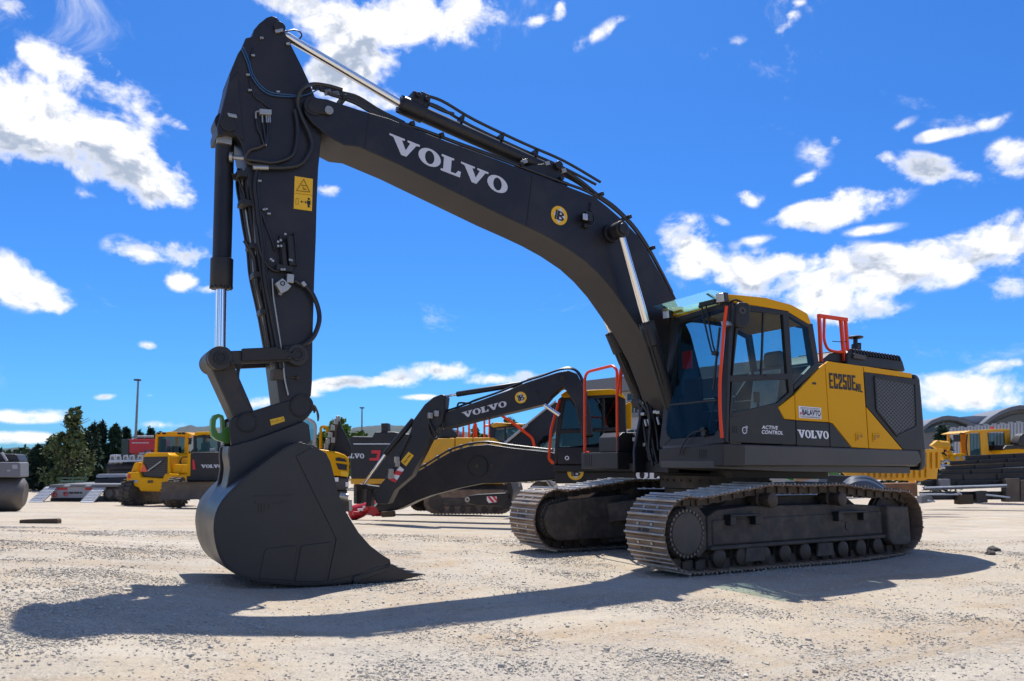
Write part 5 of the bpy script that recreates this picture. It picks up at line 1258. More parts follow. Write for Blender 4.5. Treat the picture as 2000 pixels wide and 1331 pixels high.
tubes('handrail', P, [[(357, 925), (352, 900), (356, 893), (372, 893), (376, 925)], [(283, 886), (284, 880), (296, 879), (297, 884)]], .025, M['black'], T, .6)
mb = MB(); mb.box(P(371, 862, .9), (.12, .2, .3)); mb.beam(P(366, 856, .9), P(371, 858, .9), .03, .03); part('mirror', mb, M['black'], T, .03)
mb = MB()
for a in (309, 320, 350, 358): mb.box(P(a, 846.5, 1.05), (.14, .12, .10))
part('roof_lamp', mb, M['black'], cb, .02)
wheel(P, 249, 961, 27, .75, .25, T); wheel(P, 292, 962, 26, .6, 2.2, T); wheel(P, 331, 961, 26, .7, .3, T)

# ---------------------------------------------------------------- wheeled excavator with dozer blade
P = VPlane(385, 920, 30.5, 4)
T = thing('wheeled_excavator', 'dark excavator with white-lettered tail and muddy dozer blade, beside the yellow wheel loader', 'wheeled excavator', gbase(385, 30.5))
cw2 = prs('counterweight', P, [[(366, 892), (370, 885.5), (380, 883.5), (440, 883), (452, 890), (452, 941), (363, 941)]], 1.5, M['dark_side'], T, .06)
prs('side_strip', P, [[(367, 887), (372, 885), (371.5, 930), (364, 931)]], .03, M['yellow'], cw2, .01, -.02)
prs('red_reflector', P, [[(376, 898), (379, 899), (382, 917), (376.5, 918)]], .02, M['redclean'], cw2, 0, -.02)
mb = MB(); serif(mb, 'VOLVO', P(393, 908, -.02), P(434, 907.6, -.02), P(393, 914.4, -.02), -P.n, .01); part('maker_lettering', mb, M['decalgrey'], cw2)
mb = MB(); mb.box(P(415, 879, .3), (.2, .15, .12)); part('rear_camera', mb, M['facadel'], cw2, .01)
cb = frames('cab', P, [rct(377, 850, 383, 886), rct(424, 850, 430, 886), rct(377, 850, 430, 855)], 1.3, M['dark'], T, .03, .8); prs('cab_interior', P, [[(392, 866), (404, 862), (408, 886), (392, 886)]], .4, M['cabin'], cb, .03, 1.3)
prs('cab_window', P, [rct(383, 854, 424, 884)], .03, M['dglass'], cb, 0, .85)
prs('cab_roof', P, [[(378, 852), (381, 844), (412, 843.5), (432, 848), (432, 852), (400, 849)]], 1.4, M['yellow'], cb, .04, .75)
prs('chassis', P, [rct(330, 941, 452, 965)], 1.8, M['tframe'], T, .03, .15)
mb = MB(); pr = [(0, 0), (.10, -.08), (.14, -.30), (.10, -.52), (0, -.68), (-.04, -.68), (.05, -.50), (.09, -.30), (.05, -.06), (-.03, 0)]
a = P(315, 942, -.55); b = P(424, 941.5, -.55)
mb.prism([a+P.n*q-Z*(-w_) for q, w_ in pr], b-a); part('dozer_blade', mb, M['bladem'], T, .01)
P_ = VPlane(340, 975, 30.2, 4); wheel(P_, 329, 962, 27, .55, .3, T, M['bladem']); wheel(P_, 395, 962, 27, .55, .5, T)

# ---------------------------------------------------------------- low loader trailer with ramps
P = VPlane(140, 960, 37.0, 10)
T = thing('low_loader_trailer', 'low loader trailer with two pale loading ramps lowered onto the gravel', 'trailer', gbase(140, 37))
dk = prs('deck', P, [[(97, 947), (128, 946), (245, 946), (245, 951), (113, 952), (94, 951)]], 5.5, M['facade'], T, .03)
prs('deck_plate', P, [[(128, 947), (138, 947), (136, 950.5), (123, 950.5)], [(170, 947), (180, 947), (176, 950.5), (165, 950.5)]], .06, M['galv'], dk, 0, -.03)
rf = prs('rear_frame', P, [[(92, 951), (184, 951), (182, 957), (178, 973), (100, 973), (98, 957)]], .25, M['facadel'], T, .02, .1)
prs('tail_lamp', P, [rct(112, 953, 131, 957.5), rct(166, 953, 180, 957.5)], .03, M['red'], rf, .01, .07)
mb = MB()
for a, b in ((107, 967), (128.5, 965)): mb.ring(P(a, b, .07), -P.n, P.px(2.5), P.px(4.2), .02)
part('speed_disc', mb, M['redclean'], rf)
mb = MB()
for a in (105, 126, 129, 137, 141, 147, 152, 158): mb.box(P(a, 963, .07), (.10, .03, .08))
part('rear_fitting', mb, M['bdecal'], rf)
prs('under_frame', P, [rct(98, 973, 182, 979)], 2.0, M['black'], T, .02, .4)
for xs in ((89.4, 113, 81.5, 55), (184, 208, 181, 156)):
    a, b = P(xs[0], 951, .1), P(xs[1], 951, .1); c, d_ = P(xs[2], 984, -1.1), P(xs[3], 984, -1.1)
    for v in (c, d_): v.z = ground_z(v.x, v.y)+.04
    mb = MB(); mb.prism([a, b, c, d_], (0, 0, -.10))
    for i in range(1, 10): mb.beam(a.lerp(d_, i/10)+Z*.012, b.lerp(c, i/10)+Z*.012, .05, .03)
    part('ramp', mb, M['galv'], T, .01)
for a in (213, 226, 238): wheel(VPlane(a, 965, 37.5, 80), a, 964, 14.5, .5, 0, T, None, M['facade'])
prs('wheel_guard', P, [[(205, 953), (245, 952), (245, 957), (206, 960)]], 1.5, M['facade'], T, .02, .3)
# green gate panel leaning behind the trailer
PG = VPlane(143, 940, 44, 0)
mb = MB()
for ln in ([(118, 948), (118, 934), (168, 934), (168, 928), (168, 948)], [(143, 948), (143, 934)], [(118, 941), (168, 941)]): mb.tube(PG.poly(ln), .05, 6, 0, 1)
o = part('metal_gate', mb, mat('dull_green_paint', (.04, .10, .07), .5), None); tag(o, 'low dull green tube gate between the trailer deck and the trees', 'gate')
# dark beams stacked on trailer
PB = VPlane(215, 935, 39.5, 8)
for i, (pl, m_, lab) in enumerate((([(187, 930), (192, 926.5), (246, 926), (246, 932), (188, 934)], M['facadel'], 'pale grey beam, upper one of the two stacked on the trailer beside the yellow loader'), ([(186, 936), (250, 934), (250, 944), (184, 945)], M['beam'], 'dark beam, lower one of the two stacked on the trailer beside the yellow loader'))):
    mb = MB(); mb.prism(PB.poly(pl), PB.n*.7); o = part('steel_beam', mb, m_, None, .03); tag(o, lab, 'steel beam', 'beams on the trailer')
# truck with red body, dark tank and bright mudguards
P = VPlane(250, 890, 44, 6)
T = thing('truck', 'parked truck with a red box body and dark tank, left of the yellow wheel loader', 'truck', gbase(255, 44))
prs('red_box_body', P, [[(252, 858), (305, 857.5), (305, 886), (252, 886)]], 2.4, M['red'], T, .04)
prs('box_front', P, [[(237, 859), (251.5, 858), (251.5, 888), (237, 888)]], 2.4, mat('dark_green_panel', (.015, .04, .035), .5), T, .04, .02)
mb = MB()
for i in range(14): mb.prism(P.poly([(258+i*2.4, 864.4), (259.6+i*2.4, 864.4), (259.6+i*2.4, 866.2), (258+i*2.4, 866.2)], -.01), -P.n*.01)
part('body_marking', mb, M['decalgrey'], T)
mb = MB(); a = P(212, 914, .8); b = P(284, 913, .8); mb.lathe(a, b-a, [(0, .12), (.03, .34), ((b-a).length-.03, .34), ((b-a).length, .12)], 24); part('tank', mb, M['beam'], T)
mb = MB()
for x0 in (214, 226, 240, 252, 268): mb.prism(P.poly([(x0, 900), (x0+1, 889), (x0+10, 888), (x0+12, 900), (x0+9, 900), (x0+8, 892), (x0+3, 892), (x0+2, 900)], .1), P.n*.6)
mb.beam(P(213, 901, .1), P(283, 900, .1), .1, .12)
part('mudguard', mb, M['galv'], T, .02)
prs('truck_chassis', P, [rct(212, 919, 290, 928), rct(212, 928, 290, 950)], 1.8, M['black'], T, .03, .4)
tubes('roof_pipe', P, [[(268, 853), (300, 853)], [(272, 886.5), (292, 884), (300, 886)]], .06, M['facadel'], T, -.1)

# ---------------------------------------------------------------- soil roller at the left edge
P = VPlane(10, 950, 21.0, 20)
T = thing('soil_roller', 'grey soil compactor with big worn steel drum, cut by the left photo edge', 'road roller', gbase(5, 21))
mb = MB(); a = P(-75, 964, .5); b = P(50, 966, .5); L_ = (b-a).length; r = P.px(35.5)
mb.lathe(a, b-a, [(0, r*.86), (.0, r*.97), (.03, r), (L_-.24, r), (L_-.10, r*.90), (L_, r*.62), (L_, r*.3)], 48); part('drum', mb, M['drum'], T)
fr_ = prs('drum_frame', P, [[(-75, 903), (39.4, 903), (39.4, 933), (-75, 933)]], 1.0, M['facade'], T, .04, .0)
prs('frame_label', P, [rct(24, 908, 34, 916), rct(14, 918, 20, 921)], .02, M['facadel'], fr_, 0, -.012)
prs('rear_body', P, [[(-75, 883), (5, 886), (32, 887), (39, 903), (-75, 904)]], 1.0, M['beam'], T, .05, .3)
mb = MB(); mb.beam(P(3, 884, .2), P(14, 901, .2), .06, .05); part('rail', mb, M['facadel'], T)
P = VPlane(75, 1020, 13.9, 4)
mb = MB(); mb.prism(P.poly([(37.5, 1016), (60, 1014.8), (111, 1013.5), (113, 1016), (113, 1030), (100, 1032), (40, 1033), (37.5, 1030)]), P.n*.14); o = part('timber_beam', mb, M['wood'], None, .012, seg=3); tag(o, 'old dark timber beam lying alone on the gravel at the left', 'timber beam')

# ---------------------------------------------------------------- right-hand stock
P = VPlane(1900, 940, 27.5, 0)
rows = [((1886, 895), (2080, 886), 8, .5), ((1856, 905), (2080, 894), 7, .4), ((1847, 915), (2080, 903), 8, .3), ((1838, 924), (2080, 916), 9, .2), ((1818, 934), (2080, 929), 12, .15), ((1800, 944), (2080, 943), 8, .1), ((1804, 955), (1966, 949), 5, -.1), ((1797, 969), (2080, 967), 14, .05)]
names = ['topmost', 'second from the top', 'third from the top', 'fourth from the top', 'fifth from the top', 'sixth from the top', 'pale edged', 'lowest']
for i, (a, b, h_, off) in enumerate(rows):
    p = P(*a, off); q = P(*b, off); hh = P.px(h_)
    mb = MB(); d = (q-p).normalized()
    for dz, w_, t_ in ((hh/2, .24, .02), (-hh/2, .24, .02)): mb.beam(p+Z*dz, q+Z*dz, w_, .025)
    mb.beam(p, q, .05, hh)
    for k in range(5): mb.beam(p.lerp(q, k/4)-P.n*.06-Z*hh/2, p.lerp(q, k/4)-P.n*.06+Z*hh/2, .1, .012, P.n)
    o = part('steel_beam', mb, M['beam'] if i != 6 else M['facade'], None); tag(o, f'{names[i]} of the dark steel beams stacked at the right edge under the wheel loader' if i < 6 else ('lowest dark steel beam of the stack, lying just above the gravel at the right' if i == 7 else 'thin steel beam with a pale bright edge across the stack at the right'), 'steel beam', 'steel beams in the yard stack')
mb = MB()
for a, b, c, d in ((1965, 935, 1992, 981), (1994, 938, 2040, 981)): mb.prism(P.poly(rct(a, b, c, d), -.2), P.n*.3)
o = part('support_post', mb, M['bladem'], None, .02); tag(o, 'broad brownish post frame bracing the beam stack at the right edge', 'post frame')
for pl, lab, m_ in (([(1873, 967), (1901, 966), (1902, 985), (1874, 986)], 'square brown timber block under the beam stack at the right', 'wood'), ([(1906, 961), (1928, 959), (1930, 982), (1908, 983)], 'tall dark block leaning by the brown timber block under the beams', 'beam'), ([(1800, 969), (1819, 968), (1826, 981), (1800, 984)], 'grey block on the gravel at the left end of the beam stack', 'facade'), ([(1838, 936), (1856, 936), (1857, 952), (1838, 952)], 'small bluish spacer block between the stacked beams', 'facade')):
    mb = MB(); mb.prism(P.poly(pl, -.25), P.n*.35); o = part('spacer_block', mb, M[m_], None, .02); tag(o, lab, 'block')
mb = MB()
for ln in ([(1797, 966), (1872, 966)], [(1926, 967), (1972, 972)], [(1870, 961), (1878, 966)], [(1806, 953), (1966, 948)], [(1812, 978), (1826, 980)]): mb.tube(P.poly(ln, -.45), .03, 6)
o = part('loose_bar', mb, M['galv'], None); tag(o, 'loose bright thin bars lying across the front of the beam stack', 'metal bars', kind='stuff')
# yellow skip container
P = VPlane(1770, 915, 22.0, 4)
T = thing('skip_container', 'ribbed yellow steel skip behind the tail of the foreground excavator', 'skip container', gbase(1770, 22))
w_ = prs('container_wall', P, [[(1640, 918), (1676, 922), (1760, 884), (1818, 880), (1840, 880), (1834, 916), (1822, 918), (1818, 934), (1800, 940), (1660, 936)]], .06, M['yellow2'], T, .01)
mb = MB()
for i in range(14):
    x = 1690+i*11; t_ = 880 if x > 1770 else 884+(1760-x)*.42
    mb.beam(P(x, min(t_+2, 925), -.03), P(x, 934 if x < 1815 else 916, -.03), .09, .07, P.n)
mb.beam(P(1760, 883, -.04), P(1841, 880, -.04), .1, .10)
part('wall_rib', mb, M['yellow2'], w_, .01)
prs('container_back', P, [[(1676, 924), (1760, 886), (1836, 882), (1830, 936), (1680, 936)]], .06, M['yellow2'], T, .01, 1.8)
prs('container_leg', P, [rct(1690, 934, 1700, 950), rct(1778, 934, 1788, 955)], .1, M['yellow2'], T, .01, .1)
mb = MB(); mb.prism(VPlane(1758, 955, 20.5, 0).poly([(1722, 945), (1792, 943.5), (1793, 970), (1726, 972)]), FH*.5); o = part('rusty_block', mb, M['rust'], None, .02); tag(o, 'rust brown steel block right behind the rear of the foreground track', 'steel block')
# yellow machine parts behind
P = VPlane(1850, 880, 31, 0)
T = thing('loader_arm', 'spare yellow loader arm with brackets lying behind the beam stack, below the pine', 'loader arm', gbase(1850, 31))
mb = MB(); mb.lathe(P(1823, 869, .4), P(1856, 871, .4)-P(1823, 869, .4), [(0, .10), (.03, .17), (.3, .19), (.62, .17), (.68, .08)], 20)
mb.prism(P.poly([(1819, 870), (1832, 860), (1840, 864), (1830, 876)]), P.n*.2)
part('arm_cylinder', mb, M['yellow2'], T, .02)
prs('arm_bracket', P, [[(1850, 902), (1858, 890), (1870, 886), (1884, 886), (1890, 896), (1892, 904)], [(1856, 880), (1868, 894), (1866, 898), (1852, 884)], [(1836, 884), (1846, 900), (1856, 902), (1850, 892)]], .3, M['yellow'], T, .02, .1)
mb = MB(); mb.cyl(P(1870, 895, .05), P(1870, 895, .4), .07); mb.cyl(P(1882, 894, .05), P(1882, 894, .4), .07); mb.tube([P(1840, 905, 0), P(1848, 900, 0), P(1856, 903, 0)], .06); part('arm_pin', mb, M['zinc'], T)
mb = MB(); mb.tube(P.poly([(1834, 914), (1842, 911.5), (1854, 913)], -.3), .09); o = part('pipe_piece', mb, M['galv'], None); tag(o, 'short bright pipe piece lying on the left end of the beam stack', 'pipe')
# right wheel loader
P = VPlane(1930, 870, 36, 6)
T = thing('wheel_loader', 'yellow wheel loader whose cab shows above the dark steel beams at right', 'wheel loader', gbase(1930, 36))
cb = frames('cab', P, [[(1890, 846), (1894, 846), (1895, 893), (1891, 893)], [(1914, 844), (1928, 843), (1932, 882), (1940, 884), (1940, 893), (1918, 893)], [(1963, 842), (1972.8, 840), (1975, 868), (1975, 884), (1940, 884), (1966, 878)]], 1.5, M['yellow2'], T, .02, 0, [rct(1891, 892, 1990, 910)])
mb = MB(); mb.bend(P.poly([(1870, 852), (1876, 846), (1884, 848)], -.1), .03, .05); mb.bend(P.poly([(1889, 848), (1887, 870), (1890, 893)], -.12), .03, .1); mb.box(P(1869, 856, -.1), (.1, .3, .35)); part('mirror', mb, M['black'], cb, .02)
prs('cab_window', P, [rct(1894, 847, 1915, 892), rct(1927.5, 846, 1965, 879)], .03, M['dglass'], cb, 0, .05)
prs('cab_interior', P, [[(1931, 864), (1942, 862), (1945, 880), (1930, 880)], [(1902, 882), (1915, 876), (1915, 893), (1900, 893)]], .3, M['cabin'], cb, .03, .5)
prs('cab_roof', P, [[(1880, 846), (1897, 841), (1938, 838.5), (1973, 838), (1973, 843), (1920, 844), (1884, 847)]], 1.6, M['yellow2'], cb, .04, -.05)
mb = MB(); c = P(1938, 838, .7); mb.cyl(c, c+Z*.10, .07); part('beacon', mb, M['redclean'], cb)
prs('hood', P, [[(1955, 880), (1975, 874), (2060, 880), (2060, 912), (1950, 905)]], 1.6, M['yellow'], T, .05, -.5)
prs('hood_top', P, [[(1958, 879), (1966, 870), (2000, 868), (2060, 872), (2060, 881), (1990, 877)]], 1.5, M['dark'], T, .05, -.6)
prs('lift_arm', P, [[(1988, 866), (1993, 852), (2001, 846), (2050, 846), (2050, 870), (1990, 870)]], .5, M['dark'], T, .05, -.8)
mb = MB(); lettering(mb, 'L60', P(1956, 881, -.52), P(1970, 880, -.52), P(1956, 884.5, -.52), -P.n, .01); part('hood_lettering', mb, M['white'], T) if False else None
# things between the tracks of the foreground machine, on the far side
P = VPlane(1570, 932, 24, 0)
mb = MB(); mb.prism(P.poly([(1534, 924), (1640, 922), (1640, 934), (1545, 939), (1536, 936)]), P.n*.3); o = part('green_bin', mb, mat('bright_green_sheet', (.02, .17, .05), .45), None, .02); tag(o, 'green bin side glimpsed under the belly of the foreground excavator', 'bin')
mb = MB()
for a in (1559, 1588): mb.beam(P(a, 924, -.1), P(a+6, 935, -.1), .05, .06)
mb.beam(P(1552, 939, -.15), P(1618, 926, -.15), .12, .12)
o = part('plank', mb, M['lwood'], None, .01); tag(o, 'pale plank leaning against the green bin under the excavator belly', 'plank')
mb = MB(); mb.prism(VPlane(1510, 935, 22, 0).poly([(1440, 948), (1500, 932), (1518, 922), (1536, 922), (1536, 948)]), FH*.8); o = part('concrete_block', mb, M['concrete'], None, .03); tag(o, 'grey concrete block glimpsed left of the green bin under the excavator', 'concrete block')
PX = VPlane(1680, 945, 18.5, 0)
for k, (y_, r_, lab) in enumerate(((950, .16, 'lower'), (942, .14, 'upper'))):
    mb = MB(); mb.tube(PX.poly([(1655, y_+8), (1668, y_-1), (1690, y_-2), (1708, y_+6), (1722, y_+16)], k*.25), r_, 10); o = part('rubber_hose', mb, mat('bluish_rubber_%s' % lab, (.05, .065, .09), .4), None); tag(o, f'{lab} of two thick bluish rubber hoses heaped behind the foreground track', 'hose', 'thick hoses behind the track')
mb = MB(); mb.prism(VPlane(1640, 940, 19.5, 0).poly([(1618, 928), (1672, 930), (1680, 952), (1614, 950)]), FH*.6); o = part('scrap_box', mb, M['beam'], None, .03); tag(o, 'dark scrap box between the green bin and the yellow skip', 'box')

# ---------------------------------------------------------------- buildings
P = VPlane(1148, 743, 62, 38)
Q = lambda a, b, o=0: P(a, b, o)
T = thing('office_building', 'long grey flat-roofed office building rising behind the foreground cab', 'building', gbase(1200, 62))
def bz(px, z, off): 
    p = P(px, 743, off); return Vector((p.x, p.y, z))
zr = P(1148, 743).z; z0 = -1.2
L0 = P(1148, 743); Lx = L0-P.u*34
mb = MB(); mb.prism([Vector((L0.x, L0.y, z0)), Vector((Lx.x, Lx.y, z0)), Vector((Lx.x, Lx.y, zr-1.2)), Vector((L0.x, L0.y, zr-1.2))], P.n*16) if False else None
u = P.u if (P(1290, 690)-P(1148, 743)).dot(P.u) > 0 else -P.u
# the facade runs from its far left corner towards the right, coming nearer
fd = (RT*math.cos(R(-52))+FH*math.sin(R(-52))); nn = FH*math.cos(R(52))+RT*math.sin(R(52))
Wd = 4.0
while Wd < 60:
    a_ = L0+fd*Wd-CAM; k_ = 1000+F*a_.dot(R2)/a_.dot(FW)
    if k_ > 1520: break
    Wd += .5
def wall(m_, s0, s1, za, zb, off, t, name, parent, bev=.02):
    mb = MB(); a = L0+fd*s0+nn*off; b = L0+fd*s1+nn*off
    mb.prism([Vector((a.x, a.y, za)), Vector((b.x, b.y, za)), Vector((b.x, b.y, zb)), Vector((a.x, a.y, zb))], nn*t); return part(name, mb, m_, parent, bev)
wall(M['facadel'], 0, Wd, z0, zr-.9, .8, 3, 'wall', T); wall(M['facade'], -.5, Wd+.3, zr-1.15, zr, 0, 4, 'roof', T)
for k, zz in enumerate((zr-2.6, zr-5.4)):
    wall(M['facade'], .3, Wd-.3, zz-.55, zz-.25, .55, .3, 'sill_band', T, 0)
    for j in range(int((Wd-1)/2.9)):
        s_ = .8+j*2.9
        w2 = wall(M['winblue'], s_, s_+2.3, zz-.25, zz+1.25, .74, .1, 'window', T, 0)
        mb = MB()
        for q_ in (.0, .77, 1.53, 2.3):
            a = L0+fd*(s_+q_)+nn*.70; mb.beam(Vector((a.x, a.y, zz-.25)), Vector((a.x, a.y, zz+1.25)), .06, .06, nn)
        a = L0+fd*s_+nn*.70; b = L0+fd*(s_+2.3)+nn*.70; mb.beam(Vector((a.x, a.y, zz+.7)), Vector((b.x, b.y, zz+.7)), .05, .05)
        part('frame', mb, M['facadel'], w2)
# hall with arched roofs
P = VPlane(1900, 820, 85, -14)
T = thing('arched_hall', 'large hall with a wavy grey arched roof and dark glazed gables at the right', 'building', gbase(1900, 85))
def arch(xs, ys, t_): return [(x, y) for x, y in zip(xs, ys)]
A1 = [(1780, 852), (1800, 836), (1820, 821), (1840, 813.5), (1852, 812), (1870, 814), (1890, 821.5), (1905, 828), (1919, 828)]
A2 = [(1919, 828), (1935, 815), (1955, 803), (1975, 795), (1992, 791.5), (2015, 793), (2040, 800), (2070, 815), (2100, 835)]
for A in (A1, A2):
    prs('roof', P, [A+[(x, y+8) for x, y in A[::-1]]], 11, M['roofmetal'], T, 0)
prs('wall', P, [[(1780, 862), (1800, 846), (1820, 830), (1840, 822), (1852, 820), (1870, 822), (1890, 830), (1905, 836), (1919, 837), (1935, 824), (1955, 812), (1975, 804), (1992, 800), (2015, 801), (2040, 808), (2070, 823), (2100, 843), (2100, 930), (1780, 930)]], 1.0, M['facade'], T, 0, 1.5)
prs('window', P, [[(1806, 840), (1830, 829), (1852, 825), (1872, 828), (1898, 838), (1860, 841), (1806, 846)], [(1932, 832), (1950, 822), (1975, 812), (1995, 809), (2030, 814), (2060, 828), (2060, 832), (1990, 824)]], .2, M['winblue'], T, 0, 1.2)
prs('pale_roof_flank', P, [[(1876, 815), (1900, 812.5), (1935, 813.5), (1928, 824), (1905, 827)]], 3, M['facadel'], T, 0, 2.0)  # pale block added to stand for the receding roof between the arches
# corrugated fence wall in front of the hall
P = VPlane(1930, 850, 52, 14)
T = thing('corrugated_wall', 'pale grey corrugated metal wall standing in front of the arched hall', 'wall', gbase(1930, 52))
prs('wall_sheet', P, [[(1856, 838), (2080, 818), (2080, 930), (1856, 930)]], .1, M['palewall'], T, 0)
mb = MB()
for i in range(34):
    x = 1858+i*6.5; mb.beam(P(x, 838.5-(x-1856)*.0893, -.04), P(x, 925, -.04), .09, .07, P.n)
part('wall_rib', mb, M['palewall'], T)
mb = MB()
for i in range(12): mb.box(P(1862+i*16, 838-(i*16)*.0893-1.5, .05), (.3, .2, .12))
part('wall_cap', mb, M['facadel'], T)

# ---------------------------------------------------------------- lamp posts
def lamp_post(px0, py0, px1, py1, d, lab, arm):
    b = gbase(px0, d); t_ = at(px1, py1, d)
    T = thing('street_lamp', lab, 'street lamp', b, 'yard lamp posts')
    mb = MB(); mb.cyl(b, t_, .11, .06, 12); part('lamp_pole', mb, M['facade'], T)
    mb = MB(); mb.box(t_+RT*arm*.2+Z*.05, (.42, .30, .12), Matrix((RT, FH, Z)).transposed()); part('lamp_head', mb, M['dark'], T, .04)
lamp_post(261, 870, 270, 744, 52, 'tall thin lamp post rising from the conifers at the left', -.3)
lamp_post(706.5, 870, 707, 798, 70, 'slim lamp post standing beyond the machines, right of the foreground bucket', 0)

# ---------------------------------------------------------------- trees
def leafmat(name, col, var=.35):
    m = mat(name, col, .65, 0, var, 1.3, spec=.2); return m
M['conifer'] = leafmat('conifer_needles', (.030, .060, .032)); M['conifer2'] = leafmat('dark_needles', (.024, .046, .028)); M['birch'] = leafmat('birch_leaves', (.105, .135, .055)); M['broad'] = leafmat('broadleaf_leaves', (.085, .15, .025)); M['pine'] = leafmat('pine_needles', (.022, .05, .03)); M['bark'] = mat('bark', (.07, .055, .045), .9, 0, .3, 6, .3, 20)  # broad: the brighter green is the foliage's own colour
def tree(base, h, w, kind, leaf, lab, n=1500, cat='tree', ls=.2, name='tree', group='trees along the yard edge', seed=1, z0=.08):
    rnd = random.Random(seed)
    T = thing(name, lab, cat, base, group)
    tb = MB(); pts = [base, base+Z*h*.35+X*.05, base+Z*h*.7, base+Z*h*.95]
    for i in range(3): tb.cyl(pts[i], pts[i+1], .03*h*(1-i*.3)*.6, .03*h*(1-(i+1)*.3)*.6, 8)
    limbs = []
    for i in range(14):
        t_ = rnd.uniform(.2, .85); a = rnd.uniform(0, 6.28); ln = w*.5*(1-t_*.6)*rnd.uniform(.6, 1)
        p = base+Z*h*t_; q = p+Vector((math.cos(a)*ln, math.sin(a)*ln, h*(.10 if kind != 'cone' else -.02))); tb.cyl(p, q, .006*h, .002*h, 5); limbs.append((p, q))
    part('trunk', tb, M['bark'], T)
    clumps = []
    if kind == 'cone':
        for i in range(120):
            t_ = rnd.random()**.85*.96; rr = w*.5*(1-t_)**.95*(.55+.6*rnd.random())+.06
            a = rnd.uniform(0, 6.28); clumps.append((base+Vector((math.cos(a)*rr*.75, math.sin(a)*rr*.75, h*(z0+(1-z0)*t_)-rr*.18)), rr*.30+.12, .55))
        clumps.append((base+Z*h*.97, .16, 1.8))
    elif kind == 'birch':
        for i in range(70):
            t_ = rnd.random()**1.25; a = rnd.uniform(0, 6.28); prof_w = math.sin(min(1, t_*1.15)*math.pi*.62+.55)
            t_ = t_*.62 if i % 5 < 3 else .42+.58*t_; rr = w*.5*rnd.uniform(.1, 1)*(math.sin(math.pi*(t_+.16)/.80) if t_ < .5 else .40*(1.15-t_)/.65)
            clumps.append((base+Vector((math.cos(a)*rr, math.sin(a)*rr, h*(z0+(1-z0)*t_))), w*(.12-.07*t_)*rnd.uniform(.6, 1.4), 1.3))
    else:
        for i in range(40):
            u_ = rnd.uniform(-1, 1); a = rnd.uniform(0, 6.28); rr = math.sqrt(max(0, 1-u_*u_))*rnd.uniform(.55, 1)
            clumps.append((base+Vector((math.cos(a)*rr*w*.42, math.sin(a)*rr*w*.42, h*(.55+.36*u_))), w*.14*rnd.uniform(.7, 1.3), .9))
    vs = []; fs = []
    for i in range(n):
        c, r_, sq = clumps[rnd.randrange(len(clumps))]
        d = Vector((rnd.gauss(0, 1), rnd.gauss(0, 1), rnd.gauss(0, 1))).normalized()*r_*rnd.uniform(.35, 1.15); d.z *= sq
        p = c+d; a = Vector((rnd.gauss(0, 1), rnd.gauss(0, 1), rnd.gauss(0, .7))).normalized(); b = a.cross(Vector((rnd.gauss(0, 1), rnd.gauss(0, 1), rnd.gauss(0, 1)))).normalized(); s_ = ls*rnd.uniform(.6, 1.4)
        o_ = len(vs)
        if kind in ('cone', 'pine'): vs += [p-a*s_*1.2, p+b*s_*.35, p+a*s_*1.2, p-b*s_*.35]
        else: vs += [p-a*s_*.8, p+b*s_*.55, p+a*s_*.8, p-b*s_*.55]
        fs.append([o_, o_+1, o_+2, o_+3])
    mb = MB(); mb.add(vs, fs); part('crown', mb, leaf, T, smooth=0)
def tree_at(px, ytop, d, wpx, kind, leaf, lab, n=1500, ls=.2, seed=1, name='tree', group='trees along the yard edge', z0=.08):
    b = gbase(px, d); t_ = at(px, ytop, d); tree(b, t_.z-b.z, wpx*d/F, kind, leaf, lab, n, 'tree', ls, name, group, seed, z0)
tree_at(130, 787, 50, 112, 'birch', M['birch'], 'tall loose olive birch with a thin top, in front of the dark conifers', 4600, .15, 3, 'birch_tree', z0=.12)
cf_ = [(66, 872, 50, 78, 'lowest bushy conifer at the left end of the dark tree row'), (95, 850, 54, 80, 'dark conifer just left of the olive birch'), (158, 842, 56, 80, 'dark conifer half behind the right side of the birch'), (170, 828, 58, 66, 'conifer with a bent tip, first clear one right of the birch'), (187, 825, 60, 64, 'tallest dark conifer of the row right of the birch'), (215, 829, 60, 70, 'dark conifer in the middle between birch and lamp post'), (236, 835, 62, 62, 'dark conifer just left of the tall lamp post'), (262, 842, 62, 62, 'low conifer standing in front of the tall lamp post'), (284, 836, 64, 66, 'conifer behind the red truck body, right of the lamp post'), (304, 846, 66, 44, 'rightmost small conifer, peeping over the wheel loader cab')]
for i, (px, yt, d, w_, lab) in enumerate(cf_): tree_at(px, yt, d, w_, 'cone', M['conifer'] if i % 2 else M['conifer2'], lab, 3600, .20, 20+i, 'conifer_tree')
tree_at(658, 812, 60, 96, 'round', M['broad'], 'bright green round tree behind the compact excavator', 4200, .22, 41, 'broadleaf_tree')
tree_at(700, 838, 64, 50, 'round', M['broad'], 'smaller green tree at the foot of the slim lamp post', 2200, .22, 42, 'broadleaf_tree')
tree_at(990, 806, 58, 72, 'round', M['broad'], 'green tree top showing under the folded boom, right of the orange rails', 2600, .22, 43, 'broadleaf_tree')
tree_at(925, 822, 60, 56, 'round', M['broad'], 'green tree top behind the row of orange rails', 2000, .22, 44, 'broadleaf_tree')
tree_at(1848, 830, 42, 66, 'cone', M['pine'], 'dark pine standing in front of the arched hall at the right', 2400, .18, 45, 'pine_tree')
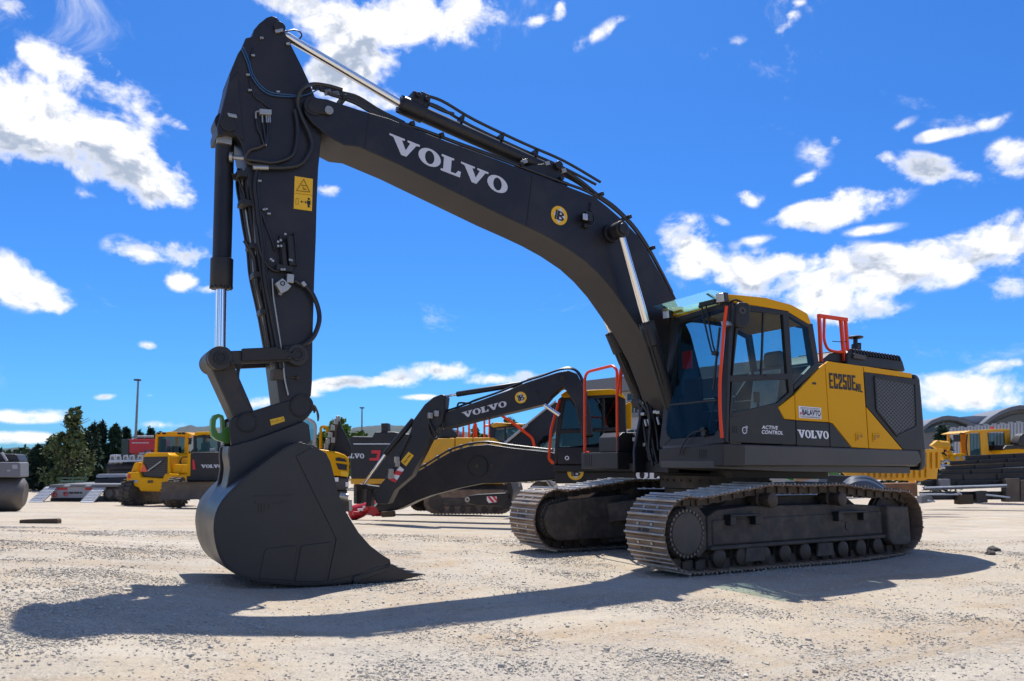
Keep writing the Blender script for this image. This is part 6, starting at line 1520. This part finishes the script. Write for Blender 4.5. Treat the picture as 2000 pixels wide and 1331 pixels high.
# low hedge mass closing the yard under the conifers
def hedge(px0, px1, ytop, d, lab):
    rnd = random.Random(5); vs = []; fs = []
    for i in range(5200):
        px = rnd.uniform(px0, px1); b = gbase(px, d+rnd.uniform(-1, 1.5)); hgt = (at(px, ytop, d).z-b.z)*(.75+.35*noise.noise(Vector((px*.06, 0, 1))))
        p = b+Z*rnd.uniform(0, 1)*hgt; a = Vector((rnd.gauss(0, 1), rnd.gauss(0, 1), rnd.gauss(0, 1))).normalized(); b_ = a.orthogonal().normalized(); s_ = .26*rnd.uniform(.6, 1.3); o_ = len(vs)
        vs += [p-a*s_, p+b_*s_*.7, p+a*s_, p-b_*s_*.7]; fs.append([o_, o_+1, o_+2, o_+3])
    mb = MB(); mb.add(vs, fs); o = part('undergrowth', mb, M['conifer2'], None, smooth=0); tag(o, lab, 'undergrowth', kind='stuff')
hedge(30, 320, 905, 55, 'dense dark undergrowth below the conifer row at the left')
# ---------------------------------------------------------------- hills
def hill(name, prof, d, m_):
    mb = MB(); vs = []; fs = []; N_ = 90; rows_ = 12
    xs = [prof[0][0]+(prof[-1][0]-prof[0][0])*i/N_ for i in range(N_+1)]
    def yt(x):
        for (a, b), (c, e) in zip(prof, prof[1:]):
            if a <= x <= c: return b+(e-b)*(x-a)/(c-a)
        return prof[-1][1]
    for j in range(rows_+1):
        t_ = j/rows_
        for x in xs:
            dd = d*(.72+.28*t_); zt = at(x, yt(x)+1.2*noise.noise(Vector((x*.25, 0, d)))+.8*noise.noise(Vector((x*.9, 4, d))), d).z
            p = at(x, 900, dd); vs.append(Vector((p.x, p.y, -4+(zt+4)*math.sin(t_*math.pi/2)+ (t_ < .99)*zt*.03*noise.noise(Vector((x*.08, t_*5, 2))))))
    w_ = N_+1
    for j in range(rows_):
        for i in range(N_): fs.append([j*w_+i, j*w_+i+1, (j+1)*w_+i+1, (j+1)*w_+i])
    for x in xs:
        p = at(x, 900, d*1.3); vs.append(Vector((p.x, p.y, -6)))
    o_ = (rows_)*w_
    for i in range(N_): fs.append([o_+i, o_+i+1, (rows_+1)*w_+i+1, (rows_+1)*w_+i])
    mb.add(vs, fs); o = part(name, mb, m_, None, smooth=60); o['kind'] = 'structure'; return o
M['hill'] = mat('hazy_hillside', (.040, .058, .060), .95, 0, .45, .03, dirt=(.09, .10, .075), dirt_amt=.55, dscale=.02)  # bluish tinge of distance haze put into the forest colour
hill('hills', [(240, 872), (290, 858), (325, 846), (345, 835), (362, 831.5), (382, 834), (405, 833), (430, 836), (470, 846), (540, 856), (620, 862)], 900, M['hill'])
hill('hills', [(600, 870), (660, 850), (690, 836), (720, 832), (750, 831), (790, 833), (830, 838), (880, 842), (960, 850), (1100, 858), (1250, 872)], 1000, M['hill'])
hill('hills', [(-300, 872), (-100, 868), (0, 878), (30, 874), (60, 877), (140, 885), (260, 890)], 1300, M['hill'])

# distant low woodland closing the horizon beyond the yard
def woodland(lab):
    rnd = random.Random(9); vs = []; fs = []
    for i in range(15000):
        px = rnd.uniform(-900, 2900); d = rnd.uniform(96, 112); q = CAM+FH*d+RT*((px-1000)/F*d); zb = ground_z(q.x, q.y)
        top = 3.4+1.5*noise.noise(Vector((px*.012, 0, 2)))+1.0*noise.noise(Vector((px*.06, 3, 2)))
        p = Vector((q.x, q.y, zb+top*rnd.random()**.8)); a = Vector((rnd.gauss(0, 1), rnd.gauss(0, 1), rnd.gauss(0, 1))).normalized(); b_ = a.orthogonal().normalized(); s_ = .55*rnd.uniform(.6, 1.3); o_ = len(vs)
        vs += [p-a*s_, p+b_*s_*.7, p+a*s_, p-b_*s_*.7]; fs.append([o_, o_+1, o_+2, o_+3])
    mb = MB(); mb.add(vs, fs); o = part('far_woodland', mb, M['conifer'], None, smooth=0); tag(o, lab, 'woodland', kind='stuff')
woodland('low distant woodland closing the horizon behind the parked machines')
# ================================================================== ground
mb = MB(); NA = 260; radii = [.25]
while radii[-1] < 3500: radii.append(radii[-1]*1.075+.02)
vs = []
for r in radii:
    for i in range(NA):
        a = 2*math.pi*i/NA; x = CAM.x+r*math.cos(a); y = CAM.y+r*math.sin(a); vs.append(Vector((x, y, ground_z(x, y))))
fs = [[j*NA+i, j*NA+(i+1) % NA, (j+1)*NA+(i+1) % NA, (j+1)*NA+i] for j in range(len(radii)-1) for i in range(NA)]
fs.append(list(range(NA)))
mb.add(vs, fs)
def ground_mat():
    m = bpy.data.materials.new('gravel_yard'); N, L = nodes_of(m); b = N['Principled BSDF']; b.inputs['Roughness'].default_value = .95; b.inputs['Specular IOR Level'].default_value = .15
    tc = N.new('ShaderNodeTexCoord')
    def nz(s, d=6, r=.6, w=0):
        n = N.new('ShaderNodeTexNoise'); n.inputs['Scale'].default_value = s; n.inputs['Detail'].default_value = d; n.inputs['Roughness'].default_value = r; n.inputs['Distortion'].default_value = w
        L.new(tc.outputs['Object'], n.inputs['Vector']); return n.outputs['Fac']
    def rng(v, a, b_, c=0, d=1):
        n = N.new('ShaderNodeMapRange'); n.inputs['From Min'].default_value = a; n.inputs['From Max'].default_value = b_; n.inputs['To Min'].default_value = c; n.inputs['To Max'].default_value = d; L.new(v, n.inputs['Value']); return n.outputs['Result']
    def mix(f, a, c):
        n = N.new('ShaderNodeMix'); n.data_type = 'RGBA'
        for k, q in (('A', a), ('B', c)):
            if isinstance(q, tuple): n.inputs[k].default_value = (*q, 1)
            else: L.new(q, n.inputs[k])
        if isinstance(f, float): n.inputs['Factor'].default_value = f
        else: L.new(f, n.inputs['Factor'])
        return n.outputs['Result']
    def mul(a, c):
        n = N.new('ShaderNodeMath'); n.operation = 'MULTIPLY'
        L.new(a, n.inputs[0])
        if isinstance(c, float): n.inputs[1].default_value = c
        else: L.new(c, n.inputs[1])
        return n.outputs[0]
    base = mix(rng(nz(.42, 7, .62, .4), .38, .62), (.50, .415, .30), (.46, .41, .335))
    base = mix(rng(nz(.7, 8, .7, .6), .48, .63, 0, .78), base, (.41, .285, .165))
    base = mix(rng(nz(1.9, 8, .72), .50, .72, 0, .55), base, (.58, .50, .385))
    # gravel grains
    vo = N.new('ShaderNodeTexVoronoi'); vo.inputs['Scale'].default_value = 46; vo.inputs['Randomness'].default_value = 1; L.new(tc.outputs['Object'], vo.inputs['Vector'])
    sp = N.new('ShaderNodeSeparateColor'); L.new(vo.outputs['Color'], sp.inputs[0])
    grain = mix(sp.outputs[0], (.22, .20, .18), (.60, .555, .49))
    gm = mul(rng(nz(.62, 8, .7, .3), .46, .60), rng(nz(9, 5, .7), .38, .62))
    base = mix(mul(gm, .85), base, grain)
    vo2 = N.new('ShaderNodeTexVoronoi'); vo2.inputs['Scale'].default_value = 17; L.new(tc.outputs['Object'], vo2.inputs['Vector'])
    specks = rng(vo2.outputs['Distance'], .10, .20, 1, 0); base = mix(mul(specks, mul(rng(nz(3.1, 5, .6), .5, .62), .45)), base, (.13, .115, .10))
    # fines: every square hand of the yard is a mix of pale and dark chips
    v3 = N.new('ShaderNodeTexVoronoi'); v3.inputs['Scale'].default_value = 105; L.new(tc.outputs['Object'], v3.inputs['Vector'])
    s3 = N.new('ShaderNodeSeparateColor'); L.new(v3.outputs['Color'], s3.inputs[0])
    base = mix(mul(rng(nz(5, 6, .7), .36, .60), .50), base, mix(s3.outputs[1], (.21, .18, .145), (.64, .58, .49)))
    base = mix(rng(nz(30, 8, .78), .50, .74, 0, .48), base, (.22, .18, .135))
    base = mix(rng(nz(11, 8, .75), .56, .74, 0, .5), base, (.24, .19, .14))
    # wheel lanes: long stretched bands of pressed fines
    mp = N.new('ShaderNodeMapping'); mp.inputs['Rotation'].default_value = (0, 0, R(28)); mp.inputs['Scale'].default_value = (.16, 1.5, 1); L.new(tc.outputs['Object'], mp.inputs['Vector'])
    ln = N.new('ShaderNodeTexNoise'); ln.inputs['Scale'].default_value = 1.0; ln.inputs['Detail'].default_value = 7; ln.inputs['Roughness'].default_value = .66; ln.inputs['Distortion'].default_value = .5; L.new(mp.outputs[0], ln.inputs['Vector'])
    base = mix(rng(ln.outputs['Fac'], .54, .66, 0, .55), base, (.36, .27, .175)); base = mix(rng(ln.outputs['Fac'], .46, .34, 0, .45), base, (.58, .52, .42))
    L.new(base, b.inputs['Base Color'])
    h = N.new('ShaderNodeMath'); h.operation = 'MULTIPLY_ADD'
    L.new(mul(vo.outputs['Distance'], gm), h.inputs[0]); h.inputs[1].default_value = -1.2; L.new(nz(22, 8, .75), h.inputs[2])
    bp = N.new('ShaderNodeBump'); bp.inputs['Strength'].default_value = .8; bp.inputs['Distance'].default_value = .018; L.new(h.outputs[0], bp.inputs['Height'])
    h2 = N.new('ShaderNodeBump'); h2.inputs['Strength'].default_value = .3; h2.inputs['Distance'].default_value = .07; L.new(nz(3.2, 5, .6), h2.inputs['Height']); L.new(h2.outputs[0], bp.inputs['Normal'])
    L.new(bp.outputs[0], b.inputs['Normal'])
    return m
g_ = part('ground', mb, ground_mat(), None, smooth=60); g_['kind'] = 'structure'

# loose stones, in drifts
rnd = random.Random(11); vs = []; fs = []
cube = [(-1, -1, -1), (1, -1, -1), (1, 1, -1), (-1, 1, -1), (-1, -1, 1), (1, -1, 1), (1, 1, 1), (-1, 1, 1)]
cf = [[0, 3, 2, 1], [4, 5, 6, 7], [0, 1, 5, 4], [1, 2, 6, 5], [2, 3, 7, 6], [3, 0, 4, 7]]
cnt = 0; tries = 0
while cnt < 85000 and tries < 800000:
    tries += 1
    d = 2.2+10.5*rnd.random()**1.45; px = rnd.uniform(-250, 2250)
    q = CAM+FH*d+RT*((px-1000)/F*d); x, y = q.x, q.y
    k = noise.noise(Vector((x*.62, y*.62, 4)))+.55*noise.noise(Vector((x*1.9, y*1.9, 7)))
    if rnd.random() > max(.07, min(1, (k+.03)*2.4)): continue
    s_ = (.0024+.0060*rnd.random()**2.6)*(1.0 if rnd.random() > .012 else 2.2); z = ground_z(x, y)+s_*.25
    rot = Matrix.Rotation(rnd.uniform(0, 6.28), 3, 'Z') @ Matrix.Rotation(rnd.uniform(-.5, .5), 3, 'X')
    sc = (s_*rnd.uniform(.8, 1.7), s_*rnd.uniform(.7, 1.2), s_*rnd.uniform(.45, .85)); o_ = len(vs)
    for c in cube:
        v = rot @ Vector((c[0]*sc[0]*rnd.uniform(.55, 1), c[1]*sc[1]*rnd.uniform(.55, 1), c[2]*sc[2]*rnd.uniform(.6, 1))); vs.append((x+v.x, y+v.y, z+v.z))
    fs += [[i+o_ for i in f] for f in cf]; cnt += 1
me = bpy.data.meshes.new('gravel_stones'); me.from_pydata(vs, [], fs)
sm_ = mat('gravel_stone', (.46, .425, .365), .9, 0, .5, 38, .0, 60, (.46, .38, .28), .6, 3, spec=.2); me.materials.append(sm_)
o = bpy.data.objects.new('gravel_stones', me); COL.objects.link(o); o['kind'] = 'stuff'; o['label'] = 'loose grey gravel stones drifted over the sandy yard'
def rock(px, py, s, lab, sd):
    v = ray(px, py); t_ = -CAM.z/v.z; p = CAM+v*t_
    for _ in range(4): t_ = (ground_z(p.x, p.y)-CAM.z)/v.z; p = CAM+v*t_
    bm = bmesh.new(); bmesh.ops.create_icosphere(bm, subdivisions=3, radius=1)
    for q in bm.verts:
        k = 1+.35*noise.noise(q.co*1.3+Vector((sd, 0, 0)))+.16*noise.noise(q.co*3.5+Vector((sd, 3, 0))); q.co = Vector((q.co.x*k*s*1.25, q.co.y*k*s, max(-.5*s, q.co.z*k*s*.62)))+p+Z*s*.25
    me = bpy.data.meshes.new('rock'); bm.to_mesh(me); bm.free(); me.materials.append(M['rockm']); o = bpy.data.objects.new('rock', me); COL.objects.link(o); tag(o, lab, 'rock')
M['rockm'] = mat('dark_rock', (.085, .075, .068), .9, 0, .35, 12, .4, 30)
rock(1940, 1077, .075, 'larger dark rock lying on the gravel behind the tip of the excavator shadow', 1); rock(1935, 1083, .055, 'smaller dark rock just in front of the larger one at the right', 5)

# ================================================================== daylight
SUN = Vector((-.262, -.485, 1.0)).normalized()
sl = bpy.data.lights.new('sun', 'SUN'); sl.energy = 4.6; sl.angle = R(.53); sl.color = (1, .955, .88)
so_ = bpy.data.objects.new('sun', sl); COL.objects.link(so_); so_.rotation_euler = (-SUN).to_track_quat('-Z', 'Y').to_euler(); so_.location = (0, -20, 40)
W = bpy.data.worlds.new('World'); scene.world = W; W.use_nodes = True; N = W.node_tree.nodes; L = W.node_tree.links
bg = N['Background']; bg.inputs['Strength'].default_value = .085
sky = N.new('ShaderNodeTexSky'); sky.sky_type = 'NISHITA'; sky.sun_disc = False; sky.sun_elevation = math.asin(SUN.z); sky.sun_rotation = math.atan2(SUN.x, SUN.y); sky.air_density = 1.0; sky.dust_density = .5; sky.ozone_density = 3.0; sky.altitude = 200
def mth(op, *a, clamp=False):
    n = N.new('ShaderNodeMath'); n.operation = op; n.use_clamp = clamp
    for i, q in enumerate(a):
        if isinstance(q, (int, float)): n.inputs[i].default_value = q
        else: L.new(q, n.inputs[i])
    return n.outputs[0]
tc = N.new('ShaderNodeTexCoord')
def dot(v):
    n = N.new('ShaderNodeVectorMath'); n.operation = 'DOT_PRODUCT'; L.new(tc.outputs['Generated'], n.inputs[0]); n.inputs[1].default_value = v; return n.outputs['Value']
fx, fr_x, fz = dot(FH), dot(RT), dot(Z)
az = mth('ARCTAN2', fr_x, fx); el = mth('ARCSINE', fz)
cmb = N.new('ShaderNodeCombineXYZ'); L.new(az, cmb.inputs[0]); L.new(el, cmb.inputs[1])
def azel(px, py):
    v = ray(px, py).normalized(); return math.atan2(v.dot(RT), v.dot(FH)), math.asin(v.z)
CL = [ # (px, py, rx, ry, tilt, strength): where each cumulus stood
 (1180, 60, 90, 14, -30, 0.35), (1420, 90, 60, 12, -20, 0.3), (1480, 470, 60, 10, -10, 0.4), (1290, 610, 30, 8, 0, 0.3), (1750, 250, 40, 10, -25, 0.4), (1935, 240, 60, 14, -20, 0.45), (1560, 420, 60, 18, -10, 0.5),
 (1860, 340, 60, 12, 8, 0.5), (1700, 450, 60, 10, -8, 0.45), (730, 745, 40, 8, -5, 0.4), (590, 770, 40, 8, 0, 0.45), (160, 380, 40, 12, 10, 0.3), (220, 130, 70, 16, 40, 0.5), (40, 215, 120, 75, 10, 1),
 (150, 262, 130, 70, 20, 1), (255, 325, 115, 55, 22, 1), (300, 370, 70, 34, 12, 0.9), (20, 285, 80, 50, 10, 0.8), (150, 140, 115, 32, 27, 0.8), (270, 205, 70, 30, 38, 0.75), (85, 118, 60, 20, 30, 0.6),
 (345, 243, 25, 12, 25, 0.7), (20, 12, 45, 22, 25, 0.6), (262, 487, 52, 24, 8, 0.85), (360, 498, 58, 22, 12, 0.85), (352, 548, 34, 20, 10, 0.75), (60, 560, 100, 42, 14, 0.85), (8, 525, 50, 34, 5, 0.8),
 (105, 592, 60, 16, 12, 0.6), (205, 776, 26, 8, 0, 0.7), (60, 812, 85, 14, 0, 0.75), (25, 855, 90, 12, 0, 0.6), (292, 772, 28, 8, 0, 0.6), (320, 831, 40, 9, 0, 0.5), (640, 30, 85, 45, 15, 0.9),
 (715, 70, 85, 70, -20, 1), (690, 150, 75, 60, -15, 0.95), (645, 150, 45, 30, 0, 0.7), (805, 40, 60, 55, 5, 0.9), (905, 30, 70, 52, 5, 0.95), (745, 200, 40, 22, 0, 0.8), (530, 2, 50, 18, 10, 0.7),
 (1050, 42, 32, 14, -10, 0.8), (1092, 18, 13, 28, 12, 0.75), (1560, 5, 28, 10, 0, 0.75), (640, 372, 26, 12, 8, 0.75), (670, 750, 65, 13, -4, 0.9), (785, 740, 42, 16, 0, 0.85), (855, 724, 85, 16, -2, 0.95),
 (985, 740, 62, 13, -4, 0.85), (820, 776, 34, 6, 0, 0.6), (500, 790, 70, 12, -4, 0.7), (1010, 765, 90, 10, -5, 0.5), (1340, 478, 56, 50, 0, 0.9), (1372, 512, 40, 26, -25, 0.8), (1330, 525, 30, 26, 0, 0.7),
 (1650, 402, 115, 30, -14, 0.95), (1590, 430, 55, 26, -5, 0.85), (1795, 327, 95, 26, 8, 0.95), (1715, 305, 24, 14, 0, 0.75), (1845, 260, 66, 12, -14, 0.75), (1975, 308, 44, 34, 10, 0.85), (1578, 350, 32, 11, -18, 0.6),
 (1470, 388, 36, 16, 15, 0.65), (1520, 535, 125, 40, 4, 0.95), (1640, 530, 125, 45, -4, 1), (1790, 520, 140, 42, -6, 1), (1890, 490, 90, 34, -10, 0.95), (1965, 470, 60, 50, -10, 0.9), (1650, 592, 110, 44, 10, 0.9),
 (1975, 565, 52, 22, 0, 0.85), (1480, 560, 90, 30, 10, 0.8), (1890, 752, 150, 26, -2, 0.62), (1960, 712, 60, 12, -8, 0.55), (1860, 785, 110, 18, 0, 0.5), (1960, 780, 90, 22, 0, 0.5), (1592, 300, 34, 30, 20, .4), (1550, 28, 16, 12, 0, .6), (1530, 50, 24, 14, -25, .65), (1630, 270, 14, 12, 30, .55), (1403, 430, 20, 9, 20, .5), (408, 567, 20, 9, 0, .5),
 (205, 776, 26, 8, 0, 0.7), (287, 675, 22, 9, 5, 0.7),
]
acc = None; chain = cmb.outputs[0]
for ci, (px, py, rx, ry, tl, st) in enumerate(CL):
    if ci and ci % 12 == 0:            # keeps the node evaluation sequential, batch by batch
        ch = N.new('ShaderNodeVectorMath'); ch.operation = 'MULTIPLY_ADD'; L.new(acc, ch.inputs[0]); ch.inputs[1].default_value = (1e-7, 1e-7, 1e-7); L.new(cmb.outputs[0], ch.inputs[2]); chain = ch.outputs[0]
    c = azel(px, py); e1 = azel(px+rx*math.cos(R(tl)), py+rx*math.sin(R(tl))); e2 = azel(px-ry*math.sin(R(tl)), py+ry*math.cos(R(tl)))
    ax = (e1[0]-c[0], e1[1]-c[1]); bx_ = (e2[0]-c[0], e2[1]-c[1]); la = math.hypot(*ax); lb = math.hypot(*bx_)
    mp = N.new('ShaderNodeMapping'); mp.vector_type = 'TEXTURE'; mp.inputs['Location'].default_value = (c[0], c[1], 0); mp.inputs['Rotation'].default_value = (0, 0, math.atan2(ax[1], ax[0])); mp.inputs['Scale'].default_value = (la*1.42, lb*1.42, 1)
    L.new(chain, mp.inputs['Vector'])
    ln = N.new('ShaderNodeVectorMath'); ln.operation = 'LENGTH'; L.new(mp.outputs[0], ln.inputs[0])
    v = mth('MULTIPLY', mth('SUBTRACT', 1.0, ln.outputs['Value'], clamp=True), st)
    acc = v if acc is None else mth('SUBTRACT', mth('ADD', acc, v), mth('MULTIPLY', acc, v))
def wn(scale, detail, rough, sx=1.0, off=0, dist=0):
    mp = N.new('ShaderNodeMapping'); mp.inputs['Scale'].default_value = (scale*sx, scale, 1); mp.inputs['Location'].default_value = (off, off, off); L.new(cmb.outputs[0], mp.inputs['Vector'])
    n = N.new('ShaderNodeTexNoise'); n.inputs['Scale'].default_value = 1; n.inputs['Detail'].default_value = detail; n.inputs['Roughness'].default_value = rough; n.inputs['Distortion'].default_value = dist; L.new(mp.outputs[0], n.inputs['Vector']); return n.outputs['Fac']
n1 = wn(15, 11, .60, .8, 3, .35); n1u = wn(15, 5, .60, .8, 3, .35)
def wno(scale, detail, rough, sx, off, du, dv, dist):
    mp = N.new('ShaderNodeMapping'); mp.inputs['Scale'].default_value = (scale*sx, scale, 1); mp.inputs['Location'].default_value = (off+du*scale*sx, off+dv*scale, off); L.new(cmb.outputs[0], mp.inputs['Vector'])
    n = N.new('ShaderNodeTexNoise'); n.inputs['Scale'].default_value = 1; n.inputs['Detail'].default_value = detail; n.inputs['Roughness'].default_value = rough; n.inputs['Distortion'].default_value = dist; L.new(mp.outputs[0], n.inputs['Vector']); return n.outputs['Fac']
n1v = wno(15, 5, .60, .8, 3, .004, .022, .35)
n2 = wn(5.5, 4, .5, .8, 8)
n3 = wn(48, 8, .62, .7, 1, .3); n5 = wn(7.5, 9, .66, .55, 5, .8)
s = mth('ADD', acc, mth('MULTIPLY', mth('SUBTRACT', n1, .53), 2.6)); s = mth('ADD', s, mth('MULTIPLY', mth('SUBTRACT', n3, .5), 1.15))
mr = N.new('ShaderNodeMapRange'); mr.interpolation_type = 'SMOOTHSTEP'; mr.inputs['From Min'].default_value = .02; mr.inputs['From Max'].default_value = .66; L.new(s, mr.inputs['Value'])
edge_ = N.new('ShaderNodeMapRange'); edge_.interpolation_type = 'SMOOTHSTEP'; edge_.inputs['From Min'].default_value = .0; edge_.inputs['From Max'].default_value = .30; L.new(acc, edge_.inputs['Value'])
mask = mth('MULTIPLY', mr.outputs[0], edge_.outputs[0])
veil = N.new('ShaderNodeMapRange'); veil.interpolation_type = 'SMOOTHSTEP'; veil.inputs['From Min'].default_value = .59; veil.inputs['From Max'].default_value = .80; veil.inputs['To Max'].default_value = .6; L.new(n5, veil.inputs['Value'])
mask = mth('MAXIMUM', mask, veil.outputs[0])
# unseen cumulus added over the rest of the sky dome as neutral fill light
n4 = N.new('ShaderNodeTexNoise'); n4.inputs['Scale'].default_value = 2.6; n4.inputs['Detail'].default_value = 9; n4.inputs['Roughness'].default_value = .58; L.new(tc.outputs['Generated'], n4.inputs['Vector'])
m4 = N.new('ShaderNodeMapRange'); m4.interpolation_type = 'SMOOTHSTEP'; m4.inputs['From Min'].default_value = .51; m4.inputs['From Max'].default_value = .61; L.new(n4.outputs['Fac'], m4.inputs['Value'])
g4 = N.new('ShaderNodeMapRange'); g4.interpolation_type = 'SMOOTHSTEP'; g4.inputs['From Min'].default_value = .74; g4.inputs['From Max'].default_value = .60; L.new(dot(FW), g4.inputs['Value'])
mask = mth('MAXIMUM', mask, mth('MULTIPLY', m4.outputs[0], g4.outputs[0]))
# the sun-facing billows are bright, their undersides greyer
shade = None
for px, py, rx, ry, tl in ((150, 318, 130, 34, 20), (40, 285, 100, 30, 10), (300, 385, 60, 16, 12), (1560, 578, 120, 26, 4), (1680, 618, 90, 20, 8), (1810, 548, 110, 20, -6), (1930, 512, 80, 18, -10), (690, 115, 55, 60, 0), (60, 590, 90, 14, 12)):
    c = azel(px, py); e1 = azel(px+rx*math.cos(R(tl)), py+rx*math.sin(R(tl))); e2 = azel(px-ry*math.sin(R(tl)), py+ry*math.cos(R(tl)))
    ax = (e1[0]-c[0], e1[1]-c[1]); mp = N.new('ShaderNodeMapping'); mp.vector_type = 'TEXTURE'; mp.inputs['Location'].default_value = (c[0], c[1], 0); mp.inputs['Rotation'].default_value = (0, 0, math.atan2(ax[1], ax[0])); mp.inputs['Scale'].default_value = (math.hypot(*ax)*1.3, math.hypot(e2[0]-c[0], e2[1]-c[1])*1.3, 1)
    ch = N.new('ShaderNodeVectorMath'); ch.operation = 'MULTIPLY_ADD'; L.new(acc if shade is None else shade, ch.inputs[0]); ch.inputs[1].default_value = (1e-7, 1e-7, 1e-7); L.new(cmb.outputs[0], ch.inputs[2])
    L.new(ch.outputs[0], mp.inputs['Vector']); ln = N.new('ShaderNodeVectorMath'); ln.operation = 'LENGTH'; L.new(mp.outputs[0], ln.inputs[0]); v = mth('SUBTRACT', 1.0, ln.outputs['Value'], clamp=True)
    shade = v if shade is None else mth('MAXIMUM', shade, v)
lit = mth('ADD', mth('ADD', .38, mth('MULTIPLY', shade, .75)), mth('MULTIPLY', mth('SUBTRACT', n1v, n1u), 4.0)); lit = mth('ADD', lit, mth('MULTIPLY', mth('SUBTRACT', n2, .48), 1.9))
core = N.new('ShaderNodeMapRange'); core.interpolation_type = 'SMOOTHSTEP'; core.inputs['From Min'].default_value = .25; core.inputs['From Max'].default_value = .95
L.new(lit, core.inputs['Value'])
deep = N.new('ShaderNodeMapRange'); deep.inputs['From Min'].default_value = .30; deep.inputs['From Max'].default_value = .75; L.new(s, deep.inputs['Value'])
cf_ = mth('MULTIPLY', core.outputs[0], deep.outputs[0])
tint = N.new('ShaderNodeMix'); tint.data_type = 'RGBA'; tint.blend_type = 'MULTIPLY'; tint.inputs['Factor'].default_value = 1; tint.inputs['B'].default_value = SKYTINT; L.new(sky.outputs[0], tint.inputs['A'])
cc = N.new('ShaderNodeMix'); cc.data_type = 'RGBA'; cc.inputs['A'].default_value = (CLOUD, CLOUD, CLOUD*1.02, 1); cc.inputs['B'].default_value = (CLOUD*.40, CLOUD*.47, CLOUD*.60, 1); L.new(cf_, cc.inputs['Factor'])
mx = N.new('ShaderNodeMix'); mx.data_type = 'RGBA'; L.new(mask, mx.inputs['Factor']); L.new(tint.outputs['Result'], mx.inputs['A']); L.new(cc.outputs['Result'], mx.inputs['B']); L.new(mx.outputs['Result'], bg.inputs['Color'])
# ================================================================== camera and output
cd = bpy.data.cameras.new('camera'); co = bpy.data.objects.new('camera', cd); COL.objects.link(co); scene.camera = co
cd.sensor_width = 36; cd.sensor_fit = 'HORIZONTAL'; cd.lens = F/2000*36; cd.clip_end = 6000; cd.clip_start = .05
co.matrix_world = Matrix.Translation(CAM) @ Matrix((R2, U2, -FW)).transposed().to_4x4()
cd.dof.use_dof = True; cd.dof.focus_distance = 8.0; cd.dof.aperture_fstop = 2.8
scene.view_settings.view_transform = 'Standard'; scene.view_settings.look = 'None'; scene.view_settings.gamma = 1; scene.view_settings.exposure = EXPOSURE
scene.cycles.max_bounces = 8; scene.cycles.transparent_max_bounces = 12; scene.cycles.use_denoising = True; scene.cycles.caustics_reflective = False; scene.cycles.caustics_refractive = False
